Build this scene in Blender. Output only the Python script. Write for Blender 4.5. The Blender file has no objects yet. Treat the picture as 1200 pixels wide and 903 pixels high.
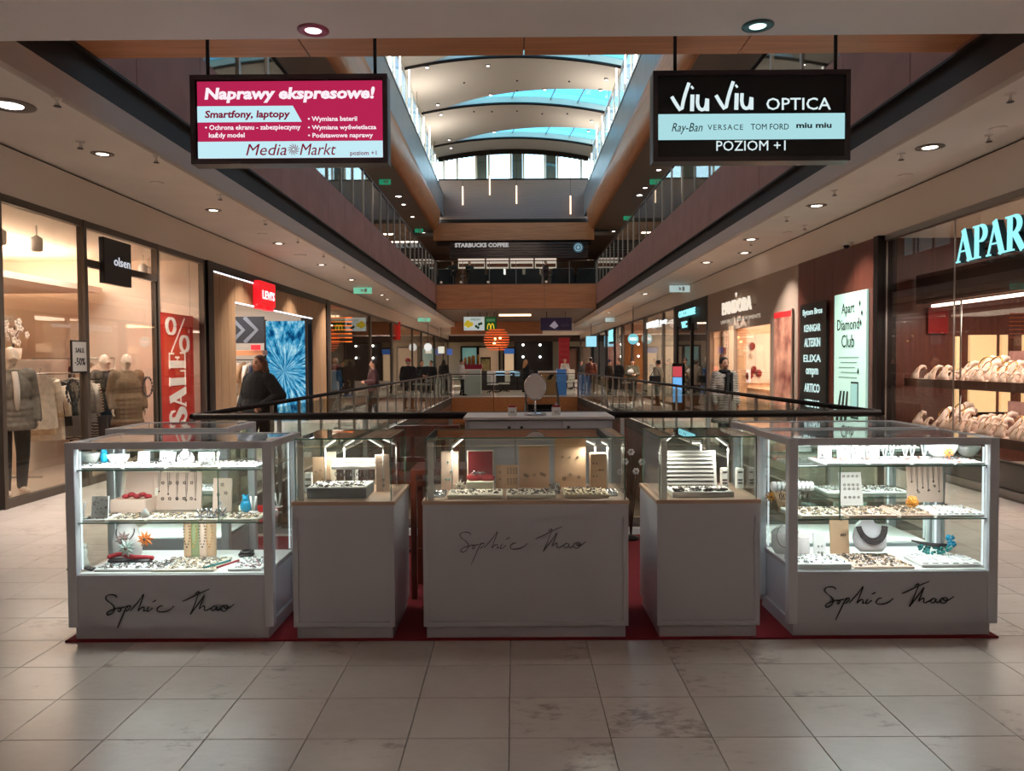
import bpy, bmesh, math, random
from mathutils import Vector, Matrix, noise
random.seed(7)
PI = math.pi
SC = bpy.context.scene
COL = SC.collection

# ---------------------------------------------------------------- camera (frame taken as 1200 x 903)
F = 900.0
CAM = Vector((0, 0, 1.65))
cam_d = bpy.data.cameras.new('camera'); cam_d.sensor_width = 36.0; cam_d.lens = F / 1200 * 36
cam_d.clip_start = 0.05; cam_d.clip_end = 400
cam = bpy.data.objects.new('camera', cam_d); COL.objects.link(cam); SC.camera = cam
CR = Matrix.Rotation(3.0 / F, 3, 'Z') @ Matrix.Rotation(PI / 2 - math.atan(28.5 / F), 3, 'X') @ Matrix.Rotation(-0.006, 3, 'Z')
cam.matrix_world = Matrix.Translation(CAM) @ CR.to_4x4()
def ray(px, py): return CR @ Vector(((px - 600) / F, -(py - 451.5) / F, -1))
def aty(px, py, y): r = ray(px, py); return CAM + r * (y / r.y)
def atz(px, py, z): r = ray(px, py); return CAM + r * ((z - CAM.z) / r.z)
def atx(px, py, x): r = ray(px, py); return CAM + r * (x / r.x)

# ---------------------------------------------------------------- world, exposure
SC.view_settings.view_transform = 'Standard'; SC.view_settings.look = 'None'
SC.view_settings.exposure = 0.0; SC.view_settings.gamma = 1.0; SC.view_settings.use_curve_mapping = False
SC.cycles.transparent_max_bounces = 32; SC.cycles.max_bounces = 10; SC.cycles.diffuse_bounces = 7
SC.cycles.sample_clamp_indirect = 6.0; SC.cycles.use_denoising = True
SC.cycles.caustics_reflective = False; SC.cycles.caustics_refractive = False
W = bpy.data.worlds.new('world'); SC.world = W; W.use_nodes = True
wn = W.node_tree; bg = wn.nodes['Background']
sky = wn.nodes.new('ShaderNodeTexSky'); sky.sky_type = 'NISHITA'; sky.sun_disc = False
sky.sun_elevation = math.radians(28); sky.sun_rotation = math.radians(200); sky.air_density = 1.3; sky.dust_density = 0.6
wn.links.new(sky.outputs[0], bg.inputs[0]); bg.inputs[1].default_value = 0.55
LK = 4.2   # master level of the mall's lamps
def area(name, loc, size, power, color=(1, .86, .7), size_y=None, rot=(0, 0, 0), parent=None, spread=None, k=None):
    l = bpy.data.lights.new(name, 'AREA'); l.energy = power * (k or LK); l.color = color; l.size = size
    if size_y: l.shape = 'RECTANGLE'; l.size_y = size_y
    else: l.shape = 'DISK'
    if spread: l.spread = spread
    o = bpy.data.objects.new(name, l); o.location = loc; o.rotation_euler = rot; COL.objects.link(o)
    if parent: o.parent = parent
    return o
# large lamps: fill rows added over the near hall, ceiling rows over the walkways, the far hall and the level below
WARM = (1, .80, .62); NEUT = (1, .97, .96); COOL = (.86, .95, 1)
for x in (-3.2, 0, 3.2):
    area('near_hall_fill', (x, 1.2, 3.98), .5, .5, NEUT, spread=2.6)  # weak lamps added without fixtures to light the near floor
    for y in (-.6, -3.6): area('hall_bounce_fill', (x, y, 3.98), .5, 12, NEUT, spread=1.15)  # added behind the camera, so light bounced off the floor brightens the ceiling
for y in (47, 57, 66):
    area('far_hall_light', (0, y, 3.9), 2.2, 22, (1, .82, .66), 1.0)
for y in (14, 24, 33):
    for x in (-4.4, 4.4):
        area('lower_level_light', (x, y, -1.5), .6, 24, (1, .85, .68))
for sx in (-6.6, 6.6):
    for i in range(5):
        area('upper_walkway_light', (sx, 12 + i * 8, 9.55), .3, 26, (1, .82, .64), spread=2.5)
for sx in (-4.35, 4.35):   # uplights added above the ledges to brighten the vault, without fixtures
    for i in range(6):
        area('vault_fill_uplight', (sx, 12 + i * 6.14, 12.4), 1.2, 12, (1, .9, .8), rot=(PI, 0, 0), spread=2.8)
area('cafe_fill', (-1.5, 49.5, 9.2), 3.5, 60, (1, .78, .6), 2.5)
area('cafe_fill', (0, 44.5, 9.0), 3.5, 14, (1, .78, .6), .5)  # extra lamp added farther forward to brighten the café, no fixture

# ---------------------------------------------------------------- materials
def lin(c):
    r = []
    for v in c[:3]:
        v = v / 255.0; r.append(v / 12.92 if v <= .04045 else ((v + .055) / 1.055) ** 2.4)
    return (*r, 1)
MATS = {}
def mat(name, col=(200, 200, 200), rough=.5, metal=0, emit=0, noise_amt=0, scale=8, bump=0, stretch=None, col2=None, spec=.5, coat=0):
    if name in MATS: return MATS[name]
    m = bpy.data.materials.new(name); m.use_nodes = True; MATS[name] = m
    nt = m.node_tree; b = nt.nodes['Principled BSDF']
    b.inputs['Base Color'].default_value = lin(col); b.inputs['Roughness'].default_value = rough
    b.inputs['Metallic'].default_value = metal; b.inputs['Specular IOR Level'].default_value = spec
    if coat: b.inputs['Coat Weight'].default_value = coat; b.inputs['Coat Roughness'].default_value = .08
    if emit:
        b.inputs['Emission Color'].default_value = lin(col); b.inputs['Emission Strength'].default_value = emit
    if noise_amt or bump or col2:
        tc = nt.nodes.new('ShaderNodeTexCoord'); mp = nt.nodes.new('ShaderNodeMapping')
        nt.links.new(tc.outputs['Object'], mp.inputs[0])
        if stretch: mp.inputs['Scale'].default_value = stretch
        nz = nt.nodes.new('ShaderNodeTexNoise'); nz.inputs['Scale'].default_value = scale; nz.inputs['Detail'].default_value = 5
        nt.links.new(mp.outputs[0], nz.inputs['Vector'])
        cr = nt.nodes.new('ShaderNodeValToRGB'); nt.links.new(nz.outputs['Fac'], cr.inputs[0])
        c = lin(col); k = noise_amt
        c2 = lin(col2) if col2 else tuple(v * (1 - k) for v in c[:3]) + (1,)
        c1 = c if col2 else tuple(min(1, v * (1 + k)) for v in c[:3]) + (1,)
        cr.color_ramp.elements[0].position = .32; cr.color_ramp.elements[1].position = .68
        cr.color_ramp.elements[0].color = c2; cr.color_ramp.elements[1].color = c1
        nt.links.new(cr.outputs[0], b.inputs['Base Color'])
        if emit: nt.links.new(cr.outputs[0], b.inputs['Emission Color'])
        if bump:
            bp = nt.nodes.new('ShaderNodeBump'); bp.inputs['Strength'].default_value = bump; bp.inputs['Distance'].default_value = .01
            nt.links.new(nz.outputs['Fac'], bp.inputs['Height']); nt.links.new(bp.outputs[0], b.inputs['Normal'])
    return m
def glass(name, tint=(246, 252, 250), ior=1.45, refl=1.0):
    if name in MATS: return MATS[name]
    m = bpy.data.materials.new(name); m.use_nodes = True; MATS[name] = m; nt = m.node_tree
    nt.nodes.remove(nt.nodes['Principled BSDF'])
    t = nt.nodes.new('ShaderNodeBsdfTransparent'); t.inputs[0].default_value = lin(tint)
    g = nt.nodes.new('ShaderNodeBsdfGlossy'); g.inputs['Roughness'].default_value = 0.0
    fr = nt.nodes.new('ShaderNodeLayerWeight'); fr.inputs[0].default_value = .5   # Schlick's curve, the same from both faces
    pw = nt.nodes.new('ShaderNodeMath'); pw.operation = 'POWER'; pw.inputs[1].default_value = 5; nt.links.new(fr.outputs['Facing'], pw.inputs[0])
    mx = nt.nodes.new('ShaderNodeMixShader'); mm = nt.nodes.new('ShaderNodeMath'); mm.operation = 'MULTIPLY_ADD'; mm.inputs[1].default_value = .9 * refl; mm.inputs[2].default_value = .04 * refl
    mm.use_clamp = True
    nt.links.new(pw.outputs[0], mm.inputs[0]); nt.links.new(mm.outputs[0], mx.inputs[0])
    nt.links.new(t.outputs[0], mx.inputs[1]); nt.links.new(g.outputs[0], mx.inputs[2])
    nt.links.new(mx.outputs[0], nt.nodes['Material Output'].inputs[0])
    return m
def emis(name, col, s=1.0): 
    if name in MATS: return MATS[name]
    m = bpy.data.materials.new(name); m.use_nodes = True; MATS[name] = m; nt = m.node_tree
    nt.nodes.remove(nt.nodes['Principled BSDF']); e = nt.nodes.new('ShaderNodeEmission')
    e.inputs[0].default_value = lin(col); e.inputs[1].default_value = s
    nt.links.new(e.outputs[0], nt.nodes['Material Output'].inputs[0]); return m
def wood(name, c1, c2, axis='Z', rough=.4, sc=3, coat=0):
    st = {'Z': (9, 9, .5), 'X': (.5, 9, 9), 'Y': (9, .5, 9)}[axis]
    return mat(name, c1, rough, col2=c2, scale=sc, stretch=st, coat=coat)
def floor_mat():
    m = mat('limestone_tile', (160, 144, 132), .3); nt = m.node_tree; b = nt.nodes['Principled BSDF']
    geo = nt.nodes.new('ShaderNodeNewGeometry'); sub = nt.nodes.new('ShaderNodeVectorMath'); sub.operation = 'SUBTRACT'
    sub.inputs[1].default_value = (TX0, TY0, 0); nt.links.new(geo.outputs['Position'], sub.inputs[0])
    dv = nt.nodes.new('ShaderNodeVectorMath'); dv.operation = 'DIVIDE'; dv.inputs[1].default_value = (TW, TD, 10); nt.links.new(sub.outputs[0], dv.inputs[0])
    fl = nt.nodes.new('ShaderNodeVectorMath'); fl.operation = 'FLOOR'; nt.links.new(dv.outputs[0], fl.inputs[0])
    wnz = nt.nodes.new('ShaderNodeTexWhiteNoise'); wnz.noise_dimensions = '2D'; nt.links.new(fl.outputs[0], wnz.inputs['Vector'])
    # offset each tile's veining
    ad = nt.nodes.new('ShaderNodeVectorMath'); ad.operation = 'MULTIPLY_ADD'
    nt.links.new(wnz.outputs['Color'], ad.inputs[0]); ad.inputs[1].default_value = (9, 9, 9); nt.links.new(geo.outputs['Position'], ad.inputs[2])
    n1 = nt.nodes.new('ShaderNodeTexNoise'); n1.inputs['Scale'].default_value = 22; n1.inputs['Detail'].default_value = 8; n1.inputs['Roughness'].default_value = .7
    mp = nt.nodes.new('ShaderNodeMapping'); mp.inputs['Scale'].default_value = (.55, 1, 1); nt.links.new(ad.outputs[0], mp.inputs[0]); nt.links.new(mp.outputs[0], n1.inputs['Vector'])
    n2 = nt.nodes.new('ShaderNodeTexNoise'); n2.inputs['Scale'].default_value = 2.6; nt.links.new(ad.outputs[0], n2.inputs['Vector'])
    mu = nt.nodes.new('ShaderNodeMath'); mu.operation = 'MULTIPLY'; nt.links.new(n1.outputs['Fac'], mu.inputs[0]); nt.links.new(n2.outputs['Fac'], mu.inputs[1])
    w2 = nt.nodes.new('ShaderNodeMath'); w2.operation = 'MULTIPLY_ADD'; w2.inputs[1].default_value = .14; nt.links.new(wnz.outputs['Value'], w2.inputs[0]); nt.links.new(mu.outputs[0], w2.inputs[2])
    cr = nt.nodes.new('ShaderNodeValToRGB'); nt.links.new(w2.outputs[0], cr.inputs[0])
    e = cr.color_ramp.elements; e[0].position = .2; e[0].color = lin((190, 178, 169)); e[1].position = .52; e[1].color = lin((136, 120, 110))
    e2 = e.new(.42); e2.color = lin((181, 167, 157))
    tint = nt.nodes.new('ShaderNodeMixRGB'); tint.blend_type = 'MULTIPLY'; tint.inputs[0].default_value = 1
    tr = nt.nodes.new('ShaderNodeMapRange'); tr.inputs[3].default_value = .86; tr.inputs[4].default_value = 1.05
    nt.links.new(wnz.outputs['Value'], tr.inputs[0]); nt.links.new(cr.outputs[0], tint.inputs[1]); nt.links.new(tr.outputs[0], tint.inputs[2])
    nt.links.new(tint.outputs[0], b.inputs['Base Color'])
    return m

# ---------------------------------------------------------------- mesh helpers
class MB:
    def __init__(s): s.v = []; s.f = []; s.sm = []
    def add(s, vs, fs, sm=False):
        n = len(s.v); s.v += [tuple(v) for v in vs]; s.f += [tuple(i + n for i in f) for f in fs]; s.sm += [sm] * len(fs); return s
    def box(s, x0, x1, y0, y1, z0, z1, M=None):
        vs = [Vector((x, y, z)) for x in (x0, x1) for y in (y0, y1) for z in (z0, z1)]
        if M: vs = [M @ v for v in vs]
        return s.add(vs, [(0, 1, 3, 2), (4, 6, 7, 5), (0, 4, 5, 1), (2, 3, 7, 6), (0, 2, 6, 4), (1, 5, 7, 3)])
    def bbox(s, x0, x1, y0, y1, z0, z1, b=.004):
        # box with a chamfer on the edges round the top and the vertical corners
        def ring(z, i): return [(x0 + i, y0 + b, z), (x0 + b, y0 + i, z), (x1 - b, y0 + i, z), (x1 - i, y0 + b, z), (x1 - i, y1 - b, z), (x1 - b, y1 - i, z), (x0 + b, y1 - i, z), (x0 + i, y1 - b, z)]
        r0 = ring(z0, 0); r1 = ring(z1 - b, 0)
        r2 = [(x0 + b, y0 + b, z1)] * 2 + [(x1 - b, y0 + b, z1)] * 2 + [(x1 - b, y1 - b, z1)] * 2 + [(x0 + b, y1 - b, z1)] * 2
        fs = [(i, (i + 1) % 8, (i + 1) % 8 + 8, i + 8) for i in range(8)] + [tuple(range(7, -1, -1))]
        top = [(x0 + b, y0 + b, z1), (x1 - b, y0 + b, z1), (x1 - b, y1 - b, z1), (x0 + b, y1 - b, z1)]
        fs += [(8, 9, 16), (9, 10, 17, 16), (10, 11, 17), (11, 12, 18, 17), (12, 13, 18), (13, 14, 19, 18), (14, 15, 19), (15, 8, 16, 19), (16, 17, 18, 19)]
        return s.add(r0 + r1 + top, fs)
    def poly(s, pts, th):  # flat polygon extruded by vector th
        n = len(pts); th = Vector(th); vs = [Vector(p) for p in pts] + [Vector(p) + th for p in pts]
        return s.add(vs, [tuple(range(n - 1, -1, -1)), tuple(range(n, 2 * n))] + [(i, (i + 1) % n, (i + 1) % n + n, i + n) for i in range(n)])
    def quad(s, a, b, c, d): return s.add([a, b, c, d], [(0, 1, 2, 3)])
    def tube(s, pts, r, n=8, caps=True, sm=True):
        pts = [Vector(p) for p in pts]; rs = r if isinstance(r, (list, tuple)) else [r] * len(pts)
        up = Vector((0, 0, 1)); rings = []
        for i, p in enumerate(pts):
            d = (pts[min(i + 1, len(pts) - 1)] - pts[max(i - 1, 0)]).normalized()
            if i == 0:
                a = d.cross(up if abs(d.z) < .9 else Vector((1, 0, 0))).normalized()
            else:
                a = (pa - d * pa.dot(d)).normalized()
            pa = a; b = d.cross(a)
            rings.append([p + (a * math.cos(t) + b * math.sin(t)) * rs[i] for t in [2 * PI * k / n for k in range(n)]])
        fs = []
        for i in range(len(pts) - 1):
            for k in range(n): fs.append((i * n + k, i * n + (k + 1) % n, (i + 1) * n + (k + 1) % n, (i + 1) * n + k))
        s.add([v for R in rings for v in R], fs, sm)
        if caps:
            m = len(s.v) - n * len(pts)
            s.f.append(tuple(m + k for k in range(n - 1, -1, -1))); s.f.append(tuple(m + (len(pts) - 1) * n + k for k in range(n))); s.sm += [False] * 2
        return s
    def lathe(s, prof, c=(0, 0, 0), n=20, sx=1, sy=1, sm=True, M=None):
        vs = []; 
        for r, z in prof:
            for k in range(n):
                v = Vector((c[0] + r * sx * math.cos(2 * PI * k / n), c[1] + r * sy * math.sin(2 * PI * k / n), c[2] + z)); vs.append(M @ v if M else v)
        fs = [(i * n + k, i * n + (k + 1) % n, (i + 1) * n + (k + 1) % n, (i + 1) * n + k) for i in range(len(prof) - 1) for k in range(n)]
        s.add(vs, fs, sm); m = len(s.v) - len(vs)
        s.f.append(tuple(m + k for k in range(n - 1, -1, -1))); s.f.append(tuple(m + (len(prof) - 1) * n + k for k in range(n))); s.sm += [False] * 2
        return s
    def ball(s, c, r, n=12, m=8, sc=(1, 1, 1), M=None):
        prof = [(r * math.sin(PI * (i + .0) / m) + (1e-5 if i in (0, m) else 0), -r * math.cos(PI * i / m) * sc[2]) for i in range(m + 1)]
        return s.lathe(prof, c, n, sc[0], sc[1], M=M)
    def octa(s, c, r, sc=(1, 1, 1)):
        c = Vector(c); d = [Vector((r * sc[0], 0, 0)), Vector((0, r * sc[1], 0)), Vector((0, 0, r * sc[2]))]
        vs = [c + d[0], c - d[0], c + d[1], c - d[1], c + d[2], c - d[2]]
        return s.add(vs, [(0, 2, 4), (2, 1, 4), (1, 3, 4), (3, 0, 4), (2, 0, 5), (1, 2, 5), (3, 1, 5), (0, 3, 5)])
    def torus(s, c, R, r, n=20, m=6, sx=1, sy=1, M=None, a0=0, a1=2 * PI):
        pts = [Vector((c[0] + R * sx * math.cos(a0 + (a1 - a0) * k / n), c[1] + R * sy * math.sin(a0 + (a1 - a0) * k / n), c[2])) for k in range(n + 1)]
        if M: pts = [M @ p for p in pts]
        return s.tube(pts, r, m)
    def mesh(s, name):
        me = bpy.data.meshes.new(name); me.from_pydata(s.v, [], s.f)
        me.polygons.foreach_set('use_smooth', s.sm); me.update(); return me
    def build(s, name, m, parent=None, loc=None, kind=None, label=None):
        return mk(name, s.mesh(name), m, parent, loc, kind, label)
def mk(name, me, m, parent=None, loc=None, kind=None, label=None):
    o = bpy.data.objects.new(name, me); COL.objects.link(o)
    if m is not None:
        for q in (m if isinstance(m, (list, tuple)) else [m]):
            me.materials.append(q)
    if parent: o.parent = parent
    if loc: o.location = loc
    if kind: o['kind'] = kind
    if label: o['label'] = label
    return o
def tag(o, label, cat, group=None):
    o['label'] = label; o['category'] = cat
    if group: o['group'] = group
    return o
def T(name, label, cat, loc=(0, 0, 0), rz=0, group=None):
    o = bpy.data.objects.new(name, None); COL.objects.link(o); o.location = loc; o.rotation_euler = (0, 0, rz); o.empty_display_size = .1
    return tag(o, label, cat, group)
def dup(root, loc, rz=None, label=None, group=None, scale=None):
    r = root.copy(); COL.objects.link(r); r.location = loc
    if rz is not None: r.rotation_euler = (0, 0, rz)
    if label: r['label'] = label
    if group: r['group'] = group
    if scale: r.scale = (scale,) * 3
    for ch in root.children:
        c = ch.copy(); COL.objects.link(c); c.parent = r
        for g in ch.children: d = g.copy(); COL.objects.link(d); d.parent = c
    return r
def struct(name, mb, m): return mb.build(name, m, kind='structure')
ORD = 'first second third fourth fifth sixth seventh eighth ninth tenth eleventh twelfth thirteenth fourteenth fifteenth sixteenth seventeenth eighteenth nineteenth twentieth'.split()
ORD += ['twenty-' + w for w in ORD[:9]] + ['thirtieth'] + ['thirty-' + w for w in ORD[:9]]

def textmesh(body, w, h, depth=.004, bold=0.0, shear=0, spacing=1.0, align='CENTER'):
    cu = bpy.data.curves.new('t', 'FONT'); cu.body = body; cu.offset = bold; cu.extrude = .01; cu.shear = shear; cu.space_character = spacing
    cu.align_x = align; cu.resolution_u = 2
    ob = bpy.data.objects.new('t', cu); me = bpy.data.meshes.new_from_object(ob)
    bpy.data.objects.remove(ob); bpy.data.curves.remove(cu)
    xs = [v.co.x for v in me.vertices]; ys = [v.co.y for v in me.vertices]
    if not xs: return me
    x0, x1, y0, y1 = min(xs), max(xs), min(ys), max(ys)
    if w is None: w = (x1 - x0) / (y1 - y0) * h
    for v in me.vertices:
        v.co = ((v.co.x - x0) / (x1 - x0) * w, (.5 - v.co.z / .02) * 0 - (v.co.z / .02 + .5) * depth, (v.co.y - y0) / (y1 - y0) * h)
    me.update(); return me
def text(body, x, z, w, h, m, parent, y=0, name='lettering', **k):  # lower-left corner at x,z in the parent's frame, facing -Y
    return mk(name, textmesh(body, w, h, **k), m, parent, (x, y, z))

def ribbon(mb, pts, ws, y=0, th=.01, closed=False):
    """flat pen stroke in the XZ plane through pts with widths ws"""
    P = [Vector((p[0], p[1])) for p in pts]; n = len(P); ws = ws if isinstance(ws, (list, tuple)) else [ws] * n
    L = []; R = []
    for i in range(n):
        if closed: d = P[(i + 1) % n] - P[i - 1]
        else: d = P[min(i + 1, n - 1)] - P[max(i - 1, 0)]
        d.normalize(); q = Vector((-d.y, d.x)) * ws[i] / 2; L.append(P[i] + q); R.append(P[i] - q)
    vs = [(v.x, y, v.y) for v in L] + [(v.x, y, v.y) for v in R] + [(v.x, y - th, v.y) for v in L] + [(v.x, y - th, v.y) for v in R]
    fs = []; m = n if closed else n - 1
    for i in range(m):
        j = (i + 1) % n
        fs += [(i, j, n + j, n + i), (2 * n + i, 3 * n + i, 3 * n + j, 2 * n + j), (i, 2 * n + i, 2 * n + j, j), (n + i, n + j, 3 * n + j, 3 * n + i)]
    if not closed: fs += [(0, n, 3 * n, 2 * n), (n - 1, 3 * n - 1, 4 * n - 1, 2 * n - 1)]
    return mb.add(vs, fs)
def arc(cx, cz, rx, rz, a0, a1, n=14): return [(cx + rx * math.cos(math.radians(a0 + (a1 - a0) * i / n)), cz + rz * math.sin(math.radians(a0 + (a1 - a0) * i / n))) for i in range(n + 1)]
def fat(n, lo, hi): return [lo + (hi - lo) * math.sin(PI * i / (n - 1)) for i in range(n)]
def glyph(ch):  # high-contrast serif capitals in a unit-height cell: (width, strokes)
    t, k = .05, .2; S = []
    def st(p, w): S.append((p, w))
    if ch == 'A': st([(.08, 0), (.42, 1)], t * 1.2); st([(.38, 1), (.74, 0)], k); st([(.2, .33), (.6, .33)], t); st([(0, .02), (.22, .02)], t); st([(.58, .02), (.9, .02)], t); w = .9
    elif ch == 'L': st([(.2, 0), (.2, 1)], k); st([(0, .975), (.4, .975)], t); st([(0, .025), (.66, .025)], t); st([(.66, 0), (.66, .32)], t); w = .7
    elif ch == 'E': st([(.2, 0), (.2, 1)], k); st([(0, .975), (.66, .975)], t); st([(0, .025), (.7, .025)], t); st([(.2, .5), (.5, .5)], t); st([(.5, .38), (.5, .62)], t); st([(.66, .7), (.66, 1)], t); st([(.7, 0), (.7, .32)], t); w = .76
    elif ch in 'PR':
        st([(.2, 0), (.2, 1)], k); st([(0, .975), (.36, .975)], t); st([(0, .025), (.4, .025)], t); a = arc(.36, .74, .26, .235, 90, -90, 12); st(a, fat(13, t, k)); st([(.28, .975), (.38, .975)], t); st([(.28, .505), (.38, .505)], t); w = .7
        if ch == 'R': st([(.4, .5), (.76, 0)], k); st([(.64, .02), (.86, .02)], t); w = .86
    elif ch == 'T': st([(.36, 0), (.36, 1)], k); st([(0, .975), (.72, .975)], t); st([(.02, .78), (.02, 1)], t); st([(.7, .78), (.7, 1)], t); st([(.18, .025), (.54, .025)], t); w = .72
    elif ch == 'S':
        p = arc(.32, .74, .22, .235, 20, 180, 9) + [(.14, .62), (.32, .5), (.48, .38)] + arc(.3, .26, .24, .24, 20, -160, 9)
        ws = fat(len(p), t, k * 1.15); st(p, ws); st([(.54, .68), (.54, .95)], t); st([(.06, .06), (.06, .32)], t); w = .62
    elif ch == '%':
        st(arc(.2, .74, .15, .22, 0, 360, 20), [t + (.13) * abs(math.cos(2 * PI * i / 20)) for i in range(21)]); st(arc(.7, .26, .15, .22, 0, 360, 20), [t + .13 * abs(math.cos(2 * PI * i / 20)) for i in range(21)])
        st([(.2, 0), (.72, 1)], t); w = .9
    return w, S
def serif(word, h, m, parent, x=0, z=0, y=0, stretch=1.0, gap=.06, rot=0, th=.01, name='letter'):
    """each letter a mesh of its own; rot=90 reads upwards"""
    cx = 0; out = []
    for ch in word:
        w, S = glyph(ch); mb = MB()
        for p, ws in S:
            q = []
            for a, b in p:
                X, Z = (cx + a * stretch) * h, b * h
                if rot: X, Z = -Z, X
                q.append((x + X, z + Z))
            ws = [v * h for v in ws] if isinstance(ws, list) else ws * h
            ribbon(mb, q, ws, y, th)
        out.append(mb.build(name, m, parent)); cx += w * stretch + gap
    return out

# voxel-joined soft bodies
def cap(mb, p0, r0, p1, r1, n=10):
    p0, p1 = Vector(p0), Vector(p1); d = (p1 - p0); L = d.length; d = d / L if L > 1e-6 else Vector((0, 0, 1))
    pts = []; rs = []
    for i in range(4): a = PI / 2 * (1 - i / 4); pts.append(p0 - d * r0 * math.sin(a)); rs.append(max(r0 * math.cos(a), r0 * .05))
    pts.append(p0); rs.append(r0); pts.append(p1); rs.append(r1)
    for i in range(1, 5): a = PI / 2 * i / 4; pts.append(p1 + d * r1 * math.sin(a)); rs.append(max(r1 * math.cos(a), r1 * .05))
    return mb.tube(pts, rs, n)
def soft(mb, name, m, parent, voxel=.014, smooth=2, label=None, loc=None):
    me = mb.mesh(name); o = bpy.data.objects.new('tmp', me); COL.objects.link(o)
    r = o.modifiers.new('r', 'REMESH'); r.mode = 'VOXEL'; r.voxel_size = voxel; r.use_smooth_shade = True
    if smooth: s = o.modifiers.new('s', 'SMOOTH'); s.iterations = smooth; s.factor = .6
    dg = bpy.context.evaluated_depsgraph_get(); ev = o.evaluated_get(dg)
    m2 = bpy.data.meshes.new_from_object(ev); bpy.data.objects.remove(o); bpy.data.meshes.remove(me)
    m2.name = name; m2.polygons.foreach_set('use_smooth', [True] * len(m2.polygons)); m2.materials.clear()
    return mk(name, m2, m, parent, loc, label=label)
# ================================================================ STRUCTURE
TX0, TY0, TW, TD = -.033, 3.315, .445, .405
XL, XR = -5.8, 5.8
ZC, ZH = 4.16, 3.58
AL, AR = -4.28, 4.51
YA, YB, YE = 8.0, 42.3, 49.0
V0 = (-3.28, 3.72, 7.85); V1 = (-2.9, 2.9, 35.2)     # void in the floor: left x, right x, y
def vx(side, y):
    t = (y - V0[2]) / (V1[2] - V0[2]); return V0[side] + (V1[side] - V0[side]) * t
M_tile = floor_mat()
M_joint = mat('tile_joint', (74, 64, 58), .8)
M_ceil = mat('ceiling_plaster', (240, 234, 228), .85, noise_amt=.03, scale=1.5)
M_ceilg = mat('near_ceiling_plaster', (242, 238, 237), .85, noise_amt=.03, scale=1.5)
M_strip = mat('grey_edge_strip', (200, 190, 184), .7)
M_black = mat('black_recess', (24, 18, 17), .6)
M_brown = mat('brown_lacquer_panel', (160, 116, 108), .6, noise_amt=.1, scale=2, coat=0)
M_wood = wood('maple_veneer', (200, 138, 96), (176, 116, 78), 'X', .4, 2)
M_woodz = wood('oak_cladding', (158, 124, 92), (136, 104, 76), 'Z', .45, 3)
M_woody = wood('cherry_veneer', (204, 134, 84), (180, 112, 68), 'Y', .4, 2)
M_grey = mat('grey_panel', (150, 156, 166), .35, metal=.3)
M_white = mat('white_paint', (235, 233, 228), .6)
M_steel = mat('brushed_steel', (170, 165, 160), .3, metal=1)
M_dark = mat('dark_metal', (38, 32, 31), .35, metal=.6)
M_frame = mat('bronze_frame', (88, 78, 70), .4, metal=.5)
M_pane = glass('clear_pane')
M_shop = glass('shop_window_pane', (250, 248, 244), refl=1.2)
M_rail = glass('balustrade_pane', (238, 243, 240))
M_lamp = emis('lamp_glow', (255, 240, 220), 9)
M_lampw = emis('lamp_glow_white', (255, 250, 244), 12)

# floor base with the void left open
fb = MB()
z0, z1 = -.30, -.012
def slab(mb, pts, za, zb): mb.poly([(x, y, za) for x, y in pts], (0, 0, zb - za))
slab(fb, [(-12, -6), (12, -6), (12, V0[2]), (-12, V0[2])], z0, z1)
slab(fb, [(-12, V0[2]), (V0[0], V0[2]), (V1[0], V1[2]), (-12, V1[2])], z0, z1)
slab(fb, [(V0[1], V0[2]), (12, V0[2]), (12, V1[2]), (V1[1], V1[2])], z0, z1)
slab(fb, [(-12, V1[2]), (12, V1[2]), (12, 74), (-12, 74)], z0, z1)
floor = struct('floor', fb, M_joint)
# tiles: the ones the photograph shows largest are objects, the rest one part
tm = MB().bbox(.0015, TW - .0015, .0015, TD - .0015, -.014, 0, .002).mesh('tile'); tm.materials.append(M_tile)
cand = []; rest = MB()
for i in range(-14, 14):
    for j in range(-22, 160):
        x, y = TX0 + i * TW, TY0 + j * TD
        if x < XL - .2 or x + TW > XR + .3 or y > 69: continue
        def inv(a, b): return V0[2] - .12 < b < V1[2] + .1 and vx(0, max(V0[2], b)) - .12 < a < vx(1, max(V0[2], b)) + .12
        if any(inv(a, b) for a in (x, x + TW) for b in (y, y + TD)): continue
        c = CR.transposed() @ (Vector((x + TW / 2, y + TD / 2, 0)) - CAM)
        vis = c.z < 0 and abs(c.x / -c.z) < .70 and abs(c.y / c.z) < .54
        hid = -2.9 < x < 2.75 and 4.5 < y < 6.9
        if vis and not hid: cand.append((y + abs(x) * .05, x, y))
        elif y < 36: rest.bbox(x + .0015, x + TW - .0015, y + .0015, y + TD - .0015, -.014, 0, .002)
        else: rest.box(x + .0015, x + TW - .0015, y + .0015, y + TD - .0015, -.014, 0)
cand.sort()
for k, (_, x, y) in enumerate(cand):
    if k < 300:
        o = bpy.data.objects.new('tile', tm); COL.objects.link(o); o.parent = floor; o.location = (x, y, 0)
    else: rest.box(x + .0015, x + TW - .0015, y + .0015, y + TD - .0015, -.014, 0)
rest.build('tiles', M_tile, floor, kind='stuff')

# near ceiling (lower, over the kiosk) and the hall behind the camera
struct('ceiling_near', MB().box(-8.2, 8.2, -6, 5.8, 4.06, 4.5), M_ceilg)
struct('wall_back', MB().box(-8.2, 8.2, -6.2, -6, 0, 4.5), mat('back_wall', (150, 140, 132), .8))
# left wall and right wall in front of the shopfronts in view
struct('wall_left_near', MB().box(XL - .3, XL, -6, 8.55, 0, 4.5), mat('left_near_wall', (120, 106, 96), .6))
struct('wall_right_near', MB().box(XR, XR + .3, -6, 5.6, 0, 4.5), mat('right_near_wall', (120, 100, 90), .6))
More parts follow.
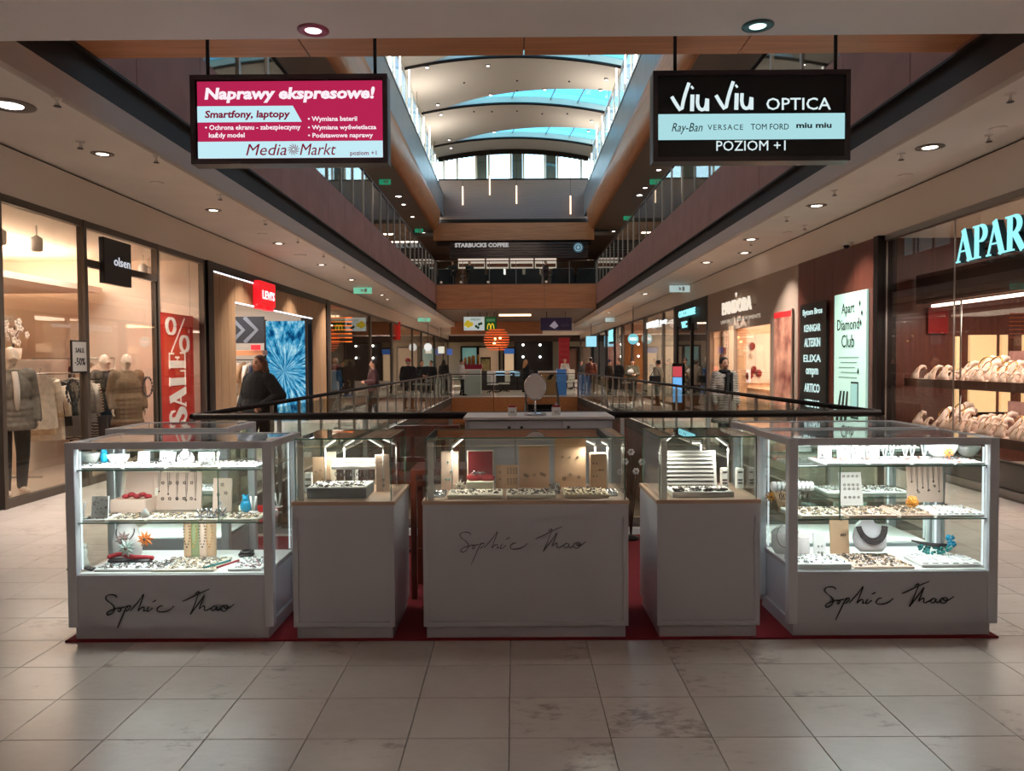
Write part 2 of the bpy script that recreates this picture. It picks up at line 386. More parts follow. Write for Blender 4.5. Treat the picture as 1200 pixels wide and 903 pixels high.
# walkway ceilings
for nm, a, b in (('ceiling_left', XL - .05, AL - .05), ('ceiling_right', AR + .05, XR + .05)):
    struct(nm, MB().box(a, b, 5.8, 72, ZC, ZC + .3), M_ceil)
for nm, x0, x1 in (('trim_left_edge_strip', AL - .04, AL), ('trim_right_edge_strip', AR, AR + .04)):
    s_ = 1 if x0 < 0 else -1; xa, xm = (AL - .05, AL) if s_ > 0 else (AR + .05, AR)
    mb = MB(); pr = [(xa, ZC), (xm - s_ * .02, ZC), (xm, ZC + .03), (xm, 4.43), (xa, 4.43)]; n = 5
    mb.add([(x, 5.8, z) for x, z in pr] + [(x, YB, z) for x, z in pr], [(i, (i + 1) % n, (i + 1) % n + n, i + n) for i in range(n)]); struct(nm, mb, M_strip)
struct('trim_left_black_recess', MB().box(AL - .1, AL - .05, 5.8, YB, 4.40, 4.79).box(AL - .09, AL + .02, 5.8, YB, 4.76, 4.79), M_black)
struct('trim_right_black_recess', MB().box(AR + .05, AR + .1, 5.8, YB, 4.40, 4.75).box(AR - .02, AR + .09, 5.8, YB, 4.72, 4.75), M_black)
# bulkheads above the shopfronts
struct('trim_left_bulkhead', MB().box(XL - .3, XL + .01, 5.8, 72, ZH, ZC - .03), mat('bulkhead_paint', (226, 216, 206), .75))
struct('trim_right_bulkhead', MB().box(XR - .01, XR + .3, 5.8, 72, ZH, ZC - .03), MATS['bulkhead_paint'])
struct('trim_left_shadow_gap', MB().box(XL - .3, XL - .03, 5.8, 72, ZC - .04, ZC + .01), M_black)
struct('trim_right_shadow_gap', MB().box(XR + .03, XR + .3, 5.8, 72, ZC - .04, ZC + .01), M_black)
# wooden soffit of the near bridge
ws = struct('ceiling_wooden_soffit', MB().box(AL, AR, 5.8, YA - .01, 4.84, 5.9), M_black)
for i in range(4):
    w = (AR - AL) / 4; MB().bbox(AL + i * w + .006, AL + (i + 1) * w - .006, 5.85, YA, 4.79, 4.85, .003).build('soffit_board', M_wood, ws)
# upper floor slabs and panels round the atrium
lw = struct('wall_left_atrium_fascia', MB().box(-9, AL - .03, 5.8, 52, 4.79, 5.85), M_black)
rw = struct('wall_right_atrium_fascia', MB().box(AR + .03, 9, 5.8, 52, 4.75, 5.85), M_black)
y = 6.95 - 1.8 + 1.0
ys = [5.84] + [8.84 - 1.8 + 1.8 * i for i in range(1 - 1, 20)]
ys = [7.04 + 1.8 * i for i in range(20)]
for i, y in enumerate(ys):
    y2 = min(y + 1.79, YB)
    MB().box(AL - .03, AL, y + .006, y2, 4.80, 5.84).build('panel', M_brown, lw)
    MB().box(AR, AR + .03, y + .006, y2, 4.76, 5.84).build('panel', M_brown, rw)
bl = MB().box(-9, 9, -6, 5.8, 4.5, 5.9); struct('floor_upper_near', bl, M_ceilg)
# far bridge with maple fascia
br = struct('floor_far_bridge', MB().box(-9, 9, YB + .03, 74, 4.52, 5.9), mat('bridge_soffit', (104, 84, 72), .6))
jx = [AL, aty(576, 345, YB).x, aty(638, 345, YB).x, AR]
for i in range(3): MB().box(jx[i] + .01, jx[i + 1] - .01, YB, YB + .03, 4.54, 5.86).build('panel', M_wood, br)
# lower wooden bulkhead behind it and the pale dropped ceiling of the far hall
fd = struct('ceiling_far_wooden_bulkhead', MB().box(aty(525, 0, 56).x, aty(634, 0, 56).x, 56.03, 57, 3.64, 4.52), M_woody)
for i in range(3):
    a, b = aty(525, 0, 56).x, aty(634, 0, 56).x; w = (b - a) / 3
    MB().box(a + i * w + .01, a + (i + 1) * w - .01, 56, 56.03, 3.64, 4.5).build('panel', M_wood, fd)
struct('ceiling_far', MB().box(-9, 9, 58, 74, 3.9, 4.5), M_ceil)
struct('wall_far', MB().box(-9, 9, 73.8, 74, 0, 4.5), mat('far_wall', (150, 128, 108), .7))
struct('trim_far_dark_band', MB().box(-6, 6, 67.9, 68.2, 3.35, 3.9), mat('far_band', (60, 46, 40), .6))

# upper storey
M_ceil2 = mat('upper_ceiling', (140, 126, 116), .75)
for nm, a, b in (('ceiling_upper_left', -8.6, -4.9), ('ceiling_upper_right', 4.9, 8.6)):
    struct(nm, MB().box(a, b, 5.8, 52, 9.65, 9.9), M_ceil2)
for nm, x, sx in (('wall_left_upper', -8.6, -1), ('wall_right_upper', 8.6, 1)):
    struct(nm, MB().box(min(x, x + .2 * sx), max(x, x + .2 * sx), 5.8, 56, 5.85, 9.7), mat('upper_shop_wall', (170, 150, 130), .7))
for nm, sx in (('trim_left_curved_soffit', -1), ('trim_right_curved_soffit', 1)):
    mb = MB(); pr = []
    for i in range(9):
        a = PI / 2 * i / 8; pr.append((sx * (4.45 + .45 * (1 - math.sin(a))), 9.65 + 1.15 * (1 - math.cos(a))))
    pr += [(sx * 4.75, 10.8), (sx * 5.1, 9.75)]
    n = len(pr); y0, y1 = 6.2, YE - 2
    mb.add([(x, y0, z) for x, z in pr] + [(x, y1, z) for x, z in pr], [(i, (i + 1) % n, (i + 1) % n + n, i + n) for i in range(n)], True)
    struct(nm, mb, M_woody)
for nm, sx in (('wall_left_clerestory_panels', -1), ('wall_right_clerestory_panels', 1)):
    a, b = sorted((sx * 4.45, sx * 4.62)); p = struct(nm, MB().box(a + .03 * (sx > 0), b - .03 * (sx < 0), 6.2, YE, 10.8, 12.2), M_black)
    for i in range(24):
        y = 6.2 + i * 1.8; s0 = sx * 4.45
        if y < YE: MB().box(min(s0, s0 + sx * .03), max(s0, s0 + sx * .03), y + .008, min(y + 1.79, YE), 10.81, 12.2).build('panel', M_grey, p)
    struct('trim_%s_ledge' % ('left' if sx < 0 else 'right'), MB().box(min(sx * 4.42, sx * 4.85), max(sx * 4.42, sx * 4.85), 6.2, YE, 12.2, 12.26), M_grey)
# clerestory windows: mullions, panes
for nm, sx in (('window_left', -1), ('window_right', 1)):
    fr = MB(); x0, x1 = sorted((sx * 4.75, sx * 4.83))
    fr.box(x0, x1, 6.2, YE, 12.26, 12.36).box(x0, x1, 6.2, YE, 14.4, 14.55)
    w = struct(nm, fr, M_white)
    for i in range(24):
        y = 6.2 + i * 1.8
        MB().box(x0, x1, y - .05, y + .05, 12.36, 14.4).build('mullion', M_white, w)
        if y + 1.75 < YE + 1: MB().box(sx * 4.79 - .006, sx * 4.79 + .006, y + .05, min(y + 1.75, YE), 12.36, 14.4).build('pane', M_pane, w)
# roof vault: bays with curved slots for the skylights
def vz(x): return 14.55 + .5 * (1 - (x / 4.8) ** 2)
slots = [9.6 + 6.14 * i for i in range(7)]   # far edge of each slot
def nearedge(yf, x): 
    t = max(0, min(1, (x + 3.5) / 8.2)); return yf - .02 - 3.0 * t ** .8 * (1 if x > -3.5 else 0)
M_vault = mat('vault_plaster', (232, 224, 212), .8)
xs = [-4.85 + 9.7 * i / 28 for i in range(29)]
for k in range(8):
    mb = MB()
    ya = (lambda x: 5.9) if k == 0 else (lambda x, q=slots[k - 1]: q)
    yb = (lambda x: YE) if k == 7 else (lambda x, q=slots[k]: nearedge(q, x))
    if k == 7 and slots[6] > YE - 1: pass
    for sgn, dz in ((1, 0), (1, .35)):
        vs = [(x, ya(x), vz(x) + dz) for x in xs] + [(x, yb(x), vz(x) + dz) for x in xs]
        mb.add(vs, [(i, i + 1, i + 30, i + 29) for i in range(28)], True)
    mb.add([(x, ya(x), vz(x)) for x in xs] + [(x, ya(x), vz(x) + .35) for x in xs], [(i, i + 1, i + 30, i + 29) for i in range(28)])
    mb.add([(x, yb(x), vz(x)) for x in xs] + [(x, yb(x), vz(x) + .35) for x in xs], [(i, i + 1, i + 30, i + 29) for i in range(28)])
    struct('ceiling_vault_bay', mb, M_vault)
M_skyp = glass('skylight_pane', (120, 205, 225))
for k, q in enumerate(slots):
    if q > YE: continue
    rim = MB(); rim.tube([(x, q, vz(x) - .04) for x in xs], .07, 6); w = struct('window_skylight', rim, M_dark)
    gm = MB(); gm.add([(x, nearedge(q, x), vz(x) + .3) for x in xs] + [(x, q, vz(x) + .3) for x in xs], [(i, i + 1, i + 30, i + 29) for i in range(28)])
    gm.build('pane', M_skyp, w)
    bm_ = MB()
    for x in (.2, 2.2, 3.6): bm_.tube([(x, nearedge(q, x), vz(x) + .25), (x - .25, q, vz(x) + .25)], .03, 5)
    bm_.build('glazing_bar', M_steel, w)
# end wall of the atrium
ew = struct('wall_far_atrium', MB().box(-4.9, 4.9, YE + .06, YE + .2, 9.0, 13.1), mat('end_wall_backing', (70, 60, 62), .7))
M_slat = mat('mauve_slat', (150, 132, 132), .5)
for i in range(25): MB().bbox(-4.7, 4.7, YE, YE + .06, 10.62 + i * .1, 10.62 + i * .1 + .078, .004).build('slat', M_slat, ew)
for i in range(9): MB().bbox(-4.6, 4.6, YE - .3, YE - .22, 9.72 + i * .1, 9.78 + i * .1, .004).build('louvre_blade', M_dark, ew)
MB().box(-4.6, 4.6, YE - .2, YE - .1, 9.66, 10.62).build('louvre_back', M_black, ew)
wf = MB(); wf.box(-4.75, 4.75, YE, YE + .15, 13.1, 13.2)
for i in range(30):
    a = -4.75 + 9.5 * i / 30; b = a + 9.5 / 30; z = vz((a + b) / 2); wf.box(a, b, YE, YE + .15, z - .28, z + .1)
w = struct('window_far', wf, M_dark)
for x in (-4.4, -3.55, -2.35, -1.55, -.15, .65, 2.0, 2.8, 4.3): MB().box(x - .06, x + .06, YE + .02, YE + .12, 13.2, vz(x) - .2).build('mullion', M_white, w)
for a, b in ((-3.05, -1.55), (-.7, .65), (1.55, 2.3)): pass
for x in (-2.0, 0.25, 2.4): MB().box(x - .32, x + .32, YE + .2, YE + .3, 13.0, 15.2).build('outer_pier', mat('pier', (120, 130, 140), .8), w)
MB().box(-4.7, 4.7, YE + .06, YE + .07, 13.2, vz(0)).build('pane', M_pane, w)
struct('wall_near_atrium', MB().box(-9, 9, 5.6, 5.8, 5.85, 15.3), mat('near_upper_wall', (150, 135, 122), .8))
# café end: wooden header
hd = struct('trim_far_wooden_header', MB().box(-4.9, 4.9, YE - 2.0, YE - 1.9, 9.0, 10.06), M_woody)
for i in range(2): MB().box(-4.45 + i * 5.5 + .01, (1.05 if i == 0 else 4.45) - .01, YE - 2.03, YE - 2.0, 9.02, 10.04).build('panel', M_wood, hd)
struct('ceiling_cafe', MB().box(-8.6, 8.6, 47.1, 56, 9.3, 9.5), M_ceil2)
struct('wall_cafe_back', MB().box(-8.6, 8.6, 55.8, 56, 5.85, 9.4), mat('cafe_back_wall', (120, 92, 76), .7))

# lower level seen through the void
struct('floor_lower', MB().box(-6, 6, 6, 40, -5.3, -5.2), mat('lower_floor', (150, 134, 120), .3))
struct('wall_lower_left', MB().box(-6.2, -6, 6, 40, -5.2, -.3), mat('lower_wall', (150, 124, 104), .7))
struct('wall_lower_right', MB().box(6, 6.2, 6, 40, -5.2, -.3), MATS['lower_wall'])
struct('wall_lower_near', MB().box(-6.2, 6.2, 5.9, 6, -5.2, -.3), MATS['lower_wall'])
struct('wall_lower_far', MB().box(-6.2, 6.2, 40, 40.2, -5.2, -.3), MATS['lower_wall'])
M_vp = mat('void_panel', (108, 70, 58), .4, noise_amt=.1)
for side, nm in ((0, 'wall_void_left'), (1, 'wall_void_right')):
    mb = MB(); sg = -1 if side == 0 else 1
    a = Vector((vx(side, V0[2]), V0[2], 0)); b = Vector((vx(side, V1[2]), V1[2], 0))
    p = struct(nm, MB().poly([(a.x + sg * .05, a.y, -.95), (b.x + sg * .05, b.y, -.95), (b.x + sg * .05, b.y, -.02), (a.x + sg * .05, a.y, -.02)], (sg * .1, 0, 0)), M_black)
    for i in range(15):
        q0, q1 = a.lerp(b, i / 15), a.lerp(b, (i + .995) / 15)
        MB().poly([(q0.x, q0.y, -.95), (q1.x, q1.y, -.95), (q1.x, q1.y, -.3), (q0.x, q0.y, -.3)], (sg * .04, 0, 0)).build('panel', M_vp, p)
    MB().poly([(a.x, a.y, -.28), (b.x, b.y, -.28), (b.x, b.y, 0), (a.x, a.y, 0)], (sg * .05, 0, 0)).build('edge_strip', M_strip, p)
p = struct('wall_void_far', MB().box(V1[0], V1[1], V1[2] - .01, V1[2] + .14, -1.25, -.02), M_black)
for i in range(3):
    w = (V1[1] - V1[0]) / 3; MB().box(V1[0] + i * w + .01, V1[0] + (i + 1) * w - .01, V1[2] - .05, V1[2] - .01, -1.25, -.02).build('panel', M_woody, p)
# escalator between the levels
def escalator(x, label):
    e = T('escalator', label, 'escalator', (x, 24, -5.2))
    L = 11; H = 5.0
    MB().poly([(-.75, 0, 0), (-.75, L, H - .4), (-.75, L, H - .05), (-.75, 0, .5)], (.1, 0, 0)).poly([(.65, 0, 0), (.65, L, H - .4), (.65, L, H - .05), (.65, 0, .5)], (.1, 0, 0)).build('side_panel', M_steel, e)
    for s in (-.7, .7):
        MB().tube([(s, -.4, .95), (s, .4, 1.1), (s, L, H + .85)], .045, 8).build('handrail', M_dark, e)
        MB().poly([(s, .1, .4), (s, L, H - .05), (s, L, H + .8), (s, .1, .95)], (.012, 0, 0)).build('glass_side', M_rail, e)
    st = MB()
    for i in range(24): st.box(-.6, .6, i * L / 24, (i + 1) * L / 24, i * H / 24 - .15, i * H / 24 + .1)
    st.build('steps', M_dark, e)
escalator(1.2, 'steel escalator climbing from the lower level below the void, seen past the white cabinet')

# balustrades: each run a thing of posts, panes and a rail
def balustrade(name, label, p0, p1, z, h, n, railr=.03, railm=None, split=True, lean=0, group=None, postm=None, th=.015, pr=.02):
    b = T(name, label, 'railing', (0, 0, 0), 0, group)
    p0, p1 = Vector((*p0, z)), Vector((*p1, z)); d = (p1 - p0).normalized(); q = Vector((-d.y, d.x, 0))
    MB().tube([p0 + Vector((0, 0, h)), p1 + Vector((0, 0, h))], railr, 10).build('handrail', railm or M_dark, b)
    pm = None
    for i in range(n + 1):
        p = p0.lerp(p1, i / n)
        MB().box(-pr, pr, -pr * .6, pr * .6, 0, h - railr * .8, Matrix.Translation(p) @ Matrix.Rotation(math.atan2(d.y, d.x), 4, 'Z')).build('post', postm or M_steel, b)
    for i in range(n):
        a, c = p0.lerp(p1, (i + .06) / n), p0.lerp(p1, (i + .94) / n)
        MB().poly([a + Vector((0, 0, .06)), c + Vector((0, 0, .06)), c + Vector((0, 0, h - .07)), a + Vector((0, 0, h - .07))], q * .012).build('pane', M_rail, b)
    return b
balustrade('glass_railing', 'glass railing with thick dark handrail crossing behind the jewellery kiosk', (V0[0], V0[2] - .03), (V0[1], V0[2] - .03), 0, 1.1, 8, .038)
balustrade('glass_railing', 'long glass railing with slim dark handrail along the left side of the floor void', (V0[0] - .03, V0[2]), (V1[0] - .03, V1[2]), 0, 1.1, 22, .03, pr=.03)
balustrade('glass_railing', 'long glass railing with slim dark handrail along the right side of the floor void', (V0[1] + .03, V0[2]), (V1[1] + .03, V1[2]), 0, 1.1, 22, .03, pr=.03)
balustrade('glass_railing', 'short glass railing at the far end of the floor void above maple panels', (V1[0], V1[2] + .08), (V1[1], V1[2] + .08), 0, 1.06, 3, .02)
M_post2 = mat('upper_post', (150, 140, 130), .4, metal=.3)
balustrade('glass_railing', 'upper floor glass railing along the left edge of the atrium', (AL - .06, YA), (AL - .06, YB), 5.85, 1.33, 24, .035, pr=.045, postm=M_post2)
balustrade('glass_railing', 'upper floor glass railing along the right edge of the atrium', (AR + .06, YA), (AR + .06, YB), 5.85, 1.33, 24, .035, pr=.045, postm=M_post2)
balustrade('glass_railing', 'glass railing in front of the upper floor coffee bar, above maple panels', (AL, YB + .06), (AR, YB + .06), 5.88, 1.27, 6, .03)
# ================================================================ SHOPS
M_cream = mat('cream_wall', (244, 230, 216), .8)
M_wwall = mat('white_wall', (236, 228, 218), .8)
M_sfloor = mat('shop_floor', (200, 184, 168), .3, noise_amt=.06)
M_dwall = mat('dark_wall', (70, 56, 50), .7)
M_hanger = mat('hanger_metal', (190, 186, 180), .3, metal=1)
def X(s, t): return s * (5.8 + t)
def xb(mb, s, t0, t1, y0, y1, z0, z1): a, b = sorted((X(s, t0), X(s, t1))); return mb.box(a, b, y0, y1, z0, z1)
def yof(px, x): return x * F / (px - 603.0)          # depth at which the vertical plane x is seen in column px
def room(s, y0, y1, depth, wall, fl=M_sfloor, h=3.56, ceil=None, power=60, lc=(1, .91, .82), back=None, t0=.09):
    sd = 'left' if s < 0 else 'right'
    struct('wall_%s_shop_back' % sd, xb(MB(), s, depth, depth + .1, y0, y1, 0, h), back or wall)
    struct('wall_%s_shop_side' % sd, xb(MB(), s, t0, depth, y1 - .06, y1, 0, h), wall)
    struct('wall_%s_shop_side' % sd, xb(MB(), s, t0, depth, y0, y0 + .06, 0, h), wall)
    struct('ceiling_%s_shop' % sd, xb(MB(), s, .3, depth + .1, y0, y1, h, h + .1), ceil or M_wwall)
    struct('floor_%s_shop' % sd, xb(MB(), s, .0, depth, y0 + .06, y1 - .06, -.01, .004), fl)
    if power: area('shop_light', (X(s, depth * .5), (y0 + y1) / 2, h - .06), depth * .5, power, lc, (y1 - y0) * .6)
def front(s, ys, label, fm=M_frame, top=ZH, transom=None, group=None, pw=.07, doors=(), pd=(-.03, .07)):
    """glazed shopfront: posts at ys, panes between, head and sill rails; every pane and post a part"""
    f = T('shopfront', label, 'shopfront', (X(s, 0), (ys[0] + ys[-1]) / 2, 0), 0, group)
    o = f.location
    def bb(name, t0, t1, a, b, z0, z1, m):
        u, v = sorted((X(s, t0) - o.x, X(s, t1) - o.x)); return MB().box(u, v, a - o.y, b - o.y, z0, z1).build(name, m, f)
    for y in ys: bb('post', pd[0], pd[1], y - pw / 2, y + pw / 2, 0, top, fm)
    bb('head_rail', -.02, .06, ys[0], ys[-1], top - .09, top, fm); bb('sill_rail', -.02, .06, ys[0], ys[-1], 0, .1, fm)
    for i in range(len(ys) - 1):
        a, b = ys[i] + pw / 2, ys[i + 1] - pw / 2
        if transom and i in transom:
            z = transom[i]; bb('transom', -.02, .06, a, b, z - .05, z + .05, fm); bb('pane', .015, .027, a, b, z + .05, top - .09, M_shop)
            if i in doors: continue
            bb('pane', .015, .027, a, b, .1, z - .05, M_shop)
        elif i not in doors: bb('pane', .015, .027, a, b, .1, top - .09, M_shop)
    return f
def spot(x, y, z, label, group, m=None):
    t = T('spotlight', label, 'lamp', (x, y, z), 0, group)
    MB().lathe([(.05, -.02), (.075, 0), (.075, .16), (.02, .2)], n=14).build('housing', m or M_white, t); MB().lathe([(.001, -.012), (.06, -.012), (.06, -.004)], n=14).build('lens', M_lamp, t)
    MB().tube([(0, 0, .18), (0, 0, .34)], .012, 6).build('stem', M_white, t)
    return t
# garments
def garment(label, m, loc, rz, w=.5, h=.8, group=None, kind='blouse', sleeves=True):
    t = T(kind, label, 'garment', loc, rz, group); mb = MB(); n = 10; vs = []
    prof = [(.06, 0), (w * .42, -.07), (w * .5, -.16), (w * .44, -.3), (w * .45, -h * .6), (w * .52, -h)]
    for hw, z in prof:
        for k in range(n):
            a = 2 * PI * k / n; vs.append((hw * math.cos(a) * (1 + .06 * math.sin(3 * a + z * 9)), .05 * math.sin(a) * (1 + .4 * math.cos(4 * a)), z))
    mb.add(vs, [(i * n + k, i * n + (k + 1) % n, (i + 1) * n + (k + 1) % n, (i + 1) * n + k) for i in range(len(prof) - 1) for k in range(n)], True)
    if sleeves:
        for s in (-1, 1): mb.tube([(s * w * .44, 0, -.1), (s * w * .56, .01, -.34), (s * w * .58, .02, -.56)], [.06, .05, .045], 8)
    mb.build('cloth', m, t)
    hb = MB(); hb.tube([(-w * .4, 0, -.05), (0, 0, .015), (w * .4, 0, -.05)], .008, 5); hb.tube([(0, 0, .01), (0, 0, .05), (.02, 0, .07), (0, 0, .09)], .004, 5)
    hb.build('hanger', M_hanger, t); return t
def rack(label, loc, rz, L=1.4, h=1.45):
    t = T('clothes_rack', label, 'clothes rack', loc, rz)
    MB().tube([(-L / 2, 0, h), (L / 2, 0, h)], .015, 8).build('rail', M_hanger, t)
    for s in (-1, 1):
        MB().tube([(s * L / 2, 0, 0.02), (s * L / 2, 0, h)], .014, 8).build('upright', M_hanger, t); MB().box(s * L / 2 - .02, s * L / 2 + .02, -.25, .25, 0, .03).build('foot', M_hanger, t)
    return t
cloths = {n: mat('cloth_' + n, c, .85, noise_amt=.15, scale=14) for n, c in dict(white=(226, 214, 200), cream=(206, 184, 156), black=(26, 23, 24), grey=(120, 112, 106), olive=(98, 90, 72), red=(130, 34, 36), navy=(30, 36, 56), tan=(160, 126, 94), green=(36, 120, 44), maroon=(70, 30, 30), blue=(60, 130, 190), brown=(84, 60, 46), pale=(190, 186, 180)).items()}
def stripes(name, c1, c2, scale=40, direction='Z', dist=2):
    if name in MATS: return MATS[name]
    m = mat(name, c1, .85); nt = m.node_tree; b = nt.nodes['Principled BSDF']
    tc = nt.nodes.new('ShaderNodeTexCoord'); w = nt.nodes.new('ShaderNodeTexWave'); w.bands_direction = direction; w.inputs['Scale'].default_value = scale; w.inputs['Distortion'].default_value = dist
    w.inputs['Detail'].default_value = 3
    cr = nt.nodes.new('ShaderNodeValToRGB'); cr.color_ramp.interpolation = 'LINEAR'; cr.color_ramp.elements[0].position = .42; cr.color_ramp.elements[1].position = .58
    cr.color_ramp.elements[0].color = lin(c1); cr.color_ramp.elements[1].color = lin(c2)
    nt.links.new(tc.outputs['Object'], w.inputs[0]); nt.links.new(w.outputs['Fac'], cr.inputs[0]); nt.links.new(cr.outputs[0], b.inputs['Base Color']); return m
M_zebra = stripes('zebra_cloth', (220, 205, 190), (40, 34, 34), 7, 'Z', 6)

# ---------- left shop 1 (fashion)
YO = (8.66, 10.38, 12.5, 14.35)
room(-1, YO[0], YO[3] + .08, 4.6, M_cream, power=56)
fr = front(-1, YO, 'bronze-framed shopfront of the fashion shop with the red sale banner', transom={1: 3.02}, doors=(1,))
dr = T('glass_door', 'glass shop door with ring decal under the black square sign', 'door', (X(-1, .02), 11.43, 0), 0)
MB().box(-.02, .02, -1.0, 1.0, .02, 2.95).build('pane', M_shop, dr); MB().box(-.025, .025, -1.02, -.96, .02, 2.96).build('stile', M_frame, dr); MB().box(-.025, .025, .96, 1.02, .02, 2.96).build('stile', M_frame, dr)
def wreath(y, z, label, x=X(-1, -.01)):
    t = T('wreath_decal', label, 'decal', (x, y, z), 0); mb = MB(); random.seed(4)
    for k in range(16):
        a = 2 * PI * k / 16; mb.ball((0, .15 * math.cos(a), .15 * math.sin(a)), random.uniform(.022, .038), 8, 5, (.25, 1, 1))
    mb.build('petals', M_black, t)
wreath(12.1, 1.28, 'ring of dark petals stuck on the glass door of the fashion shop')
wreath(10.05, 1.28, 'ring of dark petals stuck on the window beside the sale minus fifty poster')
sg = T('shop_sign', 'black square sign with pale lettering hung over the glass shop door', 'sign', (X(-1, -.045), 10.75, 2.78), PI / 2)
MB().bbox(0, .76, -.04, .04, 0, .64, .006).build('board', mat('sign_black', (22, 18, 20), .3), sg)
text('olsen', .25, .27, .46, .13, emis('sign_white_soft', (220, 222, 230), .9), sg, -.045, bold=.01)
bn = T('sale_banner', 'tall red banner with white percent mark and SALE in the shop window', 'banner', (X(-1, .22), 13.0, .42), PI / 2)
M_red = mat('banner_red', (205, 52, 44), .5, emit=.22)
MB().box(0, 1.38, -.015, .015, 0, 2.1).build('sheet', M_red, bn)
MB().tube([(.1, 0, 2.1), (.1, 0, 3.13)], .004, 4).build('cord', M_hanger, bn); MB().tube([(1.28, 0, 2.1), (1.28, 0, 3.13)], .004, 4).build('cord', M_hanger, bn)
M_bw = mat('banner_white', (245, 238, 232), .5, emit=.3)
serif('SALE', .66, M_bw, bn, .98, .16, -.02, stretch=.62, gap=.03, rot=1)
serif('%', .62, M_bw, bn, .2, 1.42, -.02, stretch=1.75)
text('olsen', .38, .03, .6, .12, M_bw, bn, -.02, bold=.01)
ps = T('sale_poster', 'small framed poster reading SALE -50% on the shop window', 'poster', (X(-1, -.02), 10.0, 1.53), PI / 2)
MB().box(0, .36, -.01, .01, 0, .43).build('frame', M_dark, ps); MB().box(.02, .34, -.014, -.01, .02, .41).build('sheet', mat('poster_grey', (178, 172, 166), .6), ps)
text('SALE', .08, .27, .2, .06, M_black, ps, -.015); text('-50%', .06, .1, .24, .1, M_black, ps, -.015)
for k, (x, y) in enumerate([(-6.6, 9.9), (-7.0, 9.5), (-6.5, 10.5), (-6.6, 13.9), (-6.5, 13.5)]):
    spot(x, y, 3.2, 'white track spotlight on the fashion shop ceiling, %s from the entrance post' % ORD[k], 'spotlights of the fashion shop')
pf = struct('trim_left_shop_pelmet', MB().box(-9.6, -7.6, 8.8, 14.2, 2.95, 3.05), M_cream)
# back shelving
sh = T('shelving_unit', 'cream wall shelving with bags behind the clothes rack', 'shelves', (-9.2, 11.6, 0), 0)
for z in (.35, 1.0, 1.75, 2.3): MB().bbox(-.3, .3, -2.2, 2.2, z, z + .04).build('shelf', M_cream, sh)
for y in (-2.2, -1.1, 0, 1.1, 2.2): MB().box(-.3, .3, y - .02, y + .02, 0, 2.34).build('upright', M_cream, sh)
# orchid in pot
orc = T('orchid', 'white orchid in a cream pot on a display block behind the rack', 'plant', (-7.9, 12.1, 1.72), 0)
MB().lathe([(.07, 0), (.1, .02), (.12, .18), (.1, .18)]).build('pot', M_cream, orc)
for k in range(3):
    a = k * 2.1; MB().tube([(0, 0, .15), (.05 * math.cos(a), .05 * math.sin(a), .4), (.16 * math.cos(a), .2 * math.sin(a), .55)], .006, 5).build('stem', cloths['olive'], orc)
fl = MB(); random.seed(3)
for k in range(16):
    c = (random.uniform(-.2, .2), random.uniform(-.25, .25), random.uniform(.25, .62))
    for j in range(5): a = 2 * PI * j / 5; fl.ball((c[0], c[1] + .035 * math.cos(a), c[2] + .035 * math.sin(a)), .03, 6, 4, (.4, 1, 1))
fl.build('blossoms', mat('orchid_white', (245, 236, 230), .7), orc)
bk = T('display_block', 'cream display block carrying the orchid', 'display block', (-7.9, 12.1, 0)); MB().bbox(-.45, .45, -.7, .7, 0, 1.72).build('body', M_cream, bk)
# racks with garments
rack('chrome clothes rack with white blouses behind the shop window', (-7.1, 11.9, 0), PI / 2, 1.7, 1.5)
gs = [('white', 'white long blouse'), ('cream', 'cream blouse'), ('white', 'second white blouse'), ('black', 'black dress'), ('white', 'zebra'), ('grey', 'grey cardigan'), ('pale', 'pale grey top'), ('navy', 'navy jacket')]
for k, (c, n) in enumerate(gs):
    if n == 'zebra': garment('black and cream zebra striped coat on the chrome rack beside the doorway', M_zebra, (-7.1, 12.55, 1.41), .25, .5, 1.0, 'garments on the chrome rack')
    else: garment('%s on the chrome rack, %s from its near end' % (n, ORD[k]), cloths[c], (-7.1, 11.2 + k * .2 + (.1 if k > 4 else 0), 1.41), .2 + .1 * (k % 3), .5, .72 + .1 * (k % 3), 'garments on the chrome rack')
garment('white blouse facing the window, at the rack end', cloths['white'], (-6.75, 10.9, 1.5), 1.15, .52, .78, 'garments on the chrome rack')
rack('chrome clothes rack behind the pair of mannequins', (-8.1, 15.0 - .9, 0), 0, 1.5, 1.75)
for k, c in enumerate(['grey', 'brown', 'cream', 'maroon', 'tan', 'white']): garment('%s top on the rack behind the mannequins, %s from the left' % (c, ORD[k]), cloths[c], (-8.65 + k * .21, 14.1, 1.66), 1.2, .45, .62, 'garments on the rear rack')
tb = T('display_table', 'tan display table with folded clothes inside the fashion shop', 'table', (-7.6, 13.5, 0))
MB().bbox(-.5, .5, -.4, .4, .38, .72).build('top', M_cream, tb)
for a in (-.45, .45):
    for b in (-.35, .35): MB().box(a - .03, a + .03, b - .03, b + .03, 0, .38).build('leg', M_dark, tb)
for k, c in enumerate(['pale', 'tan', 'black', 'white']): tag(MB().bbox(-.13, .13, -.16, .16, 0, .07, .02).build('folded_jumper', cloths[c], None, (-7.85 + .3 * (k % 2) + .05 * k, 13.28 + .2 * k, .72)), 'folded %s jumper on the tan display table' % c, 'garment', 'folded jumpers')

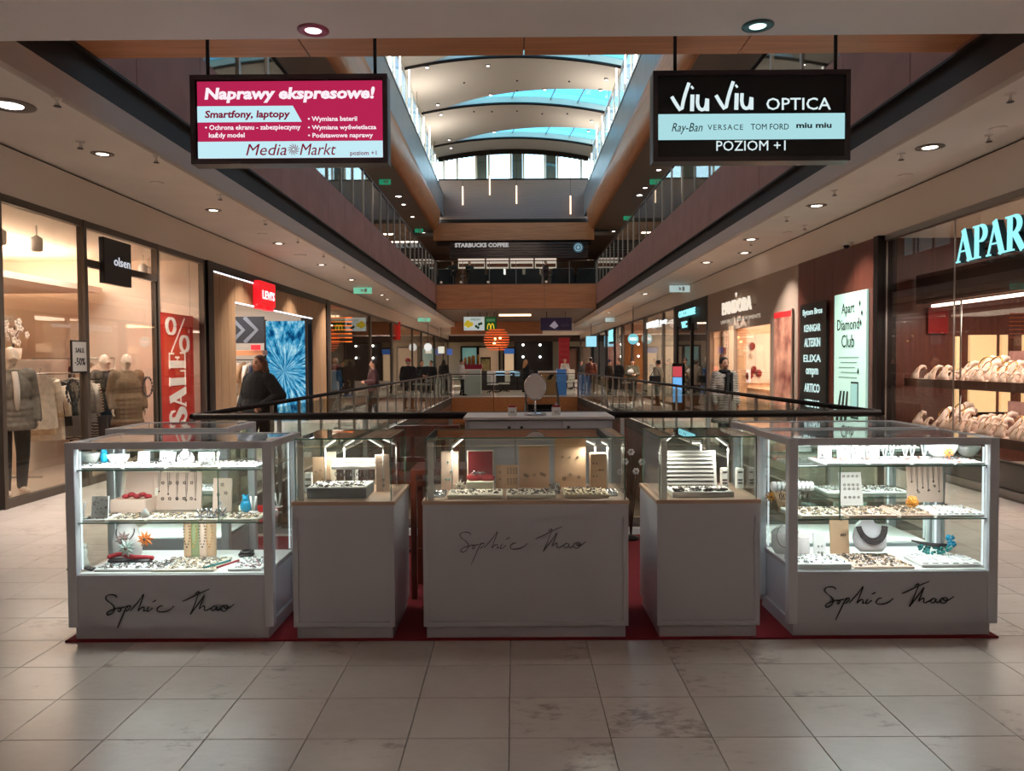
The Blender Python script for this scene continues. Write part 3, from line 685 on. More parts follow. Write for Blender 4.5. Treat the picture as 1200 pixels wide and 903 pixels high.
# ---------- left shop 2 (denim): oak portal
y0, y1 = 14.72, 23.6
L2 = T('shop_portal', 'oak-clad denim shop portal with dark surround and a red sign box', 'shop portal', (-5.8, 19, 0))
def Lb(name, t0, t1, a, b, z0, z1, m, ch=0):
    u, v = sorted((-t0, -t1)); mb = MB(); mb.box(u, v, a - 19, b - 19, z0, z1); return mb.build(name, m, L2)
Lb('surround', -.06, .2, 14.45, y0, 0, ZH, M_dark); Lb('surround', -.06, .2, y1, y1 + .3, 0, ZH, M_dark); Lb('surround', -.05, .2, y0, y1, 3.42, ZH, M_dark)
oy0, oy1, oz = 15.95, 22.0, 2.92
n = 0
for k in range(3): Lb('plank', -.02, .12, y0 + k * .41 + .004, y0 + (k + 1) * .41 - .004, 0, 3.42, M_woodz)
for k in range(4): Lb('plank', -.02, .12, oy1 + .06 + k * .385, oy1 + .06 + (k + 1) * .385 - .008, 0, 3.42, M_woodz)
for k in range(12): Lb('plank', -.02, .12, oy0 + k * .51 + .004, oy0 + (k + 1) * .51 - .004, oz, 3.42, M_woodz)
Lb('jamb', 0, .3, oy0 - .04, oy0, 0, oz, M_dark); Lb('jamb', 0, .3, oy1, oy1 + .06, 0, oz, M_dark)
for z, m in ((oz - .03, emis('led_white', (235, 240, 255), 4)), (3.40, MATS['led_white'])): Lb('led_strip', -.03, 0, oy0 if z < 3.2 else y0, oy1 if z < 3.2 else oy0 + 1.6, z, z + .02, m)
room(-1, 14.72, 23.65, 4.8, M_wwall, power=60, lc=(1, .92, .84), t0=.32)
dw = MB()
sgn = T('shop_sign', 'glowing red sign box with white lettering on the oak portal', 'sign', (-5.72, 17.05, 2.86), PI / 2)
rb = mat('sign_red', (214, 24, 34), .4, emit=1.1)
MB().bbox(0, 1.1, -.1, .1, .08, .62, .02).lathe([(.3, 0), (.3, .1)], (.27, 0, .0), 16, 1, .33).lathe([(.3, 0), (.3, .1)], (.83, 0, .0), 16, 1, .33).build('box', rb, sgn)
text("LEVI'S", .14, .22, .86, .2, emis('sign_white', (255, 255, 255), 1.3), sgn, -.105, bold=.03)
# blue tie-dye light wall
def tie():
    m = emis('tie_dye_screen', (90, 190, 230), 1.0); nt = m.node_tree; e = [n for n in nt.nodes if n.type == 'EMISSION'][0]
    tc = nt.nodes.new('ShaderNodeTexCoord'); mp = nt.nodes.new('ShaderNodeMapping'); mp.inputs['Location'].default_value = (-.5, 0, -1.4)
    nt.links.new(tc.outputs['Object'], mp.inputs[0])
    sx = nt.nodes.new('ShaderNodeSeparateXYZ'); nt.links.new(mp.outputs[0], sx.inputs[0])
    at = nt.nodes.new('ShaderNodeMath'); at.operation = 'ARCTAN2'; nt.links.new(sx.outputs['Z'], at.inputs[0]); nt.links.new(sx.outputs['X'], at.inputs[1])
    ln = nt.nodes.new('ShaderNodeVectorMath'); ln.operation = 'LENGTH'; nt.links.new(mp.outputs[0], ln.inputs[0])
    cb = nt.nodes.new('ShaderNodeCombineXYZ'); m1 = nt.nodes.new('ShaderNodeMath'); m1.operation = 'MULTIPLY'; m1.inputs[1].default_value = 5.5; nt.links.new(at.outputs[0], m1.inputs[0])
    m2 = nt.nodes.new('ShaderNodeMath'); m2.operation = 'MULTIPLY'; m2.inputs[1].default_value = 1.6; nt.links.new(ln.outputs['Value'], m2.inputs[0])
    nt.links.new(m1.outputs[0], cb.inputs[0]); nt.links.new(m2.outputs[0], cb.inputs[1])
    nz = nt.nodes.new('ShaderNodeTexNoise'); nz.inputs['Scale'].default_value = 1.5; nz.inputs['Detail'].default_value = 5; nz.inputs['Roughness'].default_value = .65; nt.links.new(cb.outputs[0], nz.inputs['Vector'])
    cr = nt.nodes.new('ShaderNodeValToRGB'); nt.links.new(nz.outputs['Fac'], cr.inputs[0]); el = cr.color_ramp.elements
    el[0].position = .38; el[0].color = lin((10, 60, 105)); el[1].position = .66; el[1].color = lin((190, 232, 240)); a = el.new(.5); a.color = lin((50, 150, 195))
    nt.links.new(cr.outputs[0], e.inputs[0]); return m
tdw = T('light_wall', 'glowing blue tie-dye picture wall inside the denim shop entrance', 'light wall', (-7.0, 21.7, 0))
MB().box(0, 1.1, -.03, .03, 0, 2.82).build('screen', tie(), tdw); MB().box(-.05, 0, -.05, .05, 0, 2.86).build('frame', M_dark, tdw); MB().box(1.1, 1.16, -.05, .05, 0, 2.86).build('frame', M_dark, tdw)
ch = T('wall_art', 'dark blue panel with grey chevrons high in the denim shop', 'wall art', (-9.0, 21.7, 2.2))
MB().box(0, 1.95, -.02, .02, 0, .75).build('board', mat('chevron_navy', (18, 24, 38), .6), ch)
cv = MB()
for k in range(4):
    ribbon(cv, [(.25 + k * .38, .02), (.6 + k * .38, .37), (.25 + k * .38, .73)], .11, -.022, .012)
cv.build('chevrons', mat('chevron_grey', (104, 112, 126), .6), ch)
wsf = T('wall_shelf', 'long timber wall shelf over hanging jeans in the denim shop', 'shelf', (-9.4, 21.5, 1.85)); MB().bbox(0, 2.45, -.3, .12, 0, .14).build('board', M_wood, wsf); MB().tube([(0, -.2, -.12), (2.4, -.2, -.12)], .015, 6).build('rail', M_dark, wsf)
random.seed(11)
for k in range(13):
    c = ['cream', 'white', 'tan', 'white', 'navy', 'black', 'cream', 'grey'][k % 8]
    garment('%s shirt on the rail under the timber shelf, %s from the left' % (c, ORD[k]), cloths[c], (-9.2 + k * .17, 21.3, 1.66), 1.25, .5, .85 + .05 * (k % 3), 'shirts under the timber shelf')
rs = T('shelf_sign', 'small red sign on the timber shelf in the denim shop', 'sign', (-7.25, 21.15, 2.0)); MB().bbox(0, .26, -.02, .02, 0, .14).build('panel', rb, rs)

# ---------- further shops on the left
defs_l = [
    (24.1, (24.1, 31, 36.3), M_dwall, 24, 'third shopfront on the left, with mannequins and orange ribbon lamps', M_frame),
    (36.5, (36.5, 43.8, 48), M_wwall, 26, 'fourth shopfront on the left, behind the man in the red cap', M_frame),
    (48.2, (48.2, 55.8), M_cream, 24, 'fifth shopfront on the left, pale and narrow with a hanging sign', M_dark),
    (56, (56, 63, 67.5), M_wwall, 26, 'last shopfront on the left before the far hall', M_frame)]
for a, ys_, wl, pw_, lab, fm_ in defs_l:
    room(-1, ys_[0], ys_[-1] + .15, 4.5, wl, power=pw_ * 1.6, lc=(1, .84, .7)); front(-1, ys_, lab, fm_, pw=.22)
# orange ribbon lamps inside third shop
M_or = emis('orange_glow', (255, 120, 50), 1.5)
for k in range(7):
    t = T('ribbon_lamp', 'orange ribbon lamp across the third shop on the left, %s from the top' % ORD[k], 'lamp', (-7.0, 27.0, 2.35 + (6 - k) * .14), 0, 'orange ribbon lamps'); MB().bbox(-1.0, 1.3, -.03, .03, 0, .035, .005).build('strip', M_or, t)
hs = T('shop_sign', 'red vertical sign hanging in the fourth shop on the left', 'sign', (-5.95, 38.5, 2.75), 0); MB().bbox(-.25, .25, -.04, .04, 0, .9).build('panel', mat('sign_red_dull', (190, 40, 36), .5, emit=.35), hs); MB().tube([(0, 0, .9), (0, 0, .83 + .0)], .02).tube([(0, 0, .88), (0, 0, 1.2)], .01).build('rod', M_dark, hs)
for y, z, lab, c in ((47.6, 2.55, 'round white blade sign beside the fifth shop on the left', (230, 240, 245)), (56.2, 2.5, 'small square white blade sign beside the last shop on the left', (226, 230, 215)), (63.5, 2.45, 'narrow blue blade sign at the last shop on the left', (60, 90, 160))):
    t = T('blade_sign', lab, 'sign', (-5.35, y, z)); mb = MB()
    if 'round' in lab: mb.lathe([(.24, -.05), (.24, .05)], n=20, M=Matrix.Rotation(PI / 2, 4, 'X'))
    else: mb.bbox(-.22, .22, -.05, .05, -.25, .25)
    mb.build('panel', mat('blade_%d' % c[0], c, .4, emit=.7), t); MB().tube([(0, 0, .22), (0, 0, ZC - z)], .015).build('rod', M_dark, t)
b = T('display_bag', 'bright green coat hanging at the fourth shop entrance', 'garment', (-6.3, 37.6, 1.75)); b.name = 'green_coat'
me = MB(); me.lathe([(.05, 0), (.2, -.08), (.22, -.5), (.28, -1.1)], n=12, sy=.5).build('cloth', cloths['green'], b); MB().tube([(0, 0, -1.74), (0, 0, .12)], .012).lathe([(.18, -1.75), (.18, -1.73)], n=12).build('stand', M_hanger, b)

# ---------- right shop 1 (jeweller with bust displays)
MHG = wood('mahogany_wall', (104, 58, 46), (84, 44, 36), 'Z', .35)
room(1, 5.7, 12.3, 5.0, MHG, power=22, back=MHG)
front(1, (5.7, 8.35, 10.2, 12.05), 'tall frameless jeweller shopfront under the glowing blue letters', M_steel, pw=.008, top=ZH, pd=(.01, .03))
struct('trim_right_shop_valance', MB().box(X(1, .5), X(1, .62), 5.8, 12.1, 2.5, 2.95), mat('valance', (60, 34, 28), .5))
struct('trim_right_shop_plinth', MB().box(X(1, .04), X(1, .1), 5.8, 12.1, .1, .42), M_dark)
M_busts = mat('bust_velvet', (240, 214, 198), .8)
M_gold = mat('gold', (214, 160, 70), .25, metal=1)
def bust(r=.09):
    t = T('necklace_bust', 'bust', 'display bust', (0, 0, 0)); mb = MB()
    P_ = [(0, -.62, 0), (0, -.52, .5), (0, -.34, 1.05), (0, -.02, 1.55), (0, .36, 1.8), (0, .72, 1.72), (0, .92, 1.4)]
    mb.tube([(0, y * r, z * r) for _, y, z in P_], [q * r for q in (.46, .46, .36, .27, .24, .22, .12)], 10); mb.v = [(x * (1.25 + .55 * (z < r * .9)), y, z) for x, y, z in mb.v]
    mb.bbox(-r * .9, r * .9, -r * .9, r * .5, 0, r * .16, .004)
    mb.build('form', M_busts, t); MB().torus((0, 0, 0), r * .62, .004, 14, 4, 1, 1, Matrix.Translation((0, -.035, r * 1.35)) @ Matrix.Rotation(1.1, 4, 'X')).build('necklace', M_gold, t); return t
b0 = bust(.09); first = [True]
def place_bust(loc, rz, sc, lab, g):
    if first[0]: b0.location = loc; b0.rotation_euler = (0, 0, rz); b0.scale = (sc,) * 3; b0['label'] = lab; b0['group'] = g; first[0] = False
    else: dup(b0, loc, rz, lab, g, sc)
random.seed(5)
for nm, z in (('upper', 1.28), ('lower', .58)):
    s_ = T('display_shelf', '%s display shelf crowded with pale necklace busts in the jeweller window' % nm, 'shelf', (X(1, .75), 9, z))
    MB().bbox(-.45, .45, -3.1, 3.0, 0, .05).build('board', mat('shelf_dark', (90, 60, 50), .4), s_); MB().box(-.47, -.45, -3.1, 3.0, -.05, .07).build('edge', MATS['shelf_dark'], s_)
    for y in (-1.6, .1, 1.7): MB().tube([(-.35, y, .05), (-.35, y, .66 if nm == 'lower' else 1.2)], .012).build('rod', M_steel, s_)
    k = 0
    for row, dx in enumerate((-.32, -.02, .26)):
        for j in range(21):
            y = 7.3 + j * .225 + row * .07 + random.uniform(-.05, .05)
            if y > 11.85: continue
            place_bust((X(1, .75 + dx), y, z + .05), -PI / 2 + random.uniform(-.5, .5), random.choice((.6, .8, 1.0, 1.25)) * (1 + .3 * row), 'pale necklace bust, %s from the far end, %s row of the %s jeweller shelf' % (ORD[20 - j], ('front', 'middle', 'rear')[row], nm), 'necklace busts on the %s jeweller shelf' % nm)
    k = 0
    for y in (7.4, 8.5, 9.6, 10.6):
        c = T('picture_card', 'portrait card standing behind the busts on the %s shelf, %s from the far end' % (nm, ORD[3 - k]), 'card', (X(1, 1.15), y, z + .05), -PI / 2, 'portrait cards of the jeweller'); MB().bbox(-.22, .22, -.01, .01, 0, .42, .003).build('card', mat('card_rose', (150, 108, 100), .6, noise_amt=.35, scale=6), c); k += 1
la = T('led_bar', 'long white light bar over the jeweller shelves', 'lamp', (X(1, .5), 9, 2.42)); MB().bbox(-.03, .03, -3, 2.6, 0, .04).build('tube', emis('bar_pink', (255, 225, 215), 5), la)
area('jeweller_light', (X(1, .75), 9, 2.4), .3, 20, (1, .88, .8), 5.6)
area('jeweller_light', (X(1, .75), 9, 1.2), .3, 9, (1, .88, .8), 5.6)
for k, (x0_, x1_, z0_, z1_) in enumerate([(6.98, 7.05, 1.45, 2.0), (7.2, 7.62, 1.4, 2.02), (7.7, 7.8, 1.4, 2.02), (8.05, 8.25, 1.4, 2.02), (8.35, 9.2, 1.4, 2.02), (6.98, 7.05, .85, 1.22), (7.2, 7.62, .8, 1.22), (7.7, 7.85, .8, 1.22), (8.05, 8.25, .8, 1.22), (8.35, 9.2, .8, 1.22)]):
    c = T('light_niche', 'backlit cream niche in the jeweller side wall, %s from the left of the %s row' % (ORD[k % 5], 'upper' if k < 5 else 'lower'), 'niche', ((x0_ + x1_) / 2, 12.2, z0_), 0, 'backlit niches of the jeweller'); w_ = (x1_ - x0_) / 2
    MB().bbox(-w_, w_, -.03, .03, 0, z1_ - z0_).build('panel', mat('niche_glow', (250, 214, 160), .5, emit=.6), c); MB().box(-w_ - .02, w_ + .02, -.05, .03, -.03, 0).build('sill', M_dark, c)
cw = T('wall_ornament', 'red lacquer square on the jeweller wall', 'panel', (X(1, 1.0) - .1, 12.2, 2.05)); MB().bbox(-.16, .16, -.02, .02, 0, .4).build('panel', mat('red_lac', (130, 30, 30), .3), cw)
for k, y in enumerate((7.0, 8.4, 9.8, 11.2)):
    spot(X(1, 1.4), y, 3.22, 'round ceiling spotlight above the jeweller shelves, %s from the far end' % ORD[3 - k], 'spotlights of the jeweller')
ap = T('shop_sign', 'glowing pale blue serif letters across the jeweller shopfront', 'sign', (X(1, -.12), 9.83, 2.86), -PI / 2)
M_apf = emis('apart_face', (150, 235, 240), 1.25); M_aps = mat('apart_side', (40, 70, 80), .4, metal=.5)
serif('APART', .40, M_apf, ap, 0, 0, -.05, stretch=1.0, gap=-.02, th=.012)
serif('APART', .40, M_aps, ap, .012, -.012, .02, stretch=1.0, gap=-.02, th=.07, name='letter_side')
MB().box(0, 1.7, .03, .04, .1, .13).build('rail', M_dark, ap)

# ---------- mahogany pier with two light boxes
mh = struct('wall_right_mahogany_pier', MB().box(XR - .02, XR + .3, 12.25, 15.62, 0, ZH), M_black)
for i in range(4): MB().bbox(XR - .05, XR - .02, 12.25 + i * .842 + .004, 12.25 + (i + 1) * .842 - .004, 0, ZH).build('panel', MHG, mh)
struct('trim_right_pier_post', MB().box(XR - .1, XR + .2, 12.1, 12.25, 0, ZH), M_dark)
def lightbox(name, label, y0, y1, z0, z1, m): # y0 > y1: reads left to right when facing +X
    t = T(name, label, 'sign', (XR - .06, y0, z0), -PI / 2); w = y0 - y1
    MB().bbox(0, w, -.04, .0, 0, z1 - z0, .004).build('panel', m, t); return t, w, z1 - z0
M_dirb = mat('directory_black', (14, 22, 22), .3)
M_dt = emis('directory_text', (215, 245, 240), 1.0)
dt, w, h = lightbox('directory_sign', 'black lit directory with white shop names on the mahogany pier', 15.35, 14.05, 1.0, 2.78, M_dirb)
dt.location.z = .6; MB().box(.01, w - .01, -.05, -.04, 0, h + .35).build('face', M_dirb, dt)
for i, (s_, hh, ww) in enumerate([('Bytom Bros', .15, .95), ('KENNGAR', .14, .8), ('ALTESKIN', .17, .78), ('ELIXA', .14, .85), ('ompm', .17, .6), ('ARTICO', .17, .75), ('VETSANI', .15, .7)]):
    text(s_, (w - ww) / 2, 1.87 - i * .29, ww, hh, M_dt, dt, -.055, bold=.02)
M_mint = mat('mint_lightbox', (176, 214, 200), .4, emit=.75)
ad, w, h = lightbox('advert_lightbox', 'pale green lit advert with a phone picture beside the black directory', 13.72, 12.48, .55, 2.78, M_mint)
M_ink = mat('ink_dark', (30, 40, 38), .6)
for s_, z, ww, hh in (('Apart', 1.83, .5, .23), ('Diamond', 1.6, .86, .19), ('Club', 1.3, .5, .22)): text(s_, (w - ww) / 2 - .05, z, ww, hh, M_ink, ad, -.045)
for k in range(5): MB().box(.2 + .08 * (k % 2), w - .25 - .07 * (k % 3), -.044, -.04, 1.12 - k * .085, 1.135 - k * .085).build('text_line', mat('ink_soft', (120, 150, 140), .6), ad)
ph = MB(); ph.bbox(.7, .98, -.05, -.04, .1, .72).build('phone', M_ink, ad); MB().box(.72, .96, -.053, -.05, .13, .69).build('phone_screen', mat('phone_scr', (150, 200, 195), .4, emit=.5), ad)
for k in range(3): MB().poly([(.1 + k * .17, -.045, .02), (.2 + k * .17, -.045, .02), (.34 + k * .13, -.045, .55), (.28 + k * .13, -.045, .55)], (0, -.005, 0)).build('ribbon', M_ink, ad)
for k, (x, z) in enumerate([(1.02, 2.02), (1.1, 1.86), (1.06, 1.7), (.98, .9)]): MB().octa((x, -.05, z), .035, (1, .2, 1.8)).build('diamond', M_ink, ad)
cm = T('security_camera', 'small dome camera above the mahogany pier', 'camera', (XR - .12, 13.2, ZH + .02)); MB().lathe([(.07, -.01), (.07, .03), (.03, .06)], n=14).build('housing', M_white, cm); MB().ball((0, 0, -.02), .05, 12, 8).build('dome', M_dark, cm); MB().box(0, .12, -.03, .03, .0, .05).build('bracket', M_white, cm)

# ---------- right shop 2 (charm shop)
M_taupe = mat('taupe_wall', (150, 130, 116), .75)
tp = struct('wall_right_taupe', MB().box(XR - .02, XR + .3, 15.62, 17.35, 0, ZH).box(XR - .02, XR + .3, 17.35, 23.0, 2.55, ZH).box(XR - .02, XR + .3, 21.6, 23.0, 0, .35), M_taupe)
room(1, 15.7, 23.0, 3.4, mat('blush_wall', (244, 212, 184), .8), power=80, lc=(1, .86, .72))
MB().box(XR - .03, XR + .3, 20.25, 20.75, 0, 2.55).build('pier', mat('blush_pier', (220, 184, 150), .7), tp); MB().box(XR - .04, XR + .1, 22.7, 23.0, .35, 2.55).build('pier', M_taupe, tp)
front(1, (17.35, 20.25), 'clear glass shopfront of the blush-walled charm shop', M_taupe, top=2.55, pw=.03)
front(1, (20.75, 22.7), 'narrow display window with red hearts beside the charm shop door', M_taupe, top=2.55, pw=.03)
pn = T('shop_sign', 'row of glowing white capital letters on the taupe wall of the charm shop', 'sign', (XR - .08, 20.9, 2.85), -PI / 2)
text('PANDORA', 0, 0, 2.5, .34, emis('pandora_face', (255, 238, 216), .95), pn, -.04, bold=.0, depth=.05)
MB().lathe([(.03, 0), (.05, .04), (.07, .1), (.0, .12)], (1.25, -.06, .40), 10, 1, .3).build('crown', MATS['pandora_face'], pn)
MB().box(0, 2.5, -.05, .06, .1, .13).build('mounting_rail', M_taupe, pn)
text('UNFORGETTABLE MOMENTS', -.3, -.22, 3.4, .09, emis('pandora_small', (230, 214, 190), .8), pn, -.03)
po = T('poster', 'tall red-toned portrait poster on the taupe wall', 'poster', (XR - .04, 17.0, .55), -PI / 2)
MB().box(0, 1.1, -.03, 0, 0, 2.15).build('frame', M_taupe, po); MB().box(.03, 1.07, -.036, -.03, .03, 2.0).build('picture', mat('poster_portrait', (206, 150, 124), .5, col2=(96, 28, 24), scale=2.2, emit=.25), po); MB().box(.03, 1.07, -.038, -.03, 2.0, 2.12).build('header', mat('poster_head', (190, 30, 34), .5, emit=.4), po)
# charm shop interior
hp = T('hanging_hearts', 'cluster of red paper hearts hanging in the charm shop window', 'decoration', (XR + .2, 22.0, 1.55))
for k, (y, z, r) in enumerate([(0, .35, .16), (.25, .1, .2), (-.2, -.1, .14), (.1, -.3, .12)]):
    mb = MB(); mb.lathe([(.001, -r), (r * .6, -r * .4), (r * .8, r * .2), (r * .5, r * .7), (.001, r * .5)], (0, y, z), 10, .4, 1); mb.build('heart', cloths['red'], hp); MB().tube([(0, y, z + r * .5), (0, y, 2.02)], .006, 5).build('string', M_dark, hp)
wsx = T('wall_frame', 'black framed print on the charm shop rear wall', 'picture', (X(1, 3.3), 20.1 - 1.2 + 6, 1.3)); wsx.location = (X(1, .6), 22.88, 1.25)
MB().box(-.25, .25, -.03, 0, 0, 1.3).build('frame', M_dark, wsx); MB().box(-.21, .21, -.035, -.03, .04, 1.26).build('print', M_wwall, wsx)
cb = T('display_counter', 'blush display counter inside the charm shop', 'counter', (X(1, 1.3), 21.2, 0)); MB().bbox(-.4, .4, -1, 1, 0, .85).build('body', MATS['blush_pier'], cb); MB().box(-.42, -.4, -.9, .9, .1, .75).build('panel', M_cream, cb)
cc = T('framed_charms', 'pale framed cabinet with red charms on the charm shop wall', 'cabinet', (X(1, 1.4), 22.935, .95)); MB().box(-.5, .5, -.06, 0, 0, 1.45).build('frame', M_cream, cc); MB().box(-.44, .44, -.065, -.05, .06, 1.38).build('back', M_wwall, cc)
for k, (x, z) in enumerate([(-.15, 1.1), (-.15, .85), (-.1, .4), (.05, .3), (-.2, .25)]): MB().ball((x, -.12, z), .09 if k != 1 else .07, 10, 8, (1, .5, 1.3)).build('charm', cloths['red'] if k != 1 else M_wwall, cc)
bx = T('price_sign', 'small white and red sign on a stand in the charm shop entrance', 'sign', (X(1, .35), 20.4, .0)); MB().bbox(-.01, .01, -.35, .35, 1.05, 1.4).build('panel', mat('lit_white', (255, 240, 235), .5, emit=.8), bx); MB().ball((-.02, -.15, 1.22), .1, 12, 8, (.15, 1, 1)).build('emblem', cloths['red'], bx); MB().box(-.02, .02, -.02, .02, 0, 1.05).build('stand', M_steel, bx); MB().box(-.15, .15, -.15, .15, 0, .02).build('foot', M_steel, bx)

# ---------- right shop 3 .. 8
room(1, 23.05, 27.6, 3.5, M_dwall, power=26); front(1, (23.1, 25.2, 27.5), 'dark-framed fashion shopfront with black mannequins, next to the charm shop', M_dark, pw=.14)
struct('trim_right_dark_fascia', MB().box(XR - .03, XR + .1, 23.1, 27.5, 2.85, ZH - .02), M_black)
room(1, 27.7, 34.2, 3.5, M_wwall, power=46, lc=(1, .84, .68)); front(1, (27.8, 30.0, 34.0), 'cream-lit shopfront behind the person with the shoulder bag', M_frame, pw=.2)
room(1, 34.3, 41.2, 3.5, mat('amber_wall', (208, 150, 96), .8), power=50, lc=(1, .72, .45)); front(1, (34.4, 38, 41), 'amber-lit shopfront behind the couple in dark coats', M_frame, pw=.22)
room(1, 41.3, 48.8, 3.5, M_wwall, power=46); front(1, (41.5, 44.6, 48.5), 'white-lit shopfront with a teal sign, past the amber shop', M_dark, pw=.26)
room(1, 48.9, 58, 3.5, mat('grey_wall', (120, 130, 140), .8), power=40, lc=(.85, .95, 1)); front(1, (49, 53, 57.8), 'cool grey shopfront past the teal sign', M_dark, pw=.3)
room(1, 58.1, 67.6, 3.5, M_cream, power=50); front(1, (58.3, 67.4), 'last shopfront on the right before the far hall', M_frame, pw=.3)
E_teal = emis('teal_sign', (150, 235, 245), 1.3)
def wallsign(label, body, y, z, w, h, m=E_teal, board=None, x=XR - .1):
    t = T('shop_sign', label, 'sign', (x, y, z), -PI / 2)
    if board: MB().bbox(-.12, w + .12, -.03, .085, -.1, h + .1, .005).build('board', board, t)
    text(body, 0, 0, w, h, m, t, -.035 if board else 0, bold=.03, depth=.03); 
    if not board: MB().box(0, w, 0, .08, h * .45, h * .5).build('rail', M_dark, t)
    return t
wallsign('teal glowing letters on the black fascia of the dark fashion shop', 'COCCINELLE', 26.6, 3.1, 2.4, .22)
wallsign('small teal square sign beneath the teal letters on the black fascia', 'VIC', 26.0, 2.72, .8, .22, board=M_black)
wallsign('white glowing letters over the cream-lit shopfront', 'DOUGLAS', 33.0, 3.0, 2.6, .26, emis('white_sign', (240, 246, 246), 1.5))
wallsign('short white word beside the white letters over the cream-lit shopfront', 'beauty', 30.0, 3.0, 1.3, .22, MATS['white_sign'])
wallsign('teal glowing sign over the white-lit shopfront', 'OCHNIK', 46.0, 2.75, 2.0, .7, board=M_black)
t = T('blade_sign', 'round glowing teal sign hanging before the amber shop', 'sign', (5.5, 35.6, 2.64)); M = Matrix.Rotation(PI / 2, 4, 'X')
MB().lathe([(.22, -.05), (.25, 0), (.22, .05)], n=24, M=M).build('disc', mat('teal_disc', (110, 190, 205), .4, emit=.9), t); MB().tube([(0, 0, .22), (0, 0, 1.52)], .02).build('rod', M_dark, t); text('MED', -.17, -.07, .34, .14, MATS['white_sign'], t, -.07, bold=.03)
t = T('blade_sign', 'small glowing blue-white sign by the cool grey shopfront', 'sign', (5.2, 52, 2.6)); MB().bbox(-.35, .35, -.05, .05, 0, .7).build('panel', mat('bluewhite', (150, 215, 240), .4, emit=1), t); MB().tube([(0, 0, .7), (0, 0, 1.56)], .02).build('rod', M_dark, t)
kk = T('info_totem', 'slim totem with a lit blue and red screen by the dark fashion shop', 'totem', (5.25, 24.6, 0), -.9)
MB().bbox(-.22, .22, -.05, .05, 0, 1.55).build('body', M_dark, kk); MB().box(-.18, .18, -.06, -.05, .3, 1.1).build('screen', mat('totem_blue', (110, 180, 240), .4, emit=.9), kk); MB().box(-.18, .18, -.06, -.05, 1.12, 1.45).build('header', mat('totem_red', (210, 80, 90), .4, emit=.7), kk)
# shop goods: plinths / shelves with goods inside generic shops
random.seed(21)
def goods(x, y, label, c, n=6, lit=False):
    t = T('display_shelves', label, 'shelves', (x, y, 0)); 
    for z in (.3, .9, 1.5, 2.1): MB().bbox(-.4, .4, -.9, .9, z, z + .04).build('shelf', M_cream, t)
    for a in (-.9, .9): MB().box(-.4, .4, a - .02, a + .02, 0, 2.5).build('side', M_cream, t)
    mb = MB()
    for z in (.34, .94, 1.54):
        for j in range(n):
            w = random.uniform(.05, .1); yy = -.8 + 1.6 * j / n + .1; mb.bbox(-.3, -.1, yy - w, yy + w, z, z + random.uniform(.15, .4), .01)
    mb.build('goods', cloths[c], t, kind='stuff')
for x, y, lab, c in ((-8.6, 26, 'shelves with dark clothes in the third shop on the left', 'maroon'), (-8.4, 29.4, 'shelves with grey clothes in the third shop on the left', 'grey'), (-8.0, 40, 'pale shelves in the fourth shop on the left', 'white'), (-8.0, 52, 'shelves in the fifth shop on the left', 'tan'), (8, 25.2, 'shelves with black bags in the dark fashion shop', 'black'), (8, 31, 'shelves with pink goods in the cream-lit shop', 'red'), (7.8, 38, 'shelves with brown goods in the amber shop', 'brown'), (8, 45, 'shelves in the white-lit shop', 'navy'), (8, 53, 'shelves in the cool grey shop', 'pale')):
    goods(x, y, lab, c)
# far hall end shops
def farshop(x0, x1, z1, m, label, y=67.8):
    t = T('shop_unit', label, 'shop unit', ((x0 + x1) / 2, y, 0)); w = (x1 - x0) / 2
    MB().box(-w, w, 0, .1, 0, z1).build('back', m, t)
    for s in (-1, 1): MB().box(s * w - .08, s * w + .08, -.3, .1, 0, z1).build('jamb', M_dark, t)
    MB().box(-w, w, -.3, .1, z1 - .15, z1).build('head', M_dark, t); return t
def px(u, y): return aty(u, 400, y).x
farshop(px(604, 67), px(647, 67), 3.35, mat('night_black', (12, 12, 14), .3), 'black shop unit with four bright spots at the far end of the hall')
for k, (u, v) in enumerate([(613, 404), (633, 404), (613, 418), (633, 418)]):
    p = aty(u, v, 67.4); t = T('shelf_lamp', 'small bright lamp in the black far shop, %s' % ['upper left', 'upper right', 'lower left', 'lower right'][k], 'lamp', p, 0, 'lamps of the black far shop'); MB().ball((0, 0, 0), .09, 10, 8).build('bulb', M_lampw, t); MB().box(-.02, .02, 0, .3, -.02, .02).build('arm', M_dark, t)
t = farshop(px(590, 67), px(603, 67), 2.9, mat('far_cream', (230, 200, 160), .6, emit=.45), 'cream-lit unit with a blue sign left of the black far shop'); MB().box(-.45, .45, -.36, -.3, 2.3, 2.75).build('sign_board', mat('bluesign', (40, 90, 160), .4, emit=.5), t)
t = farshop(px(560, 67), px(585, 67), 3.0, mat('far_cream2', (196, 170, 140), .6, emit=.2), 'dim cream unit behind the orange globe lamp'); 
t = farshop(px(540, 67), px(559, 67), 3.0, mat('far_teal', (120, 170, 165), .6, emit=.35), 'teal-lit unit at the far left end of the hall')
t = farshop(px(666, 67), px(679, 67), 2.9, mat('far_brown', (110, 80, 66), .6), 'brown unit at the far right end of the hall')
rbn = T('vertical_banner', 'tall dark red banner with small print in the far hall', 'banner', (px(661, 60), 60, .9)); MB().box(-.42, .42, -.03, .03, 0, 2.55).build('sheet', mat('dark_red_banner', (150, 22, 34), .5, emit=.15), rbn)
for k in range(5): text('NEW LOOK', -.3, .35 + k * .42, .6, .12, mat('banner_pink', (190, 90, 90), .5), rbn, -.035)
MB().box(-.45, .45, -.2, .2, -.9, -.8).build('base', M_dark, rbn); MB().tube([(0, 0, -.8), (0, 0, 0)], .03).build('post', M_dark, rbn)
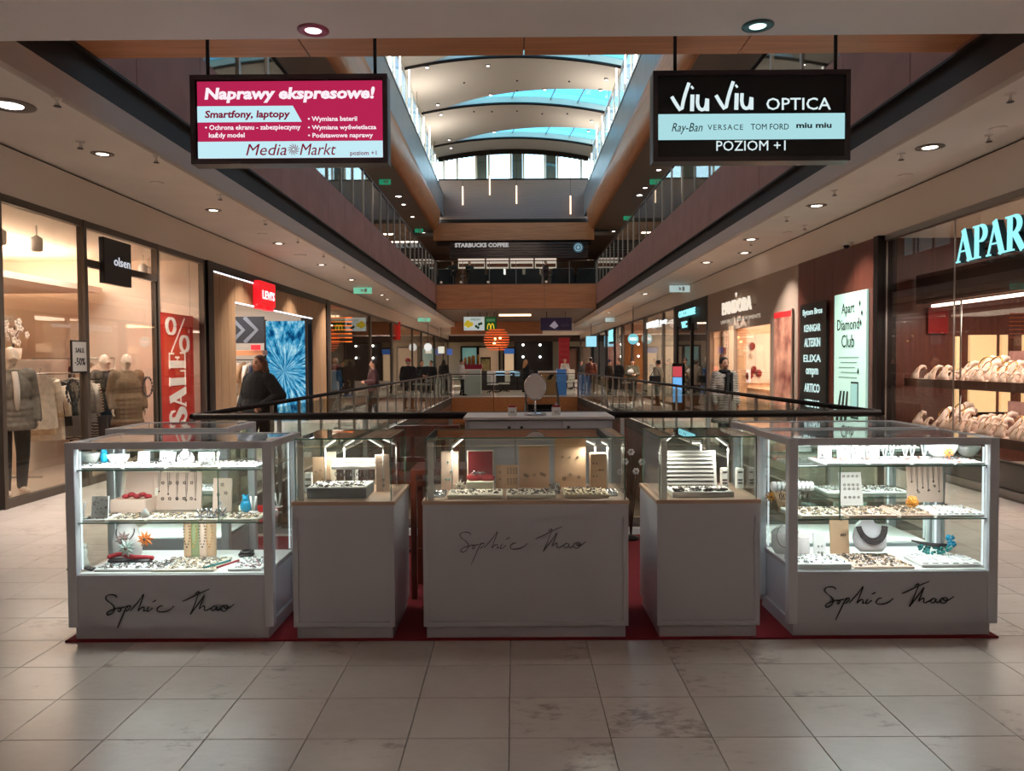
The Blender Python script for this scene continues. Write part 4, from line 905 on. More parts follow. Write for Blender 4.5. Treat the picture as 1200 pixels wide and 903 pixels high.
# ================================================================ KIOSK
M_lac = mat('kiosk_white_lacquer', (190, 192, 199), .4, coat=.2)
M_prof = mat('kiosk_grey_profile', (206, 208, 214), .4)
M_top = mat('worktop_tan', (178, 150, 128), .5)
M_cg = glass('showcase_glass', (251, 254, 252))
M_edge = mat('glass_edge_green', (70, 120, 104), .25)
M_carpet = mat('red_carpet', (118, 8, 20), .95, noise_amt=.3, scale=160, bump=.5)
M_tray = mat('tray_cream', (240, 232, 214), .7)
M_trayw = mat('tray_white', (244, 244, 242), .6)
M_tan = mat('kraft_card', (206, 172, 140), .8, noise_amt=.06)
M_beige = mat('linen_board', (230, 202, 184), .85)
M_led = emis('case_led', (240, 250, 255), 14)
M_silver = mat('silver', (200, 200, 205), .2, metal=1)
M_pgold = mat('pale_gold', (206, 178, 136), .35, metal=.7)
M_ant = mat('antique_metal', (90, 78, 70), .35, metal=.8)
M_bead = mat('bead_dark', (52, 44, 46), .3)
M_crs = mat('coral_red', (160, 30, 40), .5)
M_turq = mat('turquoise', (20, 150, 190), .4)
M_teal = mat('teal_bead', (30, 130, 130), .4)
M_orng = mat('orange_petal', (214, 120, 50), .5)
M_ink2 = mat('script_ink', (16, 14, 18), .4)
cp = tag(MB().bbox(-2.675, 2.85, 4.49, 7.2, .001, .012, .004).build('red_carpet', M_carpet), 'dark red carpet laid under the jewellery kiosk', 'carpet')

SIG = [[(425, 647), (418, 633), (395, 626), (365, 628), (347, 641), (347, 658), (362, 676), (390, 694), (407, 715), (408, 738), (392, 762), (365, 775), (350, 768), (356, 750), (380, 738), (410, 730), (432, 722), (452, 722), (455, 738), (441, 752), (432, 742), (440, 726), (462, 722), (485, 715)],
       [(500, 706), (480, 745), (455, 800), (425, 866)], [(486, 730), (500, 714), (518, 706), (524, 716), (510, 735), (490, 748)],
       [(520, 745), (548, 712), (580, 678), (606, 640), (620, 620), (610, 655), (590, 705), (572, 752), (590, 728), (612, 716), (622, 726), (612, 748), (630, 742)], [(652, 716), (638, 738), (640, 752), (660, 742), (680, 725)], [(680, 682), (706, 668)],
       [(752, 708), (728, 712), (710, 732), (712, 750), (740, 755), (780, 750), (810, 735), (832, 712)]]
SIG = [[(60 + x / 6.02, 590 + y / 6.02) for x, y in s] for s in SIG]
THA = [[(45, 598), (90, 580), (140, 553), (215, 521)], [(125, 552), (140, 538), (152, 536), (140, 570), (115, 635), (93, 682)],
       [(93, 682), (120, 645), (155, 600), (178, 565), (184, 558), (168, 600), (145, 655), (165, 632), (183, 625), (184, 640), (178, 658), (200, 655), (225, 640)],
       [(252, 628), (236, 630), (224, 644), (230, 660), (248, 656), (258, 640), (258, 628), (256, 648), (268, 660), (285, 645)], [(300, 625), (286, 638), (288, 656), (305, 664), (325, 652), (332, 634), (318, 622), (302, 628), (306, 642), (335, 644), (370, 618)]]
THA = [[(200 + x / 5.31, 590 + y / 5.31) for x, y in s] for s in THA]
def smoothline(p, it=2):
    for _ in range(it):
        q = [p[0]]
        for a, b in zip(p, p[1:]): q += [(a[0] * .75 + b[0] * .25, a[1] * .75 + b[1] * .25), (a[0] * .25 + b[0] * .75, a[1] * .25 + b[1] * .75)]
        p = q + [p[-1]]
    return p
def signature(parent, x, z, s=1.0, w=.0058, m=M_ink2):  # x,z: where photo point (118,730) lands in the parent's frame
    for nm, grp in (('lettering', SIG), ('lettering', THA)):
        mb = MB()
        for st in grp:
            p = smoothline(st); q = [(x + (a - 118) / 200 * s, z + (730 - b) / 200 * s) for a, b in p]
            ws = [w * (.75 + .5 * abs(math.sin(i * .23))) for i in range(len(q))]; ribbon(mb, q, ws, -.003, .003)
        mb.build(nm, m, parent)
KY = 4.5
def tallcase(label, x0, x1, y0, h=1.185, sig=None, depth=.62, leds=True, z1=(1.02, .705), base=.385, part=None):
    t = T('display_case', label, 'showcase', (x0, y0, .012), 0, 'tall glazed showcases of the kiosk'); w = x1 - x0; h -= .012; f = .055
    MB().box(.035, w - .035, .02, depth - .03, 0, .075).build('plinth', M_lac, t)
    b = MB().bbox(f, w - f, .006, depth - .006, .075, base, .003).build('base_cabinet', M_lac, t)
    for a, c in ((0, 0), (w - f, 0), (0, depth - f), (w - f, depth - f)): MB().bbox(a, a + f, c, c + f, .075, h, .003).build('corner_post', M_prof, t)
    tf = MB(); tf.box(f, w - f, 0, .04, h - .04, h).box(f, w - f, depth - .04, depth, h - .04, h).box(0, .04, f, depth - f, h - .04, h).box(w - .04, w, f, depth - f, h - .04, h)
    tf.build('top_frame', M_prof, t)
    MB().box(.04, w - .04, .04, depth - .04, h - .012, h - .004).build('top_pane', M_cg, t)
    MB().box(f, w - f, .018, .024, base, h - .04).build('pane', M_cg, t)
    MB().box(.02, .026, f, depth - f, base, h - .04).build('pane', M_cg, t); MB().box(w - .026, w - .02, f, depth - f, base, h - .04).build('pane', M_cg, t)
    MB().box(f, w - f, depth - .03, depth - .024, base, h - .04).build('pane', M_cg, t)
    MB().box(f, w - f, .03, depth - .03, base, base + .004).build('floor_board', M_trayw, t)
    for z in z1:
        z -= .012
        MB().box(.03, w - .03, .03, depth - .05, z - .006, z).build('glass_shelf', M_cg, t); MB().box(.03, w - .03, .028, .031, z - .007, z).build('shelf_edge', M_edge, t)
        for a in (.06, w - .06): MB().ball((a, .035, z - .012), .007, 6, 4).build('shelf_pin', M_silver, t)
    if part is not None: MB().box(part - .003, part + .003, .05, depth - .1, z1[1] - .012, z1[0] - .018).build('glass_partition', M_cg, t); MB().box(part - .003, part + .003, .046, .05, z1[1] - .012, z1[0] - .018).build('partition_edge', M_edge, t)
    if leds:
        for a in (f + .004, w - f - .004): MB().box(a - .004, a + .004, f + .002, f + .010, base + .02, h - .06).build('led_strip', emis('case_led_soft', (240, 250, 255), 1.2), t)
        for a in (f + .01, w - f - .01): MB().box(a - .004, a + .004, depth - f - .01, depth - f, base + .02, h - .06).build('led_strip', MATS['case_led_soft'], t)
        MB().box(f, w - f, .041, .05, h - .036, h - .02).build('led_bar', M_led, t)
    for z, e in ((h - .05, 2.6), (z1[0] - .03, 1.5), (z1[1] - .03, 1.2)):
        area('case_light', (w / 2, depth * .22, z), w * .85, e, (.93, .98, 1), .06, (0, 0, 0), t, k=2.8)
    if sig: signature(t, sig[0], sig[1] - .012)
    return t
XLC, XRC = -2.655, 1.61
tallcase('tall showcase with black script signature, at the left end of the kiosk row', XLC, -1.435, KY, sig=((118 - 72) / 200, .105), part=.885)
tallcase('tall showcase with black script signature, at the right end of the kiosk row', XRC, 2.845, KY, sig=((968 - 925) / 200, .13), part=.32)
tallcase('grey-topped tall showcase standing behind the left showcase', -2.92, -2.05, 5.45, leds=False)
tallcase('tall showcase standing right behind the right showcase', 1.64, 2.87, 5.2, leds=True)

def lowcase(label, name, x0, x1, y0, depth=.62, ctr=.83, gh=.365, sig=None, lamps=(), led_l=True):
    t = T(name, label, 'showcase', (x0, y0, .012), 0, 'counter-height showcases of the kiosk'); w = x1 - x0
    MB().bbox(0.015, w - .015, .012, depth - .012, 0, .066, .003).build('plinth', M_lac, t)
    b = MB(); b.bbox(0, w, 0.006, depth, .072, ctr - .035, .003); b.build('body', M_lac, t)
    rim = MB(); rim.box(0, w, -.007, .008, ctr - .11, ctr - .034).box(0, w, -.007, .008, .072, .10).box(0, .03, -.007, .008, .10, ctr - .11).box(w - .03, w, -.007, .008, .10, ctr - .11)
    rim.build('front_rim', M_lac, t)
    MB().bbox(-.006, w + .006, -.008, depth + .006, ctr - .034, ctr - .012, .003).build('worktop', M_top, t)
    g0, g1 = .018, w - .018; zt = ctr - .012 + gh
    for a, c, d, e in ((g0, g1, .012, .018), (g0, g1, depth - .02, depth - .014), (g0, g0 + .006, .018, depth - .02), (g1 - .006, g1, .018, depth - .02)): MB().box(a, c, d, e, ctr - .012, zt).build('pane', M_cg, t)
    MB().box(g0, g1, .012, depth - .014, zt, zt + .006).build('top_pane', M_cg, t)
    ed = MB(); q = .0022
    for a, c in ((g0, .012), (g1, .012), (g0, depth - .015), (g1, depth - .015)): ed.box(a - q, a + q, c - q, c + q, ctr - .012, zt)
    ed.box(g0, g1, .010, .014, zt - .001, zt + .007).box(g0, g1, depth - .016, depth - .012, zt, zt + .006).box(g0 - q, g0 + q, .012, depth - .014, zt, zt + .006).box(g1 - q, g1 + q, .012, depth - .014, zt, zt + .006)
    ed.build('glass_edges', M_edge, t)
    if led_l:
        MB().box(g0 + .01, g0 + .045, .02, .032, ctr - .01, zt - .02).build('upright_profile', M_trayw, t)
    for (lx, ly, hx, hy, hz) in lamps:
        l = MB(); l.tube([(lx, ly, ctr - .012), (lx, ly, zt - .075)], .005, 6); l.build('lamp_post', M_trayw, t)
        h_ = MB(); h_.tube([(lx, ly, zt - .075), (lx + hx, ly + hy, zt - .075 + hz)], .008, 6); hd = h_.build('lamp_head', M_trayw, t)
        MB().tube([(lx + hx * .1, ly + hy * .1, zt - .087 + hz * .1), (lx + hx * .95, ly + hy * .95, zt - .087 + hz * .95)], .006, 6).build('tube', emis('lamp_tube', (255, 250, 240), 1.6), hd)
        area('lamp_light', (lx + hx * .6, ly + hy * .6, zt - .1), .1, .9, (1, .93, .8), .03, (0, 0, 0), t, k=.9)
    if sig: signature(t, sig[0], sig[1] - .012, sig[2], .0036, mat('script_ink_soft', (58, 54, 62), .4))
    return t
lowcase('small counter showcase with a white-topped tray, left of the centre counter', 'display_case', -1.315, -.715, KY, lamps=((.10, .4, .08, -.05, .05), (.21, .45, .07, 0, .04), (.48, .35, -.1, 0, .06), (.54, .5, -.09, 0, .04)))
lowcase('wide centre counter showcase with a faint script signature', 'display_case', -.545, .665, KY, sig=((538 - 494) / 200, .47, .98 - 0), lamps=((.15, .3, .08, -.04, .07), (1.06, .42, -.06, -.02, .03), (1.14, .42, -.04, 0, .02)))
lowcase('small counter showcase with a tilted white display frame, right of the centre counter', 'display_case', .835, 1.44, KY, lamps=((.07, .3, .08, -.05, .08), (.02 + .09, .5, .1, 0, .06), (.38, .5, -.06, 0, .0), (.50, .3, -.08, 0, .06)))

# back cabinet and the things on it
bc = T('storage_cabinet', 'white cabinet with three knobbed doors at the back of the kiosk', 'cabinet', (-.40, 6.15, .012)); w = 1.185
MB().bbox(0, w, .02, .55, 0, 1.155, .004).build('carcass', M_lac, bc); MB().bbox(-.015, w + .015, -.005, .57, 1.168, 1.19, .004).build('top', mat('cab_top', (214, 206, 202), .5), bc)
for i in range(3):
    a, b = .03 + i * (w - .06) / 3, .03 + (i + 1) * (w - .06) / 3
    d = MB().bbox(a + .004, b - .004, 0, .02, .06, 1.158, .003).build('door', M_lac, bc)
    kx = b - .05 if i == 0 else a + .05
    kb = MB(); kb.ball((kx, -.018, 1.105), .014, 8, 6); kb.build('knob', M_dark, d)
mr = T('table_mirror', 'round white table mirror on a stand, standing on the white cabinet', 'mirror', (.17, 6.35, 1.202))
MB().lathe([(.09, 0), (.095, .008), (.09, .015), (.012, .025)], n=24).build('base', M_silver, mr); MB().tube([(0, 0, .02), (0, 0, .12)], .008).build('stem', M_silver, mr)
Mx = Matrix.Translation((0, 0, .235)) @ Matrix.Rotation(PI / 2, 4, 'X') @ Matrix.Diagonal((1, 1.18, 1, 1))
MB().lathe([(.088, -.01), (.094, 0), (.088, .01)], n=32, M=Mx).build('frame', M_silver, mr)
MB().lathe([(.086, .0105), (.086, .013)], n=32, M=Mx).build('face', mat('mirror_face', (226, 216, 210), .5), mr)
for k, (x, nm) in enumerate(((-.02, 'left'), (.34, 'right'))):
    t = T('gift_box', 'small white gift box with a dark red lid, on the %s of the table mirror' % nm, 'box', (x, 6.3, 1.202)); MB().bbox(-.035, .035, -.035, .035, 0, .07, .003).build('body', M_trayw, t); MB().bbox(-.03, .03, -.03, .03, .07, .086, .006).build('lid', M_crs, t); text('s.t', -.014, .025, .028, .02, M_ink2, t, -.037)
# wooden chair left of the cabinet, and white stool trays in the gaps
M_ch = mat('cherry_chair', (104, 48, 32), .35, noise_amt=.2, scale=5, stretch=(8, 8, 1))
c = T('wooden_chair', 'high-backed reddish wooden bar chair left of the white cabinet', 'chair', (-.66, 5.95, .012))
MB().bbox(-.27, .23, -.02, .02, 1.06, 1.145, .004).build('top_rail', M_ch, c)
for s in (-.25, .21): MB().bbox(s - .02, s + .02, -.02, .02, 0, 1.06, .003).build('leg', M_ch, c)
for s in (-.25, .21): MB().bbox(s - .02, s + .02, -.42, -.38, 0, .74, .003).build('leg', M_ch, c)
MB().bbox(-.29, .25, -.44, .03, .74, .78, .006).build('seat', M_ch, c); MB().bbox(-.25, .21, -.01, .01, .86, .9).build('back_rail', M_ch, c); MB().box(-.25, .21, -.41, -.39, .25, .28).build('stretcher', M_ch, c)
for k in range(3): MB().box(-.15 + k * .12, -.12 + k * .12, -.012, .012, .9, 1.06).build('slat', M_ch, c)
c = T('wooden_side_table', 'reddish wooden side table beside the centre counter', 'table', (-.60, 5.45, .012)); MB().bbox(-.12, .28, -.2, .2, .86, .9, .006).build('top', M_ch, c)
for a in (-.1, .26):
    for b in (-.18, .18): MB().bbox(a - .02, a + .02, b - .02, b + .02, 0, .86, .002).build('leg', M_ch, c)
for k, (x, nm) in enumerate(((-.93, 'left'), (.98, 'right'))):
    t = T('floor_tray', 'low white tray on the floor behind the gap %s of the centre counter' % nm, 'tray', (x, 7.35, .001)); MB().bbox(-.3, .3, -.12, .15, 0, .07, .01).build('body', M_trayw, t); MB().bbox(-.25, .25, -.09, .12, .07, .12, .02).build('cushion', mat('cushion_grey', (110, 96, 90), .9), t)
fw = T('flower_stand', 'thin stand of white flowers behind the gap right of the centre counter', 'plant', (1.06, 7.0, .012)); mb = MB()
for k in range(5): mb.tube([(0, 0, 0), (.02 * k - .04, 0, .45), (.05 * k - .1, .03 * (k % 2), .62 + .09 * (k % 3))], .005, 5)
mb.build('stems', M_ant, fw)
for k in range(5):
    mb = MB(); cx, cz = .05 * k - .1, .62 + .09 * (k % 3)
    for j in range(6): a = 2 * PI * j / 6; mb.ball((cx + .02 * math.cos(a), .03 * (k % 2), cz + .02 * math.sin(a)), .014, 6, 4)
    mb.build('flower', M_trayw, fw)
MB().lathe([(.07, 0), (.08, .02), (.02, .04)], n=12).build('base', M_dark, fw)

# ---------------------------------------------------------------- jewellery displays
R = random.Random(99)
def local(px_, py_, y, x0): p = aty(px_, py_, y); return p.x, p.z
def scatter(parent, w, d, z, n, m, kinds=('octa', 'ring'), r=.0042, name='jewellery', x0=None, y0=None):
    mb = MB(); x0 = -w / 2 if x0 is None else x0; y0 = -d / 2 if y0 is None else y0
    for k in range(int(n * 1.4)):
        c = (x0 + R.random() * w, y0 + R.random() * d, z + r * .8); s = r * R.uniform(.7, 1.5)
        if R.random() < .55: mb.octa(c, s, (R.uniform(.8, 1.6), R.uniform(.8, 1.6), .7))
        else:
            pts = [(c[0] + 1.6 * s * math.cos(a), c[1] + 1.6 * s * math.sin(a) , c[2] + .4 * s * math.sin(a)) for a in [2 * PI * i / 6 for i in range(7)]]; mb.tube(pts, s * .35, 3, False)
    o = mb.build(name, m, parent, kind='stuff'); return o
def tray(label, x, y, z, w, d, h=.018, m=M_tray, beads=((M_ant, 70), (M_silver, 40)), group=None, rz=0, ribs=0):
    t = T('jewellery_tray', label, 'tray', (x, y, z + .001), rz, group); MB().bbox(-w / 2, w / 2, -d / 2, d / 2, 0, h, .004).build('base', m, t)
    if ribs:
        mb = MB()
        for i in range(ribs): a = -w / 2 + .01 + (w - .02) * i / ribs; mb.bbox(a, a + (w - .02) / ribs * .6, -d / 2 + .01, d / 2 - .01, h, h + .008, .002)
        mb.build('ribs', m, t, kind='stuff')
    for bm_, n in beads: scatter(t, w - .03, d - .03, h + (.008 if ribs else 0), n, bm_)
    return t
def board(label, x, y, z, w, h, m=M_beige, tilt=.18, pend=(), dots=(), rz=0, chains=0):
    t = T('earring_board', label, 'display board', (x, y, z + .001), rz); Mt = Matrix.Rotation(-tilt, 4, 'X')
    MB().box(-w / 2, w / 2, -.006, .006, 0, h, Mt).build('board', m, t)
    MB().poly([(-w / 2 * .5, .006, .001), (w / 2 * .5, .006, .001), (w / 2 * .5, h * .35, .001), (-w / 2 * .5, h * .35, .001)], (0, 0, .003)).build('easel', m, t)
    if dots:
        mb = MB()
        for a, b, r in dots:
            c = Mt @ Vector((a * w - w / 2, -.012, b * h)); 
            for j in range(5): q = 2 * PI * j / 5; mb.octa((c.x + r * math.cos(q), c.y, c.z + r * math.sin(q)), r * .6)
        mb.build('earrings', M_ant, t)
    if chains:
        mb = MB()
        for k in range(chains):
            a = -w * .38 + w * .76 * k / max(1, chains - 1); L = h * R.uniform(.45, .8); p = [Mt @ Vector((a - .006, -.01, h)), Mt @ Vector((a - .004, -.01, h - L * .6)), Mt @ Vector((a, -.01, h - L)), Mt @ Vector((a + .004, -.01, h - L * .6)), Mt @ Vector((a + .006, -.01, h))]
            mb.tube(p, .0012, 4); mb.octa(p[2], .007)
        mb.build('necklaces', M_ant, t)
    return t
def vstand(label, x, y, z, h=.07, m=M_trayw, n=2):
    t = T('earring_stand', label, 'stand', (x, y, z + .001)); MB().bbox(-.028, .028, -.014, .014, 0, .008, .002).build('base', m, t)
    for k in range(n):
        s = (k - (n - 1) / 2); MB().tube([(s * .008, 0, .006), (s * .05 / n * 1.4, 0, h)], [.004, .007], 6).build('prong', m, t)
    return t
def neckbust(label, x, y, z, h=.09, m=M_trayw, rz=0, necklace=None, q=.5):
    t = T('necklace_bust', label, 'display bust', (x, y, z + .001), rz); r = h * q
    MB().lathe([(r * .85, 0), (r * 1.05, h * .12), (r * 1.1, h * .4), (r * .8, h * .7), (r * .42, h * .85), (r * .36, h)], n=20, sy=.45).build('form', m, t)
    if necklace: MB().torus((0, 0, 0), r * .66, .004, 20, 5, 1, 1, Matrix.Translation((0, -r * .3, h * .62)) @ Matrix.Rotation(1.15, 4, 'X')).build('necklace', necklace, t)
    return t
def flower(label, x, y, z, r, m, name='flower_brooch'):
    t = T(name, label, 'brooch', (x, y, z + .001)); mb = MB()
    for ring, (n, rr, e) in enumerate(((9, 1, .1), (7, .75, .7), (5, .45, 1.3))):
        for j in range(n):
            a = 2 * PI * j / n + ring * .3; d = Vector((math.cos(a) * math.cos(e * .6), -math.sin(e * .6) * .8, math.sin(a) * math.cos(e * .6))) * r * rr
            mb.tube([(0, 0, r), Vector((0, 0, r)) + d * .55, Vector((0, 0, r)) + d], [r * .05, r * .16, r * .02], 5)
    mb.build('petals', m, t); MB().ball((0, -r * .3, r), r * .18, 8, 6).build('centre', M_ant, t); return t
LS = (1.02, .705, .402)
def U(px_, s, y):  # x on shelf s for a photo column at depth y
    return aty(px_, 600, y).x
Y1, Y2, Y3 = KY + .12, KY + .27, KY + .42
# --- left tall case: top shelf
z = LS[0]
for k, (a, b, m) in enumerate(((88, 150, M_trayw), (152, 200, M_trayw), (203, 262, M_tray), (263, 305, M_trayw))):
    tray('pale tray of silver pieces, top shelf of the left showcase, %s from the left' % ORD[k], (U(a, 0, Y1) + U(b, 0, Y1)) / 2, KY + .2, z, U(b, 0, Y1) - U(a, 0, Y1) - .01, .28, .012, m, ((M_silver, 50), (M_ant, 35)), 'trays on the top shelf of the left showcase')
def bowl(label, x, y, z, r, m, up=True):
    t = T('bowl_form', label, 'display form', (x, y, z + .001)); MB().lathe([(r * .35, 0), (r * .7, r * .2), (r * .95, r * .6), (r, r * .9), (r * .93, r * .9), (r * .6, r * .3), (.001, r * .15)], n=20, sy=.6).build('bowl', m, t); return t
bowl('grey shell-shaped form at the left end of the top shelf, left showcase', U(104, 0, Y2), Y2, z, .085, mat('shell_grey', (196, 194, 188), .6))
t = T('bird_figure', 'turquoise bird figure on the top shelf of the left showcase', 'figurine', (U(124, 0, Y2), Y2, z + .001)); MB().ball((0, 0, .045), .028, 12, 8, (.9, .8, 1.5)).build('body', M_turq, t); MB().ball((0, -.01, .09), .017, 10, 6).build('head', M_turq, t)
bowl('white round-bottomed form beside the turquoise bird figure', U(140, 0, Y2), Y2, z, .07, M_trayw)
board('small white card with three earrings on the top shelf of the left showcase', U(170, 0, Y2), Y2, z, .07, .08, M_trayw, .1, dots=((.3, .6, .006), (.7, .7, .006), (.6, .35, .006)))
board('white card with scribbled chains at the middle of the top shelf, left showcase', U(196, 0, Y2), Y2, z, .08, .085, M_trayw, .1, chains=5)
vstand('white forked stand at the middle of the top shelf, left showcase', U(203, 0, Y1), Y1, z, .09)
neckbust('white necklace bust with dark cord on the top shelf, left showcase', U(219, 0, Y2), Y2, z, .1, M_trayw, 0, M_bead)
board('white card with dark earrings near the right of the top shelf, left showcase', U(241, 0, Y1), Y1, z, .075, .09, M_trayw, .12, dots=((.3, .7, .006), (.7, .6, .006), (.4, .3, .006), (.7, .25, .006)))
vstand('white forked stand beside the card with dark earrings, left showcase', U(254, 0, Y1), Y1, z, .09)
# middle shelf
z = LS[1]
for k, (a, b, m) in enumerate(((98, 130, M_trayw), (132, 176, M_tray), (178, 238, M_tray), (240, 262, M_tray), (263, 305, M_tray))):
    tray('cream tray of jewellery, middle shelf of the left showcase, %s from the left' % ORD[k], (U(a, 0, Y1) + U(b, 0, Y1)) / 2, KY + .16, z, U(b, 0, Y1) - U(a, 0, Y1) - .01, .2, .012, m, ((M_ant, 60), (M_pgold, 30)), 'trays on the middle shelf of the left showcase')
vstand('white forked stand at the left end of the middle shelf, left showcase', U(101, 1, Y1), KY + .08, z + .014, .1)
board('white card densely hung with silver earrings at the left of the middle shelf', U(119, 1, Y1), KY + .1, z + .014, .10, .13, M_trayw, .12, dots=[(R.random(), R.random() * .9 + .05, .005) for _ in range(14)])
bxl = T('jewellery_box', 'open beige jewellery box with raised lid and red cloth on the middle shelf', 'box', (U(150, 1, Y2), KY + .36, z + .001)); 
bo = MB(); bo.bbox(-.11, .11, -.09, .07, 0, .02).box(-.11, -.10, -.09, .07, .02, .09).box(.10, .11, -.09, .07, .02, .09).box(-.10, .10, -.09, -.08, .02, .09).box(-.10, .10, .06, .07, .02, .09); bo.build('body', M_beige, bxl)
Ml = Matrix.Translation((0, .07, .09)) @ Matrix.Rotation(-.2, 4, 'X'); li = MB().box(-.12, .12, 0, .012, 0, .17, Ml); lo = li.build('lid', M_beige, bxl)
MB().box(-.12, -.10, -.012, 0, 0, .17, Ml).box(.10, .12, -.012, 0, 0, .17, Ml).box(-.10, .10, -.012, 0, .15, .17, Ml).build('lid_frame', M_tray, bxl)
rc = MB(); 
for k in range(5): rc.ball((-.05 + k * .035, -.01, .1 + .012 * (k % 2)), .022, 8, 6, (1.2, 1, .7))
rc.build('red_cloth', M_crs, bxl)
board('wide tan board of dangling earrings and necklaces in the middle of the left showcase', U(208, 1, Y3), KY + .42, z, .31, .24, M_beige, .1, dots=[(a, b, .008) for a in (.2, .35, .5, .65, .8) for b in (.3, .72)], chains=5)
board('narrow tan board with earrings right of the wide tan board', U(254, 1, Y2), KY + .36, z, .12, .21, M_beige, .12, dots=[(.5, .8, .008), (.3, .5, .008), (.7, .55, .008), (.4, .25, .007)])
neckbust('small white bust on the middle shelf of the left showcase', U(170, 1, Y1), KY + .12, z + .014, .05)
for k in range(4): vstand('low clear ring stand, %s of four at the right of the middle shelf' % ORD[k], U(236 + k * 8, 1, Y1), KY + .1 + .03 * (k % 2), z + .014, .05, M_silver)
t = T('owl_figure', 'bright turquoise owl figure at the right of the middle shelf', 'figurine', (U(289, 1, Y2), KY + .26, z + .014)); MB().ball((0, 0, .04), .036, 14, 10, (1, .8, 1.15)).build('body', M_turq, t); MB().ball((0, -.005, .085), .02, 10, 8).build('head', M_turq, t); MB().octa((-.012, -.005, .105), .01).octa((.012, -.005, .105), .01).build('ears', M_turq, t)
vstand('white forked stand beside the turquoise owl figure', U(299, 1, Y2), KY + .24, z + .014, .1)
# floor of the case
z = LS[2]
tray('white tray of dark brooches at the left front of the left showcase floor', U(155, 2, Y1), KY + .16, z, .42, .2, .015, M_trayw, ((M_bead, 60), (M_ant, 70), (M_teal, 12)))
tray('large cream tray of scattered flower pieces in the middle of the left showcase floor', U(218, 2, Y1), KY + .2, z, .38, .3, .014, M_tray, ((M_ant, 130), (M_pgold, 60), (M_trayw, 60)))
tray('white tray of earrings at the right end of the left showcase floor', U(289, 2, Y1), KY + .2, z, .2, .28, .015, M_trayw, ((M_bead, 35), (M_crs, 14), (M_teal, 10)))
tb_ = neckbust('tall white necklace bust hung with a black cord on the left showcase floor', U(140, 2, Y2), KY + .36, z, .29, M_trayw, 0, M_bead, .3)
rd = T('red_cushion', 'crimson coral necklace laid on a dark cushion under the flowers', 'necklace', (U(140, 2, Y1), KY + .24, z + .016)); mb = MB()
for k in range(26): a = k / 25; mb.ball((-.13 + .26 * a, .02 * math.sin(a * 9), .03 + .012 * math.sin(a * 5)), .015, 7, 5)
mb.build('beads', M_crs, rd); MB().bbox(-.13, .13, -.03, .03, 0, .018, .006).build('cushion', M_bead, rd)
flower('grey-mauve flower brooch at the left of the tall white bust', U(129, 2, Y1), KY + .27, z + .095, .055, mat('mauve_petal', (150, 128, 122), .5))
flower('orange flower brooch at the right of the tall white bust', U(156, 2, Y1), KY + .27, z + .095, .055, M_orng)
flower('silver-green flower brooch at the foot of the tall white bust', U(140, 2, Y1), KY + .2, z + .05, .06, mat('sage_petal', (168, 184, 176), .35))
cn = T('white_bird_figure', 'white bird-shaped holder at the left end of the left showcase floor', 'figurine', (U(104, 2, Y2), KY + .2, z)); MB().lathe([(.035, 0), (.03, .02), (.02, .06), (.024, .09), (.012, .12)], n=14).build('body', M_trayw, cn); MB().ball((.006, -.006, .125), .018, 10, 8).build('head', M_trayw, cn); MB().octa((.028, -.006, .125), .01, (1.5, .5, .5)).build('beak', M_trayw, cn)
bk_ = T('bracelet', 'broad dark bead bracelet lying at the left front corner of the left showcase', 'bracelet', (U(96, 2, Y1), KY + .08, z)); mb = MB()
for i in range(3):
    for k in range(12): mb.ball((-.07 + .013 * k, i * .016, .012 + .004 * math.sin(k)), .009, 6, 4)
mb.build('beads', M_bead, bk_)
for k, (u, m) in enumerate(((221, M_tan), (229, mat('sage_roll', (150, 160, 120), .7)), (239, M_beige), (247, M_tan))):
    t = T('display_roll', '%s display roll draped with a beaded necklace at the back of the left showcase' % ('tan', 'sage green', 'beige', 'rightmost tan')[k], 'display roll', (U(u, 2, Y3), KY + .42, z)); MB().lathe([(.03, 0), (.032, .02), (.032, .28), (.02, .29)], n=14).build('roll', m, t)
    mb = MB(); 
    for i in range(22): q = i / 21; mb.ball((.02 * math.sin(q * 2 * PI), -.036, .06 + .2 * abs(2 * q - 1)), .0045, 5, 4)
    mb.build('beads', M_gold if k % 2 else M_bead, t)
for k, (u0, u1, m, nm) in enumerate(((243, 262, M_teal, 'teal'), (258, 272, M_crs, 'coral red'))):
    t = T('bead_necklace', '%s bead necklace lying across the trays at the right front of the left showcase' % nm, 'necklace', (U(u0, 2, Y1), KY + .06, z + .018)); mb = MB()
    for i in range(14): q = i / 13; mb.ball((q * (u1 - u0) / 200, q * .16, .006), .0075, 6, 4)
    mb.build('beads', m, t)
t = T('bead_necklace', 'coil of black beads at the rear right of the left showcase floor', 'necklace', (U(288, 2, Y3), KY + .42, z)); MB().torus((0, 0, .012), .04, .012, 20, 6).torus((0.005, 0, .03), .035, .01, 20, 6).build('beads', M_bead, t)
# right side pieces seen through the side pane
for k, (u, y) in enumerate(((325, KY + .3), (333, KY + .42))): vstand('white forked stand seen through the side pane of the left showcase, %s' % ('front', 'rear')[k], -1.53, y, LS[1] + .014, .09)
